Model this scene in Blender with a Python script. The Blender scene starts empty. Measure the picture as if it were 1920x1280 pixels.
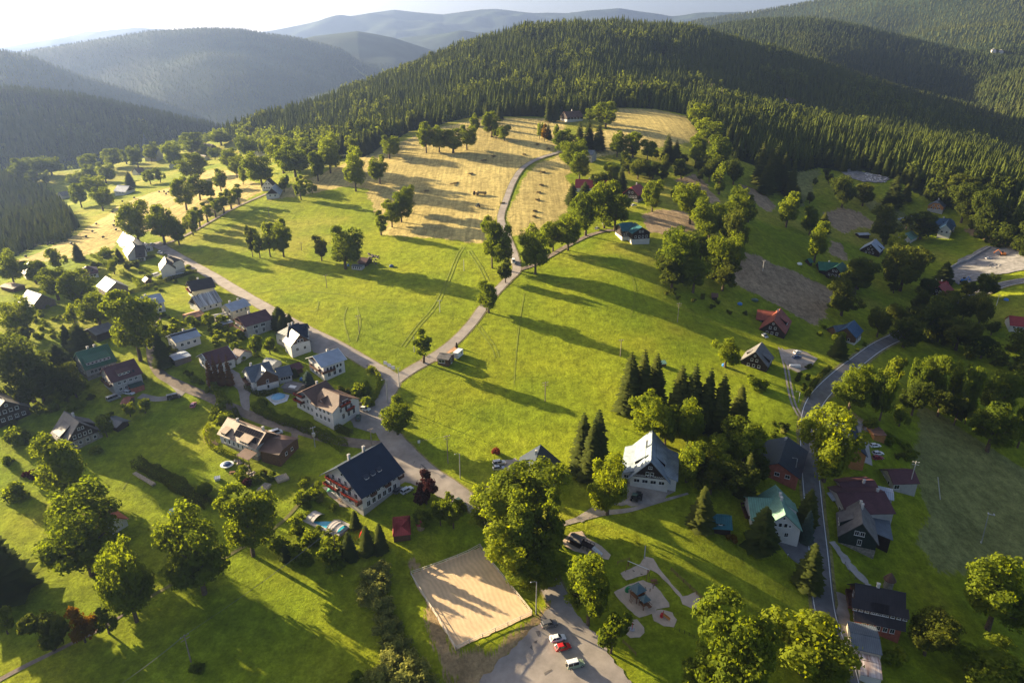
import bpy, bmesh, math, random
import numpy as np
from mathutils import Vector, Matrix
S = bpy.context.scene
COL = S.collection
R = math.radians
# ------------------------------------------------------------------ camera, sky, sun, exposure
CAM_Z, PITCH, FPX = 140.0, R(23.4), 1280.0          # focal length in pixels of the 1920 wide photograph
cd = bpy.data.cameras.new('camera'); cam = bpy.data.objects.new('camera', cd); COL.objects.link(cam)
cam.location = (0, 0, CAM_Z); cam.rotation_euler = (R(90) - PITCH, 0, 0)
cd.sensor_width = 36; cd.lens = 36 * FPX / 1920; cd.clip_start = 1; cd.clip_end = 40000
S.camera = cam
SUN_AZ, SUN_EL = R(-59), R(15.2)                     # azimuth from +Y, negative is left
SUN = Vector((math.sin(SUN_AZ) * math.cos(SUN_EL), math.cos(SUN_AZ) * math.cos(SUN_EL), math.sin(SUN_EL)))
w = bpy.data.worlds.new('World'); S.world = w; w.use_nodes = True
wn = w.node_tree.nodes; bg = wn['Background']
sky = wn.new('ShaderNodeTexSky'); sky.sky_type = 'NISHITA'; sky.sun_disc = False
sky.sun_elevation = SUN_EL; sky.sun_rotation = SUN_AZ; sky.altitude = 1000
sky.air_density = 0.6; sky.dust_density = 6.0; sky.ozone_density = 0.4
w.node_tree.links.new(sky.outputs[0], bg.inputs[0]); bg.inputs[1].default_value = 0.05
sl = bpy.data.lights.new('sun', 'SUN'); so = bpy.data.objects.new('sun', sl); COL.objects.link(so)
sl.energy = 5.0; sl.angle = R(0.5); sl.color = (1.0, 0.81, 0.51)
so.rotation_euler = SUN.to_track_quat('Z', 'Y').to_euler(); so.location = SUN * 900
vs = S.view_settings; vs.view_transform = 'Standard'; vs.look = 'None'; vs.exposure = 2.3; vs.gamma = 1
S.cycles.max_bounces = 6; S.cycles.diffuse_bounces = 3; S.cycles.glossy_bounces = 2
S.cycles.transmission_bounces = 3; S.cycles.volume_bounces = 0; S.cycles.transparent_max_bounces = 4
S.cycles.caustics_reflective = False; S.cycles.caustics_refractive = False
rng = np.random.default_rng(7); rnd = random.Random(7)

# ------------------------------------------------------------------ helpers
def link(o, parent=None):
    COL.objects.link(o)
    if parent is not None: o.parent = parent
    return o
def nmesh(name, V, F, mats, parent=None, fm=None, smooth=False, loc=None, rz=0.0):
    """one mesh object from arrays; F = list of index tuples or an (n,k) array"""
    me = bpy.data.meshes.new(name)
    V = np.asarray(V, dtype=np.float32).reshape(-1, 3)
    if isinstance(F, np.ndarray):
        n, k = F.shape
        me.vertices.add(len(V)); me.vertices.foreach_set('co', V.ravel())
        me.loops.add(n * k); me.loops.foreach_set('vertex_index', F.astype(np.int32).ravel())
        me.polygons.add(n); me.polygons.foreach_set('loop_start', np.arange(0, n * k, k, dtype=np.int32))
        me.polygons.foreach_set('loop_total', np.full(n, k, dtype=np.int32))
        me.update(calc_edges=True)
    else:
        me.from_pydata([tuple(map(float, v)) for v in V], [], [tuple(map(int, f)) for f in F])
    for m in (mats if isinstance(mats, (list, tuple)) else [mats]): me.materials.append(m)
    if fm is not None: me.polygons.foreach_set('material_index', np.asarray(fm, dtype=np.int32))
    if smooth: me.polygons.foreach_set('use_smooth', np.ones(len(me.polygons), dtype=bool))
    me.update()
    o = bpy.data.objects.new(name, me); link(o, parent)
    if loc is not None: o.location = loc
    o.rotation_euler.z = rz
    return o
def tag(o, label, cat, group=None):
    o['label'] = label; o['category'] = cat
    if group: o['group'] = group
    return o
def thing(name, label, cat, loc=(0, 0, 0), rz=0.0, group=None):
    o = bpy.data.objects.new(name, None); link(o); o.location = loc; o.rotation_euler.z = rz
    o.empty_display_size = .5
    return tag(o, label, cat, group)
def kind(o, k): o['kind'] = k; return o
class MB:
    """collects boxes, bars, tubes and prisms that become one mesh"""
    def __init__(s): s.V = []; s.F = []; s.M = []
    def add(s, V, F, m=0):
        b = len(s.V); s.V += [tuple(v) for v in V]; s.F += [tuple(i + b for i in f) for f in F]; s.M += [m] * len(F); return s
    def box(s, x0, x1, y0, y1, z0, z1, m=0):
        V = [(x0,y0,z0),(x1,y0,z0),(x1,y1,z0),(x0,y1,z0),(x0,y0,z1),(x1,y0,z1),(x1,y1,z1),(x0,y1,z1)]
        return s.add(V, [(0,3,2,1),(4,5,6,7),(0,1,5,4),(1,2,6,5),(2,3,7,6),(3,0,4,7)], m)
    def bar(s, a, b, r, m=0, n=6, r2=None, cap=True):
        a = Vector(a); b = Vector(b); d = (b - a)
        if d.length < 1e-6: return s
        d.normalize(); u = d.orthogonal().normalized(); v = d.cross(u); r2 = r if r2 is None else r2
        V = [a + (u*math.cos(t)+v*math.sin(t))*r for t in [2*math.pi*i/n for i in range(n)]] + \
            [b + (u*math.cos(t)+v*math.sin(t))*r2 for t in [2*math.pi*i/n for i in range(n)]]
        F = [(i,(i+1)%n,n+(i+1)%n,n+i) for i in range(n)]
        if cap: F += [tuple(range(n-1,-1,-1)), tuple(range(n,2*n))]
        return s.add(V, F, m)
    def slab(s, P, t, m=0):
        """polygon P (3d) given a thickness t along -normal"""
        P = [Vector(p) for p in P]; n = (P[1]-P[0]).cross(P[2]-P[0]).normalized(); k = len(P)
        V = P + [p - n*t for p in P]
        F = [tuple(range(k)), tuple(range(2*k-1, k-1, -1))] + [(i, k+i, k+(i+1)%k, (i+1)%k) for i in range(k)]
        return s.add(V, F, m)
    def prism(s, P, z0, z1, m=0):
        k = len(P); V = [(p[0],p[1],z0) for p in P] + [(p[0],p[1],z1) for p in P]
        return s.add(V, [tuple(range(k-1,-1,-1)), tuple(range(k,2*k))] + [(i,(i+1)%k,k+(i+1)%k,k+i) for i in range(k)], m)
    def lathe(s, prof, m=0, n=12, c=(0,0)):
        V = []; F = []
        for r, z in prof: V += [(c[0]+r*math.cos(2*math.pi*i/n), c[1]+r*math.sin(2*math.pi*i/n), z) for i in range(n)]
        for j in range(len(prof)-1): F += [(j*n+i, j*n+(i+1)%n, (j+1)*n+(i+1)%n, (j+1)*n+i) for i in range(n)]
        F += [tuple(range(n-1,-1,-1)), tuple(range((len(prof)-1)*n, len(prof)*n))]
        return s.add(V, F, m)
    def build(s, name, mats, parent=None, loc=None, rz=0.0, smooth=False):
        return nmesh(name, s.V, s.F, mats, parent, s.M, smooth, loc, rz)

# ------------------------------------------------------------------ materials
MATS = {}
def mat(name, col, rough=.8, noise=.12, scale=1.5, metal=0.0, spec=.3, bump=0.0, bscale=None, kind_=None, sc3=None, col2=None):
    """plain procedural surface: base colour broken up by two octaves of noise (wear, dirt)"""
    if name in MATS: return MATS[name]
    m = bpy.data.materials.new(name); m.use_nodes = True; N = m.node_tree.nodes; L = m.node_tree.links
    b = N['Principled BSDF']; b.inputs['Roughness'].default_value = rough; b.inputs['Metallic'].default_value = metal
    b.inputs['Specular IOR Level'].default_value = spec
    tc = N.new('ShaderNodeTexCoord'); nz = N.new('ShaderNodeTexNoise'); nz.inputs['Scale'].default_value = scale
    nz.inputs['Detail'].default_value = 6; nz.inputs['Roughness'].default_value = .65
    src = tc.outputs['Object']
    if sc3:
        mp = N.new('ShaderNodeMapping'); mp.inputs['Scale'].default_value = sc3; L.new(src, mp.inputs[0]); src = mp.outputs[0]
    L.new(src, nz.inputs['Vector'])
    rp = N.new('ShaderNodeValToRGB'); c = np.array(col[:3]); c2 = np.array(col2[:3]) if col2 is not None else c*(1-noise*1.6)
    rp.color_ramp.elements[0].position = .3; rp.color_ramp.elements[0].color = (*c2, 1)
    rp.color_ramp.elements[1].position = .7; rp.color_ramp.elements[1].color = (*np.minimum(c*(1+noise), .95), 1)
    L.new(nz.outputs['Fac'], rp.inputs[0]); L.new(rp.outputs[0], b.inputs['Base Color'])
    if bump:
        bn = N.new('ShaderNodeTexNoise'); bn.inputs['Scale'].default_value = bscale or scale*6; bn.inputs['Detail'].default_value = 4
        L.new(src, bn.inputs['Vector'])
        bp = N.new('ShaderNodeBump'); bp.inputs['Strength'].default_value = bump; bp.inputs['Distance'].default_value = .15
        L.new(bn.outputs['Fac'], bp.inputs['Height']); L.new(bp.outputs[0], b.inputs['Normal'])
    MATS[name] = m; return m
def roofmat(name, col, rough=.55, rib=.6, axis=0, dirt=.25, spec=.3, metal=0.0, course=None):
    """standing seam / tile roof: ribs across the ridge direction (local x) and weathering"""
    if name in MATS: return MATS[name]
    m = mat(name, col, rough, dirt, .35, metal, spec); N = m.node_tree.nodes; L = m.node_tree.links; b = N['Principled BSDF']
    tc = N.new('ShaderNodeTexCoord'); wv = N.new('ShaderNodeTexWave'); wv.wave_type = 'BANDS'; wv.bands_direction = 'X' if axis == 0 else 'Z'
    wv.wave_profile = 'SAW' if course else 'SIN'
    wv.inputs['Scale'].default_value = .314/rib*1.0; L.new(tc.outputs['Object'], wv.inputs['Vector'])
    bp = N.new('ShaderNodeBump'); bp.inputs['Strength'].default_value = .5; bp.inputs['Distance'].default_value = .06
    L.new(wv.outputs['Fac'], bp.inputs['Height']); L.new(bp.outputs[0], b.inputs['Normal'])
    mx = N.new('ShaderNodeMix'); mx.data_type = 'RGBA'; mx.blend_type = 'MULTIPLY'
    old = b.inputs['Base Color'].links[0].from_socket
    r2 = N.new('ShaderNodeValToRGB'); r2.color_ramp.elements[0].position = 0; r2.color_ramp.elements[0].color = (.62,.62,.62,1)
    r2.color_ramp.elements[1].position = .35; r2.color_ramp.elements[1].color = (1,1,1,1)
    L.new(wv.outputs['Fac'], r2.inputs[0]); mx.inputs[0].default_value = .8
    L.new(old, mx.inputs[6]); L.new(r2.outputs[0], mx.inputs[7]); L.new(mx.outputs[2], b.inputs['Base Color'])
    return m
def leafmat(name, c1, c2, trans=.5, var=.35):
    """leaves: matt, lets light through; each tree and each leaf differs a little"""
    m = bpy.data.materials.new(name); m.use_nodes = True; N = m.node_tree.nodes; L = m.node_tree.links
    N.remove(N['Principled BSDF']); out = N['Material Output']
    tc = N.new('ShaderNodeTexCoord'); nz = N.new('ShaderNodeTexNoise'); nz.inputs['Scale'].default_value = .9; nz.inputs['Detail'].default_value = 5
    L.new(tc.outputs['Object'], nz.inputs['Vector'])
    oi = N.new('ShaderNodeObjectInfo')
    mx = N.new('ShaderNodeMix'); mx.data_type = 'RGBA'; mx.inputs[6].default_value = (*c1, 1); mx.inputs[7].default_value = (*c2, 1)
    ma = N.new('ShaderNodeMath'); ma.operation = 'MULTIPLY_ADD'; ma.inputs[1].default_value = var*1.6; L.new(oi.outputs['Random'], ma.inputs[0])
    mb = N.new('ShaderNodeMath'); mb.operation = 'SUBTRACT'; L.new(nz.outputs['Fac'], mb.inputs[0]); mb.inputs[1].default_value = .25
    L.new(mb.outputs[0], ma.inputs[2]); L.new(ma.outputs[0], mx.inputs[0]); mx.clamp_factor = True
    d = N.new('ShaderNodeBsdfDiffuse'); t = N.new('ShaderNodeBsdfTranslucent'); mm = N.new('ShaderNodeMixShader'); mm.inputs[0].default_value = trans
    hs = N.new('ShaderNodeHueSaturation'); hs.inputs['Hue'].default_value = .485; hs.inputs['Value'].default_value = 1.7; hs.inputs['Saturation'].default_value = 1.1
    L.new(mx.outputs[2], d.inputs[0]); L.new(mx.outputs[2], hs.inputs['Color']); L.new(hs.outputs[0], t.inputs[0])
    L.new(d.outputs[0], mm.inputs[1]); L.new(t.outputs[0], mm.inputs[2]); L.new(mm.outputs[0], out.inputs[0])
    MATS[name] = m; return m

# ------------------------------------------------------------------ terrain: heights measured from what the photo shows
cP, sP = math.cos(PITCH), math.sin(PITCH)
def raydir(px, py):
    u = (px - 960) / FPX; v = (640 - py) / FPX
    return np.array([u, cP + v*sP, -sP + v*cP])
def proj(p):
    """world -> pixel of the 1920 frame"""
    x, y, z = p[0], p[1], p[2] - CAM_Z
    d = y*cP - z*sP; up = y*sP + z*cP
    return 960 + FPX*x/d, 640 - FPX*up/d
def cpt(px, py, Y):
    d = raydir(px, py); t = Y / d[1]; return (d[0]*t, Y, CAM_Z + d[2]*t)
def Yplane(py):
    d = raydir(960, py); ta = -d[2]/d[1]; return 157.5/(ta + .135)
CP = []
for py in (1500, 1280, 1080, 900, 760, 640, 540, 460):
    for px in (-250, 60, 360, 660, 960, 1230):
        if py < 520 and px < 300: continue
        CP.append(cpt(px, py, Yplane(py)))
CP += [cpt(*a) for a in [
 (700,400,434),(960,400,434),(1130,420,418),(960,340,500),(700,330,512),(1040,290,566),(860,285,572),(1180,330,520),
 (500,350,492),(600,300,575),(300,400,462),(130,440,432),(60,470,420),(-100,480,430),(400,330,600),
 (230,350,600),(293,292,900),(60,400,600),(-100,400,600),(180,315,850),(50,330,800),(420,290,820),
 (1070,222,700),(820,240,655),(1230,215,715),(1300,250,645),(1400,300,600),(1290,380,464),(1400,420,436),
 (1000,62,1250),(1120,58,1290),(1240,56,1310),(900,90,1160),(800,133,1060),(700,174,990),(600,212,930),(500,240,890),(420,266,880),
 (1400,94,1260),(1500,130,1210),(1600,170,1150),(1700,210,1110),(1800,248,1060),(1920,292,1010),(2100,330,980),
 (1560,238,900),(1680,258,870),(1780,280,830),(1913,322,780),(1500,215,1010),(1650,240,960),
 (1500,325,600),(1700,345,575),(1830,375,540),(1930,440,470),(2100,440,480),
 (1640,470,466),(1775,430,512),(1460,560,352),(1450,620,314),(1600,640,317),(1690,580,376),(1850,490,436),(1910,600,356),(2100,600,340),
 (1590,691,278),(1516,797,222),(1540,1050,164),(1850,1000,193),(1850,750,281),(1870,1200,147),(1580,1280,124),(2150,1000,205),(2150,750,292),(2150,1250,140),
 (1380,900,192),(1380,750,236),(1320,640,284)]]
CP += [(-900,300,-10),(-900,700,-60),(-900,1200,-120),(-500,1300,-60),(0,1700,90),(300,1800,100),(800,1700,10),(900,1200,10),(900,700,-10),(700,300,-30),(700,0,-60),(-500,0,-20),(0,-200,-40),
       (-200,1900,20),(300,2600,-20),(-700,2300,-150),(900,2500,-60),(-1500,1500,-150),(-1500,2500,-160),(-1000,2800,-160),(0,3000,-150),(1500,2500,-100),(1500,1200,-20),(-1500,700,-120),(-1000,1700,-150),(1500,300,-60)]
CP = np.array(CP)
for i_, (x_, y_, z_) in enumerate(CP):      # the left flank of the spur lies a little lower: the ground rises to the right there
    if 120 < y_ < 650:
        px_, py_ = proj((x_, y_, z_))
        if -300 < px_ < 900 and 240 < py_ < 640:
            k_ = 1 + .09*min(1, max(0, (900-px_)/420))*min(1, max(0, (640-py_)/190))*min(1, (py_-240)/60); CP[i_] = (x_*k_, y_*k_, CAM_Z + (z_-CAM_Z)*k_)
CX = CP[:, :2] / 400.0
def _tps(d2): return np.where(d2 > 1e-12, .5*d2*np.log(np.maximum(d2, 1e-12)), 0)
def _solve():
    n = len(CX); d2 = ((CX[:, None]-CX[None])**2).sum(-1); K = _tps(d2) + np.eye(n)*2e-3
    Pm = np.c_[np.ones(n), CX]; A = np.zeros((n+3, n+3)); A[:n,:n] = K; A[:n,n:] = Pm; A[n:,:n] = Pm.T
    return np.linalg.solve(A, np.r_[CP[:, 2], 0, 0, 0])
WT = _solve()
def base_h(x, y):
    x = np.clip(x, -1500, 1500); y = np.clip(y, -300, 3000)
    q = np.stack([x, y], -1).reshape(-1, 2)/400.0; out = np.empty(len(q))
    for i in range(0, len(q), 20000):
        s = q[i:i+20000]; d2 = ((s[:, None]-CX[None])**2).sum(-1)
        out[i:i+20000] = _tps(d2) @ WT[:-3] + WT[-3] + s @ WT[-2:]
    return out.reshape(np.shape(x))
# hills farther off: a crest (seen at these pixels, at this range) with a front and a back slope
HILLS = [  # (range list or number, crest pixels, front slope, back slope, roundness)
 (1500, [(-500,130),(-200,140),(0,166),(60,172),(140,180),(250,203),(350,226),(440,246),(500,268),(600,330),(900,420)], .42, .30, 60),
 (2500, [(-600,60),(-200,75),(0,95),(60,108),(150,143),(250,173),(330,200),(420,235),(520,280),(700,400)], .30, .3, 90),
 (2700, [(200,420),(330,300),(420,232),(520,200),(640,166),(720,140),(820,120),(1000,110),(1150,420)], .22, .3, 90),
 (3700, [(-700,120),(-300,110),(0,104),(60,95),(160,79),(280,59),(380,53),(450,55),(500,64),(560,72),(640,92),(720,150),(900,260)], .26, .3, 160),
 (4600, [(250,420),(380,140),(500,90),(590,68),(670,59),(740,72),(810,94),(900,150),(1100,260)], .25, .3, 160),
 (6300, [(300,160),(500,110),(650,92),(760,70),(860,60),(960,62),(1100,66),(1300,80)], .2, .3, 260),
 (9000, [(-800,90),(-300,95),(0,89),(60,79),(150,66),(250,53),(300,55),(420,66),(490,61),(600,40),(700,24),(740,18),(780,23),(830,28),(900,18),(930,17),(1000,25),(1060,26),(1100,21),(1160,17),(1220,25),(1260,31),(1340,24),(1400,25),(1500,40),(1700,60),(2400,60)], .25, .3, 200),
 (2150, [(950,420),(1080,180),(1150,120),(1280,66),(1380,50),(1440,44),(1520,42),(1600,55),(1700,80),(1800,104),(1920,120),(2300,130)], .20, .2, 120),
 (3900, [(900,420),(1020,150),(1100,90),(1250,56),(1310,40),(1400,27),(1530,3),(1650,-18),(1800,-40),(1920,-52),(2400,-60)], .22, .2, 160),
 (1750, [(1500,420),(1600,330),(1720,240),(1800,186),(1850,160),(1920,140),(2100,120),(2500,120)], .24, .3, 80),
]
HL = []
for Rg, pts, kf, kb, rn in HILLS:
    th = []; zz = []
    for px, py in pts:
        d = raydir(px, py); hr = math.hypot(d[0], d[1]); th.append(math.atan2(d[0], d[1])); zz.append(CAM_Z + d[2]/hr*Rg)
    HL.append((Rg, np.array(th), np.array(zz), kf, kb, rn))
def vnoise(x, y, s, seed=0):
    """smooth value noise, -1..1"""
    x = np.asarray(x)/s + seed*17.3; y = np.asarray(y)/s - seed*9.1
    xi = np.floor(x).astype(np.int64); yi = np.floor(y).astype(np.int64); fx = x-xi; fy = y-yi
    fx = fx*fx*(3-2*fx); fy = fy*fy*(3-2*fy)
    def h(a, b):
        v = (a*374761393 + b*668265263 + seed*1442695) & 0xffffffff
        v = ((v ^ (v >> 13))*1274126177) & 0xffffffff
        return ((v ^ (v >> 16)) & 0xffff)/32767.5-1
    return (h(xi,yi)*(1-fx)+h(xi+1,yi)*fx)*(1-fy)+(h(xi,yi+1)*(1-fx)+h(xi+1,yi+1)*fx)*fy
PAD = None
def H(x, y):
    x = np.asarray(x, float); y = np.asarray(y, float)
    r = np.hypot(x, y); th = np.arctan2(x, y)
    b = base_h(x, y)
    far = np.clip((r-1600)/700, 0, 1); b = b*(1-far) + (-160)*far
    if np.any(r > 1050):
        n = vnoise(x, y, 420, 3)*.7 + vnoise(x, y, 190, 4)*.3
        out = b
        for Rg, T, Z, kf, kb, rn in HL:
            zc = np.interp(th, T, Z); dr = r - Rg
            s = np.where(dr < 0, kf, kb); fall = s*(np.sqrt(dr*dr + rn*rn) - rn)
            amp = np.clip(np.abs(dr)/400, 0, 1)*Rg*.012
            z = zc - fall + n*amp
            out = np.maximum(out, z)
        near = np.clip((r-1050)/200, 0, 1)
        b = b*(1-near) + np.maximum(out, -170)*near
    if PAD:   # the riding arena is levelled into the slope: a bank above, fill below
        x0, y0, z0, ra, rb = PAD; q = np.clip((rb - np.hypot(x-x0, y-y0))/(rb-ra), 0, 1); q = q*q*(3-2*q); b = b*(1-q) + z0*q
    return b
TT = np.concatenate([np.linspace(60, 900, 500), np.geomspace(905, 14000, 300)])
def P(px, py, h=0.0):
    """the place on the ground (or h metres above it) that the photo shows at this pixel"""
    d = raydir(px, py); d = d/np.linalg.norm(d)
    X = d[0]*TT; Y = d[1]*TT; Z = CAM_Z + d[2]*TT
    g = Z - (H(X, Y) + h); k = np.argmax(g < 0)
    if k == 0: k = len(TT)-1
    a, b = TT[k-1], TT[k]
    for _ in range(14):
        m = (a+b)/2
        if CAM_Z + d[2]*m - (float(H(np.array([d[0]*m]), np.array([d[1]*m]))[0]) + h) < 0: b = m
        else: a = m
    m = (a+b)/2
    return Vector((d[0]*m, d[1]*m, CAM_Z + d[2]*m))
_a = P(880, 1120); PAD = (_a.x, _a.y, _a.z, 15.5, 25.0)
def gz(x, y): return float(H(np.array([x]), np.array([y]))[0])
def mpp(p):
    """metres per photo pixel at a place"""
    return (p[1]*cP - (p[2]-CAM_Z)*sP)/FPX
def inpoly(x, y, poly):
    c = np.zeros(np.shape(x), bool); n = len(poly)
    for i in range(n):
        x0, y0 = poly[i]; x1, y1 = poly[(i+1) % n]
        if y0 == y1: continue
        t = ((y0 > y) != (y1 > y)) & (x < (x1-x0)*(y-y0)/(y1-y0)+x0); c ^= t
    return c
def wpoly(pix, step=25):
    """pixel outline -> ground outline"""
    out = []; n = len(pix)
    for i in range(n):
        a, b = pix[i], pix[(i+1) % n]; k = max(1, int(math.hypot(b[0]-a[0], b[1]-a[1])/step))
        for j in range(k):
            t = j/k; p = P(a[0]+(b[0]-a[0])*t, a[1]+(b[1]-a[1])*t); out.append((p.x, p.y))
    return out
def smooth_line(pts, n=6):
    """Catmull-Rom through points"""
    p = [np.array(q, float) for q in pts]; p = [2*p[0]-p[1]] + p + [2*p[-1]-p[-2]]; out = []
    for i in range(1, len(p)-2):
        for j in range(n):
            t = j/n; out.append(.5*((2*p[i]) + (-p[i-1]+p[i+1])*t + (2*p[i-1]-5*p[i]+4*p[i+1]-p[i+2])*t*t + (-p[i-1]+3*p[i]-3*p[i+1]+p[i+2])*t**3))
    out.append(p[-2]); return out
def resample(L, step):
    L = np.array(L); s = np.r_[0, np.cumsum(np.hypot(*np.diff(L, axis=0).T))]; n = max(2, int(s[-1]/step)+1)
    t = np.linspace(0, s[-1], n); return np.c_[np.interp(t, s, L[:,0]), np.interp(t, s, L[:,1])]
# ------------------------------------------------------------------ land cover: what grows where (outlines as on the photo, laid on the ground)
def edge_r(pts):
    th = []; rr = []
    for px, py in pts:
        p = P(px, py); th.append(math.atan2(p.x, p.y)); rr.append(math.hypot(p.x, p.y))
    o = np.argsort(th); return np.array(th)[o], np.array(rr)[o]
# lower edge of the big spruce wood on the hill
WOOD = edge_r([(-400,330),(-100,325),(0,318),(100,306),(200,300),(300,286),(380,266),(430,262),(480,250),(520,262),(570,272),(620,288),(680,292),(720,272),(770,246),(820,236),(880,222),(940,219),(1010,219),(1100,213),(1160,203),(1230,206),(1285,217),(1310,250),(1330,265),(1380,300),(1430,318),(1490,320),(1540,310),(1580,318),(1620,318),(1690,345),(1740,382),(1790,395),(1840,412),(1890,440),(1930,470),(2050,500)])
def in_wood(x, y):
    th = np.arctan2(x, y); r = np.hypot(x, y)
    e = np.interp(th, *WOOD) + vnoise(x, y, 22, 5)*8
    return (th > WOOD[0][0]) & (r > e)
COVER = {
 'hay': [[(1038,296),(1062,262),(1100,248),(1150,242),(1110,214),(1160,203),(1230,206),(1288,218),(1302,240),(1310,258),(1275,272),(1200,280),(1100,300),(1060,330),(1075,360),(1062,395),(1030,420),(985,440),(955,446),(955,400),(975,340),(1010,306)],
         [(1036,288),(1008,294),(975,318),(955,350),(940,385),(930,420),(925,450),(900,458),(820,447),(742,443),(706,440),(728,420),(700,400),(690,352),(640,352),(560,368),(500,376),(520,362),(560,345),(620,318),(660,300),(700,278),(760,262),(800,244),(850,234),(900,222),(1000,221),(1060,224),(1062,258)],
         [(20,492),(60,478),(110,455),(160,432),(215,392),(250,372),(330,348),(420,336),(480,340),(498,356),(470,372),(430,392),(395,410),(345,436),(320,452),(300,440),(250,425),(228,445),(205,470),(150,480),(90,490)],
         [(340,345),(380,320),(440,318),(460,335)]],
 'brown': [[(1398,474),(1440,488),(1500,512),(1562,545),(1536,614),(1490,590),(1430,560),(1362,522),(1380,497)],
           [(1542,400),(1575,387),(1610,396),(1640,418),(1632,428),(1605,424),(1586,438),(1560,425)],
           [(1390,345),(1412,352),(1440,368),(1458,388),(1440,398),(1415,380)],
           [(1264,338),(1300,326),(1325,345),(1350,378),(1330,380),(1300,356)],
           [(1205,402),(1245,392),(1290,398),(1310,430),(1260,442),(1215,436)],
           [(1555,450),(1575,455),(1590,490),(1560,480)]],
 'olive': [[(1712,750),(1765,775),(1830,820),(1925,880),(2150,900),(2150,1120),(1925,1060),(1840,1075),(1760,1075),(1720,1020),(1740,960),(1715,900),(1722,830)],
           [(1480,322),(1545,318),(1500,392),(1490,380)],
           [(1575,340),(1620,370),(1700,400),(1740,440),(1660,420)]],
 'lawn': [[(395,790),(470,800),(520,880),(600,900),(560,950),(470,900),(400,860)],
          [(1060,960),(1290,940),(1520,1080),(1520,1160),(1420,1150),(1300,1110),(1200,1000)]],
 'wood': [[(440,262),(520,268),(640,268),(700,245),(718,270),(690,288),(640,298),(600,316),(520,298),(450,288)],[(-40,340),(50,345),(100,375),(145,425),(125,450),(70,460),(20,480),(-40,485)]],
 'dirt': [[(372,812),(400,830),(418,850),(400,852),(382,838)],[(760,1060),(775,1055),(870,1222),(905,1240),(1000,1160),(1022,1130),(1035,1140),(1000,1185),(900,1290),(860,1290),(845,1230)],
          [(1800,430),(1850,425),(1920,450),(1925,475),(1860,455)],[(1560,770),(1600,775),(1640,800),(1620,812),(1590,800)]],
}
TINT = {'grass': (.225,.27,.013), 'hay': (.49,.39,.14), 'brown': (.36,.265,.16), 'olive': (.23,.235,.075), 'lawn': (.215,.255,.016), 'dirt': (.33,.235,.12),
        'wood': (.026,.036,.012), 'far': (.030,.048,.022)}
WP = {k: [wpoly(p) for p in v] for k, v in COVER.items()}
def terrain():
    th = np.concatenate([np.linspace(R(-68), R(-38.5), 90)[:-1], np.linspace(R(-38.5), R(38.5), 760), np.linspace(R(38.5), R(68), 90)[1:]])
    r = [30.0]
    while r[-1] < 11500:
        v = r[-1]; r.append(v + (4 if v < 100 else .9 if v < 330 else .9 + (v-330)*.006))
    r = np.array(r); RR, TH = np.meshgrid(r, th, indexing='ij'); X = RR*np.sin(TH); Y = RR*np.cos(TH); Z = H(X, Y)
    nr, nt = X.shape; V = np.stack([X, Y, Z], -1).reshape(-1, 3)
    i = np.arange(nr-1)[:, None]*nt + np.arange(nt-1)[None]
    F = np.stack([i, i+nt, i+nt+1, i+1], -1).reshape(-1, 4)[:, ::-1]
    x = V[:, 0]; y = V[:, 1]; rad = np.hypot(x, y)
    c = np.empty((len(V), 4), np.float32); c[:, 3] = np.where(rad < 600, .30, 0)
    n1 = vnoise(x, y, 60, 1); n2 = vnoise(x, y, 17, 2); n3 = vnoise(x, y, 6, 8)
    c[:, :3] = np.array(TINT['grass'])*(1 + .12*n1[:, None] + .10*n2[:, None] + .07*n3[:, None])
    c[:, 0] *= 1 + .10*n2
    dry = np.clip(n1*.55 + n2*.35 + n3*.2 + (y-300)/900 - .12, 0, 1)[:, None]*.8; c[:, :3] = c[:, :3]*(1-dry) + np.array((.31,.27,.05))*dry
    jx = x + vnoise(x, y, 5, 11)*1.3 + vnoise(x, y, 24, 13)*2.2 + rng.uniform(-.9,.9,len(x)); jy = y + vnoise(x, y, 5, 12)*1.3 + vnoise(x, y, 24, 14)*2.2 + rng.uniform(-.9,.9,len(x))
    near = rad < 1000
    for k in ('wood', 'olive', 'lawn', 'brown', 'hay', 'dirt'):
        for pl in WP[k]:
            a = np.array(pl); m = near & (x > a[:,0].min()-3) & (x < a[:,0].max()+3) & (y > a[:,1].min()-3) & (y < a[:,1].max()+3)
            idx = np.nonzero(m)[0]; ins = inpoly(jx[idx], jy[idx], pl); idx = idx[ins]
            nn = (.13*n2 + .10*n1 + .10*n3)[idx, None]
            c[idx, :3] = np.array(TINT[k])*(1 + nn); c[idx, 3] = {'hay': 1, 'brown': .6, 'olive': .35, 'lawn': 0, 'dirt': 0, 'wood': 0}[k]
    wd = (rad > 1350) | in_wood(x, y)
    c[wd, :3] = np.array(TINT['wood']); c[wd, 3] = 0
    fr = rad > 1900
    nf = vnoise(x, y, 160, 21)*.5 + vnoise(x, y, 60, 22)*.5
    c[fr, :3] = np.array(TINT['far'])*(1 + .5*nf[fr, None])
    # clearings on the far hills and the meadows on the sunny slope beyond
    for (px, py, rx, ry, col) in [(1868,96,70,25,(.10,.14,.04)),(1412,166,32,24,(.22,.17,.07)),(1500,182,40,14,(.09,.11,.04)),(690,146,60,22,(.16,.17,.05))]:
        p = P(px, py); e = ((x-p.x)/rx)**2 + ((y-p.y)/ry)**2 + .3*nf < 1; c[e, :3] = col
    o = nmesh('ground', V, F, ground_mat(), smooth=True)
    ca = o.data.color_attributes.new('cover', 'FLOAT_COLOR', 'POINT'); ca.data.foreach_set('color', c.ravel())
    return kind(o, 'structure')
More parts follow.
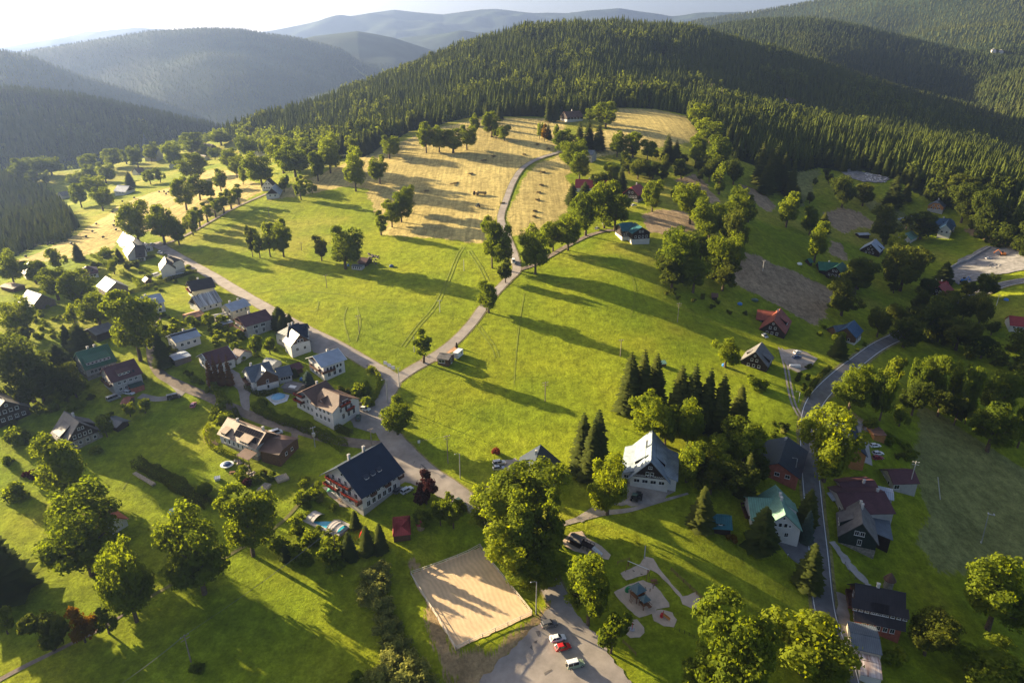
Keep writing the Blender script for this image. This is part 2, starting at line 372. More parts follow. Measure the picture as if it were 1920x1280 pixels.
def ground_mat():
    m = bpy.data.materials.new('ground'); m.use_nodes = True; N = m.node_tree.nodes; L = m.node_tree.links; b = N['Principled BSDF']
    b.inputs['Roughness'].default_value = .95; b.inputs['Specular IOR Level'].default_value = .05
    at = N.new('ShaderNodeAttribute'); at.attribute_name = 'cover'
    ge = N.new('ShaderNodeNewGeometry')
    def noise(sc, det=5, ro=.6):
        n = N.new('ShaderNodeTexNoise'); n.inputs['Scale'].default_value = sc; n.inputs['Detail'].default_value = det; n.inputs['Roughness'].default_value = ro
        L.new(ge.outputs['Position'], n.inputs['Vector']); return n.outputs['Fac']
    def ramp(src, lo, hi, p0=.3, p1=.7):
        r = N.new('ShaderNodeMapRange'); r.inputs[1].default_value = p0; r.inputs[2].default_value = p1; r.inputs[3].default_value = lo; r.inputs[4].default_value = hi
        L.new(src, r.inputs[0]); return r.outputs[0]
    def mul(a, bb):
        q = N.new('ShaderNodeMath'); q.operation = 'MULTIPLY'; L.new(a, q.inputs[0]); L.new(bb, q.inputs[1]); return q.outputs[0]
    f = mul(ramp(noise(.30), .66, 1.28), ramp(noise(1.3, 4, .7), .70, 1.26))
    # rows left by the mower, only where the cover is cut (alpha)
    mp = N.new('ShaderNodeMapping'); mp.inputs['Rotation'].default_value = (0, 0, R(-13)); mp.inputs['Scale'].default_value = (.55, .018, .018); L.new(ge.outputs['Position'], mp.inputs[0])
    wv = N.new('ShaderNodeTexNoise'); wv.inputs['Scale'].default_value = 1.0; wv.inputs['Detail'].default_value = 3; wv.inputs['Roughness'].default_value = .7; wv.inputs['Distortion'].default_value = .35
    L.new(mp.outputs[0], wv.inputs['Vector'])
    rows = ramp(wv.outputs['Fac'], .76, 1.14, .34, .64)
    mr = N.new('ShaderNodeMix'); mr.data_type = 'FLOAT'; mr.inputs[2].default_value = 1.0; L.new(at.outputs['Alpha'], mr.inputs[0]); L.new(rows, mr.inputs[3])
    f = mul(f, mr.outputs[0])
    vm = N.new('ShaderNodeVectorMath'); vm.operation = 'SCALE'; L.new(at.outputs['Color'], vm.inputs[0]); L.new(f, vm.inputs['Scale'])
    L.new(vm.outputs[0], b.inputs['Base Color'])
    bp = N.new('ShaderNodeBump'); bp.inputs['Strength'].default_value = .9; bp.inputs['Distance'].default_value = .55
    ad = N.new('ShaderNodeMath'); ad.operation = 'ADD'; L.new(noise(1.3, 6, .75), ad.inputs[0]); L.new(noise(.22, 2), ad.inputs[1])
    L.new(ad.outputs[0], bp.inputs['Height']); L.new(bp.outputs[0], b.inputs['Normal'])
    return m
ground = terrain()

def lift(p): return .09 + max(0, math.hypot(p[0], p[1])-250)*.0011
def ribbon(name, pix, width, m, extra=0.0, world=False, side=None, step=1.6):
    """a road or track laid on the ground along the photo's line"""
    L = [tuple(P(*q))[:2] for q in pix] if not world else pix
    L = resample(smooth_line(L, 8), step); t = np.gradient(L, axis=0); t /= np.linalg.norm(t, axis=1)[:, None]; nrm = np.c_[-t[:,1], t[:,0]]
    wd = np.interp(np.linspace(0, 1, len(L)), np.linspace(0, 1, len(width)), width) if isinstance(width, (list, tuple)) else np.full(len(L), width)
    k = 7; offs = np.linspace(-.5, .5, k); V = []
    jit = 1 + .06*vnoise(L[:,0], L[:,1], 4, 31)
    for o_ in offs:
        q = L + nrm*(wd*jit*o_)[:, None]
        V.append(np.c_[q, H(q[:,0], q[:,1]) + [lift(a) + extra for a in q]])
    V = np.stack(V, 1).reshape(-1, 3); n = len(L); i = np.arange(n-1)[:, None]*k + np.arange(k-1)[None]
    F = np.stack([i, i+1, i+k+1, i+k], -1).reshape(-1, 4)[:, ::-1]
    return kind(nmesh(name, V, F, m, smooth=True), 'structure'), L, nrm
def stripe(name, L, nrm, off, width, m, extra=.05, dash=None):
    V = []; F = []; n = len(L)
    for j in range(n-1):
        if dash and (j % (dash[0]+dash[1])) >= dash[0]: continue
        b = len(V)
        for jj in (j, j+1):
            for o_ in (off-width/2, off+width/2):
                q = L[jj] + nrm[jj]*o_; V.append((q[0], q[1], gz(q[0], q[1]) + lift(q) + extra))
        F.append((b, b+1, b+3, b+2))
    return kind(nmesh(name, V, [f[::-1] for f in F], m), 'structure')
from mathutils.geometry import delaunay_2d_cdt
def sheet(name, pix, m, extra=0.0, rough=.5, grid=2.5, world=False):
    """an area of paving, sand or gravel laid on the ground"""
    pl = wpoly(pix, 8) if not world else pix
    pl = [(a[0] + rnd.uniform(-rough, rough), a[1] + rnd.uniform(-rough, rough)) for a in pl]
    a = np.array(pl); n = len(pl); pts = [Vector(q) for q in pl]
    gx, gy = np.meshgrid(np.arange(a[:,0].min(), a[:,0].max(), grid), np.arange(a[:,1].min(), a[:,1].max(), grid)); ins = inpoly(gx, gy, pl)
    pts += [Vector((x, y)) for x, y in zip(gx[ins], gy[ins])]
    v, e, f, *_ = delaunay_2d_cdt(pts, [(i, (i+1) % n) for i in range(n)], [], 1, 1e-5)
    V = np.array([(q[0], q[1]) for q in v]); Z = H(V[:,0], V[:,1]) + [lift(q) + extra for q in V]
    return kind(nmesh(name, np.c_[V, Z], [tuple(q) for q in f], m, smooth=True), 'structure')
M_asph = mat('asphalt', (.16,.155,.15), .9, .22, .25, bump=.25, bscale=6)
M_asph2 = mat('asphalt_worn', (.34,.295,.255), .9, .2, .18, bump=.25, bscale=5)
M_gravel = mat('gravel', (.24,.19,.145), .95, .28, .3, bump=.6, bscale=4)
M_gravel2 = mat('gravel_pale', (.36,.31,.26), .95, .25, .25, bump=.6, bscale=4)
M_verge = mat('road_verge', (.25,.22,.07), .95, .35, .6, bump=.6, bscale=3)
M_sand = mat('arena_sand', (.62,.45,.27), .95, .10, .25, bump=.5, bscale=2.5)
M_psand = mat('play_sand', (.60,.46,.33), .95, .14, .4, bump=.4, bscale=3)
M_white = mat('white_paint', (.78,.77,.74), .6, .06, 1.0)
M_rubble = mat('rubble', (.27,.255,.24), .95, .35, .35, bump=1.0, bscale=1.5)
M_conc = mat('concrete', (.42,.39,.35), .9, .15, .4)
MAIN_PX = [(1600,1330),(1580,1240),(1547,1147),(1534,1030),(1523,924),(1517,850),(1516,797),(1526,758),(1550,727),(1590,691),(1638,655),(1680,633),(1740,603),(1810,565),(1875,536),(1930,525),(2000,512)]
mr, ML, MN = ribbon('main_road', MAIN_PX, 6.6, M_asph)
ribbon('road_verge', MAIN_PX, 8.4, M_verge, -.045)
stripe('edge_line', ML, MN, 2.85, .24, M_white); stripe('edge_line', ML, MN, -2.85, .24, M_white)
VR_PX = [(1045,1120),(1000,1040),(940,985),(890,948),(850,916),(800,882),(758,842),(727,806),(712,778),(720,748),(737,716),(728,703),(690,681),(640,652),(590,626),(540,601),(500,578),(450,549),(400,519),(350,491),(312,469),(290,456)]
ribbon('village_road', VR_PX, 6.0, M_asph2)
ribbon('road_verge', VR_PX, 7.2, M_verge, -.05)
ribbon('road_verge', [(738,716),(770,694),(810,671),(850,642),(883,608),(905,578),(925,553),(950,527),(968,508),(966,488),(958,462),(945,432),(939,408),(948,378),(962,342),(980,316),(1008,299),(1042,288)], [6.4,6,5.8,5.2,5,4.8], M_verge, -.055)
ribbon('meadow_road', [(738,716),(770,694),(810,671),(850,642),(883,608),(905,578),(925,553),(950,527),(968,508),(966,488),(958,462),(945,432),(939,408),(948,378),(962,342),(980,316),(1008,299),(1042,288),(1075,276)], [5.0,4.6,4.6,4.2,3.8,3.6], M_asph2, .03)
M_rut = mat('mown_track', (.20,.235,.014), .95, .25, .5)
def ruts(pix, gap=1.7, wd=.5):
    Lc = resample(smooth_line([tuple(P(*q))[:2] for q in pix], 8), 2.0); t_ = np.gradient(Lc, axis=0); t_ /= np.linalg.norm(t_, axis=1)[:, None]
    for d_ in ((-gap/2, gap/2) if gap else (0,)): ribbon('wheel_track', [tuple(q) for q in (Lc + np.c_[-t_[:,1], t_[:,0]]*d_)][::3], wd, M_rut, -.03, world=True)
for q in [[(755,650),(785,610),(815,575),(838,530),(858,480),(872,458)],[(905,565),(892,600),(880,612)],[(894,608),(925,650),(935,680)],[(880,470),(900,500),(915,530)]]: ruts(q)
for q in [[(983,550),(975,600),(968,660),(964,720)],[(477,551),(560,537),(660,513)],[(560,545),(640,553),(745,575)],[(415,535),(470,560),(530,585)],[(350,812),(320,835),(290,862)],[(270,870),(245,895),(225,925)],[(655,640),(645,600),(652,572)],[(668,640),(676,605),(668,570)],[(598,565),(590,585),(560,580)],[(1160,480),(1185,520),(1190,560),(1180,600)]]: ruts(q, 0, .42)
ribbon('farm_track', [(968,508),(1000,497),(1035,478),(1070,458),(1110,440),(1150,432),(1195,440)], 3.2, M_gravel, .02)
ribbon('tree_row_track', [(300,462),(350,441),(400,413),(445,388),(500,364)], 2.8, M_gravel)
ribbon('lower_lane', [(296,592),(287,620),(284,660),(298,698),(338,722),(390,744),(440,766),(500,790),(560,806),(620,823),(680,832),(730,838),(775,858)], [3.6,4.0,4.4,4.6,4.8], M_gravel, -.02)
ribbon('yard_lane', [(300,700),(340,735),(300,748),(262,742)], 3.2, M_asph2, -.03)
for d_ in (-.75, .75):
    Lc = resample(smooth_line([tuple(P(*q))[:2] for q in [(1463,652),(1474,690),(1481,730),(1490,762),(1506,790)]], 8), 1.6); t_ = np.gradient(Lc, axis=0); t_ /= np.linalg.norm(t_, axis=1)[:, None]
    ribbon('wheel_track', [tuple(q) for q in (Lc + np.c_[-t_[:,1], t_[:,0]]*d_)][::4], .8, M_gravel2, world=True)
ribbon('dirt_path', [(1055,982),(1090,972),(1130,962),(1180,956),(1230,942),(1290,925)], [1.8,2.2,1.2,.8], M_gravel2, .01)
ribbon('dirt_path', [(1085,975),(1120,952),(1150,925),(1172,905)], 2.6, M_gravel2, .03)
ribbon('dirt_path', [(-30,1290),(40,1252),(120,1213),(200,1172),(260,1130)], [1.5,1.1,.8], M_gravel)
ribbon('grass_path', [(260,1130),(330,1092),(430,1040),(520,985),(560,945),(590,905)], 1.2, mat('worn_grass', (.17,.16,.045), .95, .2, .4))
sheet('parking_area', [(880,1330),(905,1268),(955,1222),(1005,1172),(1030,1140),(1032,1112),(1052,1112),(1080,1145),(1125,1200),(1175,1270),(1210,1330)], M_asph2, .05)
M_stain = mat('asphalt_stain', (.16,.14,.125), .9, .2, .5)
sheet('stain', [(1004,1184),(1011,1182),(1014,1188),(1008,1194)], M_stain, .08, .15, 1); sheet('stain', [(994,1215),(1001,1203),(1008,1200),(1006,1212),(999,1220)], M_stain, .08, .15, 1); sheet('stain', [(1020,1262),(1034,1254),(1036,1257),(1022,1266)], M_stain, .08, .1, 1); sheet('road_patch', [(780,862),(800,878),(794,886),(774,870)], M_stain, .03, .1, 1); sheet('road_patch', [(1519,905),(1527,905),(1528,930),(1520,930)], M_stain, .02, .05, 1); sheet('road_patch', [(690,681),(704,690),(700,696),(686,686)], M_stain, .03, .1, 1)
sheet('riding_arena', [(770,1077),(900,1025),(998,1152),(855,1218)], M_sand, .04, .25, 2)
sN = M_sand.node_tree.nodes; sL = M_sand.node_tree.links; sw = sN.new('ShaderNodeTexWave'); sw.inputs['Scale'].default_value = .24; sw.inputs['Distortion'].default_value = 14; sw.inputs['Detail'].default_value = 3; sw.inputs['Detail Scale'].default_value = .35
sc_ = sN.new('ShaderNodeTexCoord'); sm = sN.new('ShaderNodeMapping'); sm.inputs['Rotation'].default_value = (0, 0, R(-24)); sL.new(sc_.outputs['Object'], sm.inputs[0]); sL.new(sm.outputs[0], sw.inputs['Vector'])
sr = sN.new('ShaderNodeMapRange'); sr.inputs[3].default_value = .90; sr.inputs[4].default_value = 1.04; sL.new(sw.outputs['Fac'], sr.inputs[0])
sx = sN.new('ShaderNodeVectorMath'); sx.operation = 'SCALE'; sb_ = sN['Principled BSDF']; sL.new(sb_.inputs['Base Color'].links[0].from_socket, sx.inputs[0]); sL.new(sr.outputs[0], sx.inputs['Scale']); sL.new(sx.outputs[0], sb_.inputs['Base Color'])
sheet('pension_yard', [(1172,906),(1210,905),(1266,904),(1266,920),(1240,940),(1190,948),(1150,948),(1135,940)], M_gravel2, .02)
sheet('driveway', [(875,935),(905,918),(940,890),(942,866),(968,858),(985,880),(1000,895),(950,920),(920,935)], M_asph2, .04)
sheet('driveway', [(1448,1004),(1495,1010),(1522,1030),(1524,1052),(1505,1062),(1470,1034)], M_asph, .03)
sheet('driveway', [(1556,1015),(1562,1012),(1602,1062),(1635,1098),(1625,1100),(1585,1060)], M_conc, .05)
sheet('driveway', [(1612,805),(1628,830),(1636,872),(1606,862)], M_conc, .02)
sheet('driveway', [(1524,770),(1560,770),(1620,790),(1612,812),(1580,800),(1540,790),(1524,850),(1518,850)], M_asph2, .05)
sheet('road_shoulder', [(1566,1110),(1585,1115),(1596,1160),(1600,1240),(1580,1230)], M_gravel2, .03)
sheet('gravel_lot', [(1462,655),(1495,655),(1512,660),(1532,672),(1520,690),(1495,698),(1478,690),(1470,676)], M_gravel2, .02)
sheet('construction_site', [(1776,508),(1800,488),(1850,462),(1890,466),(1925,480),(1925,505),(1880,515),(1830,528),(1800,535),(1780,525)], M_rubble, .1, 1.0)
sheet('gravel_lot', [(1575,322),(1595,318),(1610,322),(1650,330),(1668,338),(1655,345),(1620,342),(1590,334)], M_rubble, .1, 1.0)
sheet('hotel_yard', [(700,800),(728,806),(790,872),(830,905),(870,935),(845,945),(800,915),(760,905),(690,948),(660,945),(740,890)], M_asph2, .03)
sheet('terrace', [(606,915),(625,905),(690,945),(672,955),(640,948)], M_gravel2, .02)
sheet('driveway', [(640,770),(660,778),(672,765),(660,748),(690,740),(716,772),(724,805),(700,812),(665,800)], M_asph2, .03)
sheet('driveway', [(586,620),(612,632),(628,655),(605,668),(590,660),(572,640)], M_asph2, .02)
sheet('driveway', [(425,690),(450,700),(470,735),(466,772),(450,760),(445,730),(420,705)], M_asph2, .02)
sheet('driveway', [(378,668),(398,690),(405,725),(390,728),(385,700)], M_gravel, .02)
sheet('driveway', [(545,800),(562,803),(560,818),(548,840),(530,850),(545,825)], M_gravel, .03)
z2 = lambda X, Y, pts: [(X + a/4, Y + b/4) for a, b in pts]
sheet('play_sand', z2(1040,960,[(50,230),(120,150),(200,140),(240,190),(350,250),(420,320),(400,360),(250,320),(120,280)]), M_psand, .02, .2)
sheet('play_sand', z2(1040,960,[(490,460),(560,430),(640,390),(680,335),(740,350),(800,440),(880,540),(960,630),(1060,600),(1115,690),(1040,730),(960,690),(940,640),(860,550),(780,470),(720,430),(690,470),(540,510)]), M_psand, .03, .2)
sheet('play_sand', z2(1040,960,[(440,600),(560,540),(660,505),(740,540),(770,570),(860,680),(860,715),(770,725),(730,760),(640,790),(600,775),(520,690)]), M_psand, .02, .2)
sheet('play_sand', z2(1040,960,[(730,755),(800,725),(880,750),(915,810),(890,860),(820,860),(740,810)]), M_psand, .05, .2)
sheet('play_sand', z2(1040,960,[(525,850),(560,805),(620,805),(670,860),(675,905),(640,940),(570,945),(530,910)]), M_psand, .02, .2)

# ------------------------------------------------------------------ haze: the evening air in the valleys
def haze():
    mb = MB(); mb.box(-12500, 12500, -900, 12500, -185, 760)
    m = bpy.data.materials.new('haze'); m.use_nodes = True; N = m.node_tree.nodes; L = m.node_tree.links; N.remove(N['Principled BSDF'])
    v = N.new('ShaderNodeVolumePrincipled'); v.inputs['Color'].default_value = (.24,.34,.62,1); v.inputs['Density'].default_value = 9e-5; v.inputs['Anisotropy'].default_value = .5
    L.new(v.outputs[0], N['Material Output'].inputs['Volume'])
    return kind(mb.build('haze', m), 'stuff')
haze()
# ------------------------------------------------------------------ trees
M_leaf = leafmat('leaves', (.080,.115,.013), (.175,.215,.024))
M_leafy = leafmat('leaves_yellow_green_sunlit', (.115,.155,.015), (.215,.25,.024))  # yellow green foliage, brightened with sunlight put into the colour
M_leafs = leafmat('leaves_grey_green', (.14,.165,.045), (.28,.29,.08))
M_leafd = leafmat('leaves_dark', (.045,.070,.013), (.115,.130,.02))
M_leafa = leafmat('leaves_autumn', (.16,.085,.012), (.17,.13,.016))
M_leafp = leafmat('leaves_purple', (.035,.012,.012), (.07,.025,.020), .2)
M_leafr = leafmat('leaves_red', (.20,.05,.03), (.24,.08,.04), .3)
M_need = leafmat('needles', (.034,.052,.014), (.090,.098,.018), .12)
M_needb = leafmat('needles_blue', (.040,.062,.048), (.070,.095,.070), .1)
M_needr = leafmat('needles_brown', (.12,.055,.022), (.17,.085,.03), .2)
M_bark = mat('bark', (.12,.085,.055), .95, .3, 2.0, bump=.6)
def quads(C, Nn, sx, sy, g):
    """leaf quads at C facing Nn"""
    n = len(C); a = g.normal(size=(n, 3)); u = np.cross(Nn, a); u /= np.linalg.norm(u, axis=1)[:, None]+1e-9; v = np.cross(Nn, u)
    v /= np.linalg.norm(v, axis=1)[:, None]+1e-9
    u = u*sx[:, None]; v = v*sy[:, None]
    V = np.stack([C-u, C-v*.8, C+u, C+v], 1).reshape(-1, 3)
    return V, np.arange(4*n).reshape(n, 4)
def crown_mesh(name, h, wd, nl, lobes, seed, m, z0=.22, leaf=.42, shape=1.0):
    """boughs carrying clumps of leaves: uneven outline, gaps and deep hollows"""
    g = np.random.default_rng(seed); rx = wd/2; zc = h*(1+z0)/2; rz = h*(1-z0)/2; C = []; N = []; nlb = max(6, lobes//3); ncl = 11
    ax = g.uniform(.86, 1.14, 2)
    for i in range(nlb):
        d = g.normal(size=3); d /= np.linalg.norm(d); q = g.uniform(.42, .74)
        if i % 3 == 0: d[2] = -.95*g.uniform(.6,1); d[:2] *= .62/max(.2, np.hypot(d[0], d[1])); tp = 1.0 if shape == 1 else max(.25, 1 - shape*max(0, d[2]*q))
        c = np.array([d[0]*rx*q*tp*ax[0], d[1]*rx*q*tp*ax[1], zc + d[2]*rz*q]); lr = rx*g.uniform(.26, .42)
        for j in range(ncl):
            e = g.normal(size=3) + d*.75; e /= np.linalg.norm(e); cc = c + e*lr*g.uniform(.70, 1.12)*np.array([1,1,min(1.2, rz/rx)]); cr = min(max(.11*wd*g.uniform(.7,1.3), .4), 1.5)
            k = max(6, int(nl/(nlb*ncl)*g.uniform(.6,1.4))); f = g.normal(size=(k,3)); f /= np.linalg.norm(f, axis=1)[:, None]
            C.append(cc + f*(cr*g.uniform(.35,1.05,k)**.6)[:, None]*[1,1,.72]); N.append(f*.8 + e*.5 + [0,0,.35] + g.normal(size=(k,3))*.5)
    k = nl//7; f = g.normal(size=(k,3)); f /= np.linalg.norm(f, axis=1)[:, None]     # the inner leaves that close the hollows
    C.append(np.array([0,0,zc]) + f*(g.uniform(.2,.62,k))[:, None]*[rx,rx,rz]); N.append(f + g.normal(size=(k,3))*.5)
    C = np.concatenate(C); N = np.concatenate(N); keep = C[:,2] > h*z0*.5 + .15
    C = C[keep]; N = N[keep]; N /= np.linalg.norm(N, axis=1)[:, None]; n = len(C)
    lo, hi = np.percentile(C[:,2], [.6, 99.6]); C[:,2] = h*z0 + .25 + (C[:,2]-lo)/(hi-lo)*(h*(1-z0)-.25); C[:,:2] *= wd/2/np.percentile(np.hypot(C[:,0], C[:,1]), 97.5)
    C[:,2] = np.maximum(C[:,2], .1); s = leaf*g.uniform(.55, 1.3, n)
    V, F = quads(C, N, s, s*.8, g)
    me = nmesh(name, V, F, m); d = me.data; bpy.data.objects.remove(me); return d
def trunk_mesh(name, h, wd, seed, r):
    g = random.Random(seed); mb = MB(); zt = h*.62
    mb.bar((0,0,-.6), (g.uniform(-.2,.2), g.uniform(-.2,.2), h*.3), r*1.25, n=8, r2=r*.85, cap=False)
    mb.bar((0,0,h*.29), (g.uniform(-.4,.4), g.uniform(-.4,.4), zt), r*.85, n=7, r2=r*.35)
    for i in range(7):
        a = i*2*math.pi/7 + g.uniform(-.4,.4); z = h*g.uniform(.24,.45); q = wd*g.uniform(.22,.36)
        mb.bar((0,0,z), (math.cos(a)*q, math.sin(a)*q, z + h*g.uniform(.14,.3)), r*.42, n=5, r2=r*.12)
    o = mb.build(name, M_bark); d = o.data; bpy.data.objects.remove(o); return d
def spruce_mesh(name, h, wd, seed, m, tiers=24, full=True):
    g = np.random.default_rng(seed); C = []; U = []; Wd = []; V = []; F = []
    for i in range(tiers):
        f = (i + .5)/tiers; z = h*(.06 + .93*f); r = wd/2*((1-f)**.62)*g.uniform(.86,1.08) + .12
        nb = max(5, int((13 if full else 7)*(1-f*.55)))
        for j in range(nb):
            a = 2*math.pi*(j + g.random()*.8)/nb + i*1.3; L = r*g.uniform(.72,1.14); dz = -L*.34*g.uniform(.6,1.3)
            d = np.array([math.cos(a), math.sin(a), 0]); s = np.array([-d[1], d[0], 0]); wq = (L*.36+.14)*g.uniform(.7,1.2)
            p0 = np.array([0,0,z+h*.012]); p1 = p0 + d*L*.55 + [0,0,dz*.35]; p2 = p0 + d*L + [0,0,dz + L*.06]
            b = len(V); V += [p0, p1 + s*wq + [0,0,-wq*.45], p2, p1 - s*wq + [0,0,-wq*.45], p1 + [0,0,.10*L]]
            F += [(b, b+1, b+4), (b+1, b+2, b+4), (b+2, b+3, b+4), (b+3, b, b+4)]
    b = len(V); V += [(.12,0,h*.9),(-.06,.1,h*.9),(-.06,-.1,h*.9),(0,0,h*1.03)]; F += [(b,b+1,b+3),(b+1,b+2,b+3),(b+2,b,b+3)]
    o = nmesh(name, np.array([tuple(v) for v in V]), np.array(F), m); d = o.data; bpy.data.objects.remove(o); return d
def spruce_trunk(name, h):
    mb = MB(); mb.bar((0,0,-.6), (0,0,h*.97), .34, n=7, r2=.03); o = mb.build(name, M_bark); d = o.data; bpy.data.objects.remove(o); return d
KINDS = {}   # kind -> list of (crown mesh, trunk mesh, height, width)
def reg(k, items): KINDS[k] = items
def broad(k, m, dims, z0=.2, shape=1.0):
    reg(k, [(crown_mesh('crown', h, w_, n, lb, sd, m, z0, lf, shape), trunk_mesh('trunk', h, w_, sd, .028*h), h, w_) for (h, w_, n, lb, sd, lf) in dims])
broad('big', M_leaf, [(17,14,9000,46,1,.36),(17,13,8500,40,2,.36),(17,15,9500,50,3,.36),(17,12,8000,38,4,.36)])
broad('bigy', M_leafy, [(17,14,9500,52,5,.36),(17,13,9000,44,6,.36)])
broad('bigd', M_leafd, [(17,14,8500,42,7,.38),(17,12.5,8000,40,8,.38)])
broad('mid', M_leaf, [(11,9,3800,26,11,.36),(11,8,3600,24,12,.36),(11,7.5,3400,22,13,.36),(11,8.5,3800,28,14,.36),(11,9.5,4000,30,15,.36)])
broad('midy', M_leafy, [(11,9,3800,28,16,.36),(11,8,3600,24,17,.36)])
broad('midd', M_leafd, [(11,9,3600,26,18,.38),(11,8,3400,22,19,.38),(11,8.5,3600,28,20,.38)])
broad('slim', M_leaf, [(9,4.2,1500,16,21,.30),(9,3.8,1400,14,22,.30)], .30, .5)
broad('autumn', M_leafa, [(9,8,2600,22,23,.36)])
broad('purple', M_leafp, [(8,7,2800,22,24,.36)], .12)
broad('poplar', M_leaf, [(14,7,3400,28,25,.36),(14,6.4,3200,24,26,.36)], .1, .5)
def bushset(k, m, sd): reg(k, [(crown_mesh('foliage', 3, 3.6, 1100, 16, sd+i, m, .0, .26), None, 3, 3.6) for i in range(2)])
bushset('bush', M_leaf, 41); bushset('bushy', M_leafy, 44); bushset('bushd', M_leafd, 47); bushset('bushr', M_leafr, 50); bushset('bushp', M_leafp, 53); bushset('busha', M_leafa, 56)
reg('shrub', [(crown_mesh('foliage', 4.4, 7, 3400, 30, 60+i, M_leafs, .02, .26), None, 4.4, 7) for i in range(3)])
ST = spruce_trunk('trunk', 20)
reg('spruce', [(spruce_mesh('crown', 20, 7, 70+i, M_need), ST, 20, 7) for i in range(4)])
reg('bluespruce', [(spruce_mesh('crown', 12, 6, 80, M_needb, 18), spruce_trunk('trunk', 12), 12, 6)])
reg('brownspruce', [(spruce_mesh('crown', 12, 3.6, 82, M_needr, 16), spruce_trunk('trunk', 12), 12, 3.6)])
reg('thuja', [(spruce_mesh('foliage', 7, 2.2, 84+i, M_need, 20), None, 7, 2.2) for i in range(2)])
NAMES = {'spruce':'spruce_tree','bluespruce':'blue_spruce','brownspruce':'withered_spruce','thuja':'thuja','poplar':'broadleaf_tree'}
CATS = {'spruce_tree':'spruce','blue_spruce':'spruce','withered_spruce':'spruce','thuja':'conifer','broadleaf_tree':'tree','bush':'bush','hedge':'hedge'}
TREES = []          # everything that needs a label once the houses are known
OCC = []
def plant(k, x, y, h, wd, rz=None, label=None, group=None, z=None):
    cm, tm, h0, w0 = KINDS[k][rnd.randrange(len(KINDS[k]))]
    nm = NAMES.get(k, 'bush' if k.startswith(('bush','shrub')) else 'broadleaf_tree')
    t = bpy.data.objects.new(nm, None); link(t); t.location = (x, y, (gz(x, y) if z is None else z) - .1)
    t.rotation_euler.z = rnd.uniform(0, 6.28) if rz is None else rz
    t.scale = (wd/w0, wd/w0*rnd.uniform(.92,1.08), h/h0); t['category'] = CATS[nm]
    c = bpy.data.objects.new('crown' if tm else 'foliage', cm); link(c, t)
    if tm: b = bpy.data.objects.new('trunk', tm); link(b, t)
    if label: t['label'] = label; t['group'] = group
    else: TREES.append((t, k, h, wd))
    return t
def T(k, x0, y0, x1, y1, fit=1.0):
    """a tree whose crown fills this box of the photograph"""
    px = (x0+x1)/2; p = P(px, y1 - .03*(y1-y0)); s = mpp(p); a = math.atan2(CAM_Z-p.z, math.hypot(p.x, p.y)); Bm = (y1-y0)*s; wd = (x1-x0)*s*fit*1.02
    if k in ('spruce','bluespruce','brownspruce','thuja','slim'): return plant(k, p.x, p.y, Bm/math.cos(a)*(.62 if k == 'thuja' else .95), wd*(1.38 if k == 'spruce' else 1.05))
    z0 = .0 if k.startswith(('bush','shrub')) else .02
    rz = max(.55*wd/2, math.sqrt(max(0, (Bm/2)**2 - (wd/2*math.sin(a))**2))/math.cos(a)); h = 2*rz/(1-z0)
    if k == 'shrub': h = .62*wd; wd *= 1.25
    elif k.startswith('bush'): h = min(h, .75*wd)
    q = P(px, (y0+y1)/2, h*(1+z0)/2); return plant(k, q.x, q.y, h*1.02, wd)
def A(rows, suf=''):
    for r_ in rows:
        p = P((r_[0]+r_[2])/2, r_[3]); wd = (r_[2]-r_[0])*mpp(p)
        T(('big' if wd > 10.5 else 'mid')+suf, *r_)
# --- foreground, left to right
A([(64,815,170,935),(72,925,232,1090),(185,1010,285,1168),(303,962,432,1120),(415,918,512,1045),(178,1140,218,1190),(-10,1140,22,1190),(340,1060,390,1105)])
A([(50,1138,128,1226)], 'd'); T('autumn', 122,1136,178,1208)
T('spruce', -55,990,52,1115)
for q in [(682,1045,722,1100),(676,1085,720,1140),(690,1110,738,1165),(705,1145,752,1200),(715,1170,765,1225),(722,1205,778,1262),(735,1235,800,1295),(755,1262,815,1320),(700,1048,735,1085),(690,1235,740,1290),(716,1150,752,1190),(730,1190,765,1235),(742,1225,782,1270),(690,1075,728,1115),(676,1060,712,1100),(760,1250,800,1300)]: T('shrub', *q)
T('bush', 650,1262,690,1292); T('bush', 352,1236,384,1262)
A([(928,862,1064,990),(880,905,985,1015),(940,930,1030,1050),(1010,930,1062,1040)], ''); A([(900,955,1045,1085)], 'y'); A([(950,1020,1062,1112)], '')
A([(1062,1048,1150,1172),(1118,1148,1178,1226)]); A([(1102,858,1182,966)], 'y')
A([(1290,1140,1445,1330)], ''); A([(1435,1140,1592,1285),(1500,1210,1600,1300)], 'y'); A([(1270,1225,1330,1290)], 'y')
A([(1812,1048,1935,1190),(1795,1200,1930,1310)], 'y'); A([(1705,1145,1785,1235)], 'd'); T('bushy', 1654,1208,1698,1254)
A([(1503,770,1612,905)], 'y')
A([(1560,688,1640,770),(1636,698,1684,788)]); A([(1654,667,1692,722)], 'y'); A([(1674,762,1706,800)])
A([(1706,676,1742,752),(1730,666,1777,758),(1772,680,1810,765),(1795,690,1838,788),(1835,692,1905,780),(1803,738,1832,795)]); A([(1820,758,1908,850),(1900,765,1940,840)])
A([(1690,715,1745,780),(1738,725,1792,782),(1778,742,1815,797)], 'd')
for q in [(1155,660,1200,775),(1180,655,1222,770),(1205,662,1245,765),(1248,685,1290,798),(1272,682,1315,805),(1300,690,1340,812),(1325,700,1365,818),(1360,720,1400,812),(1070,775,1112,885),(1095,770,1140,890),(1085,800,1128,900)]: T('spruce', *q)
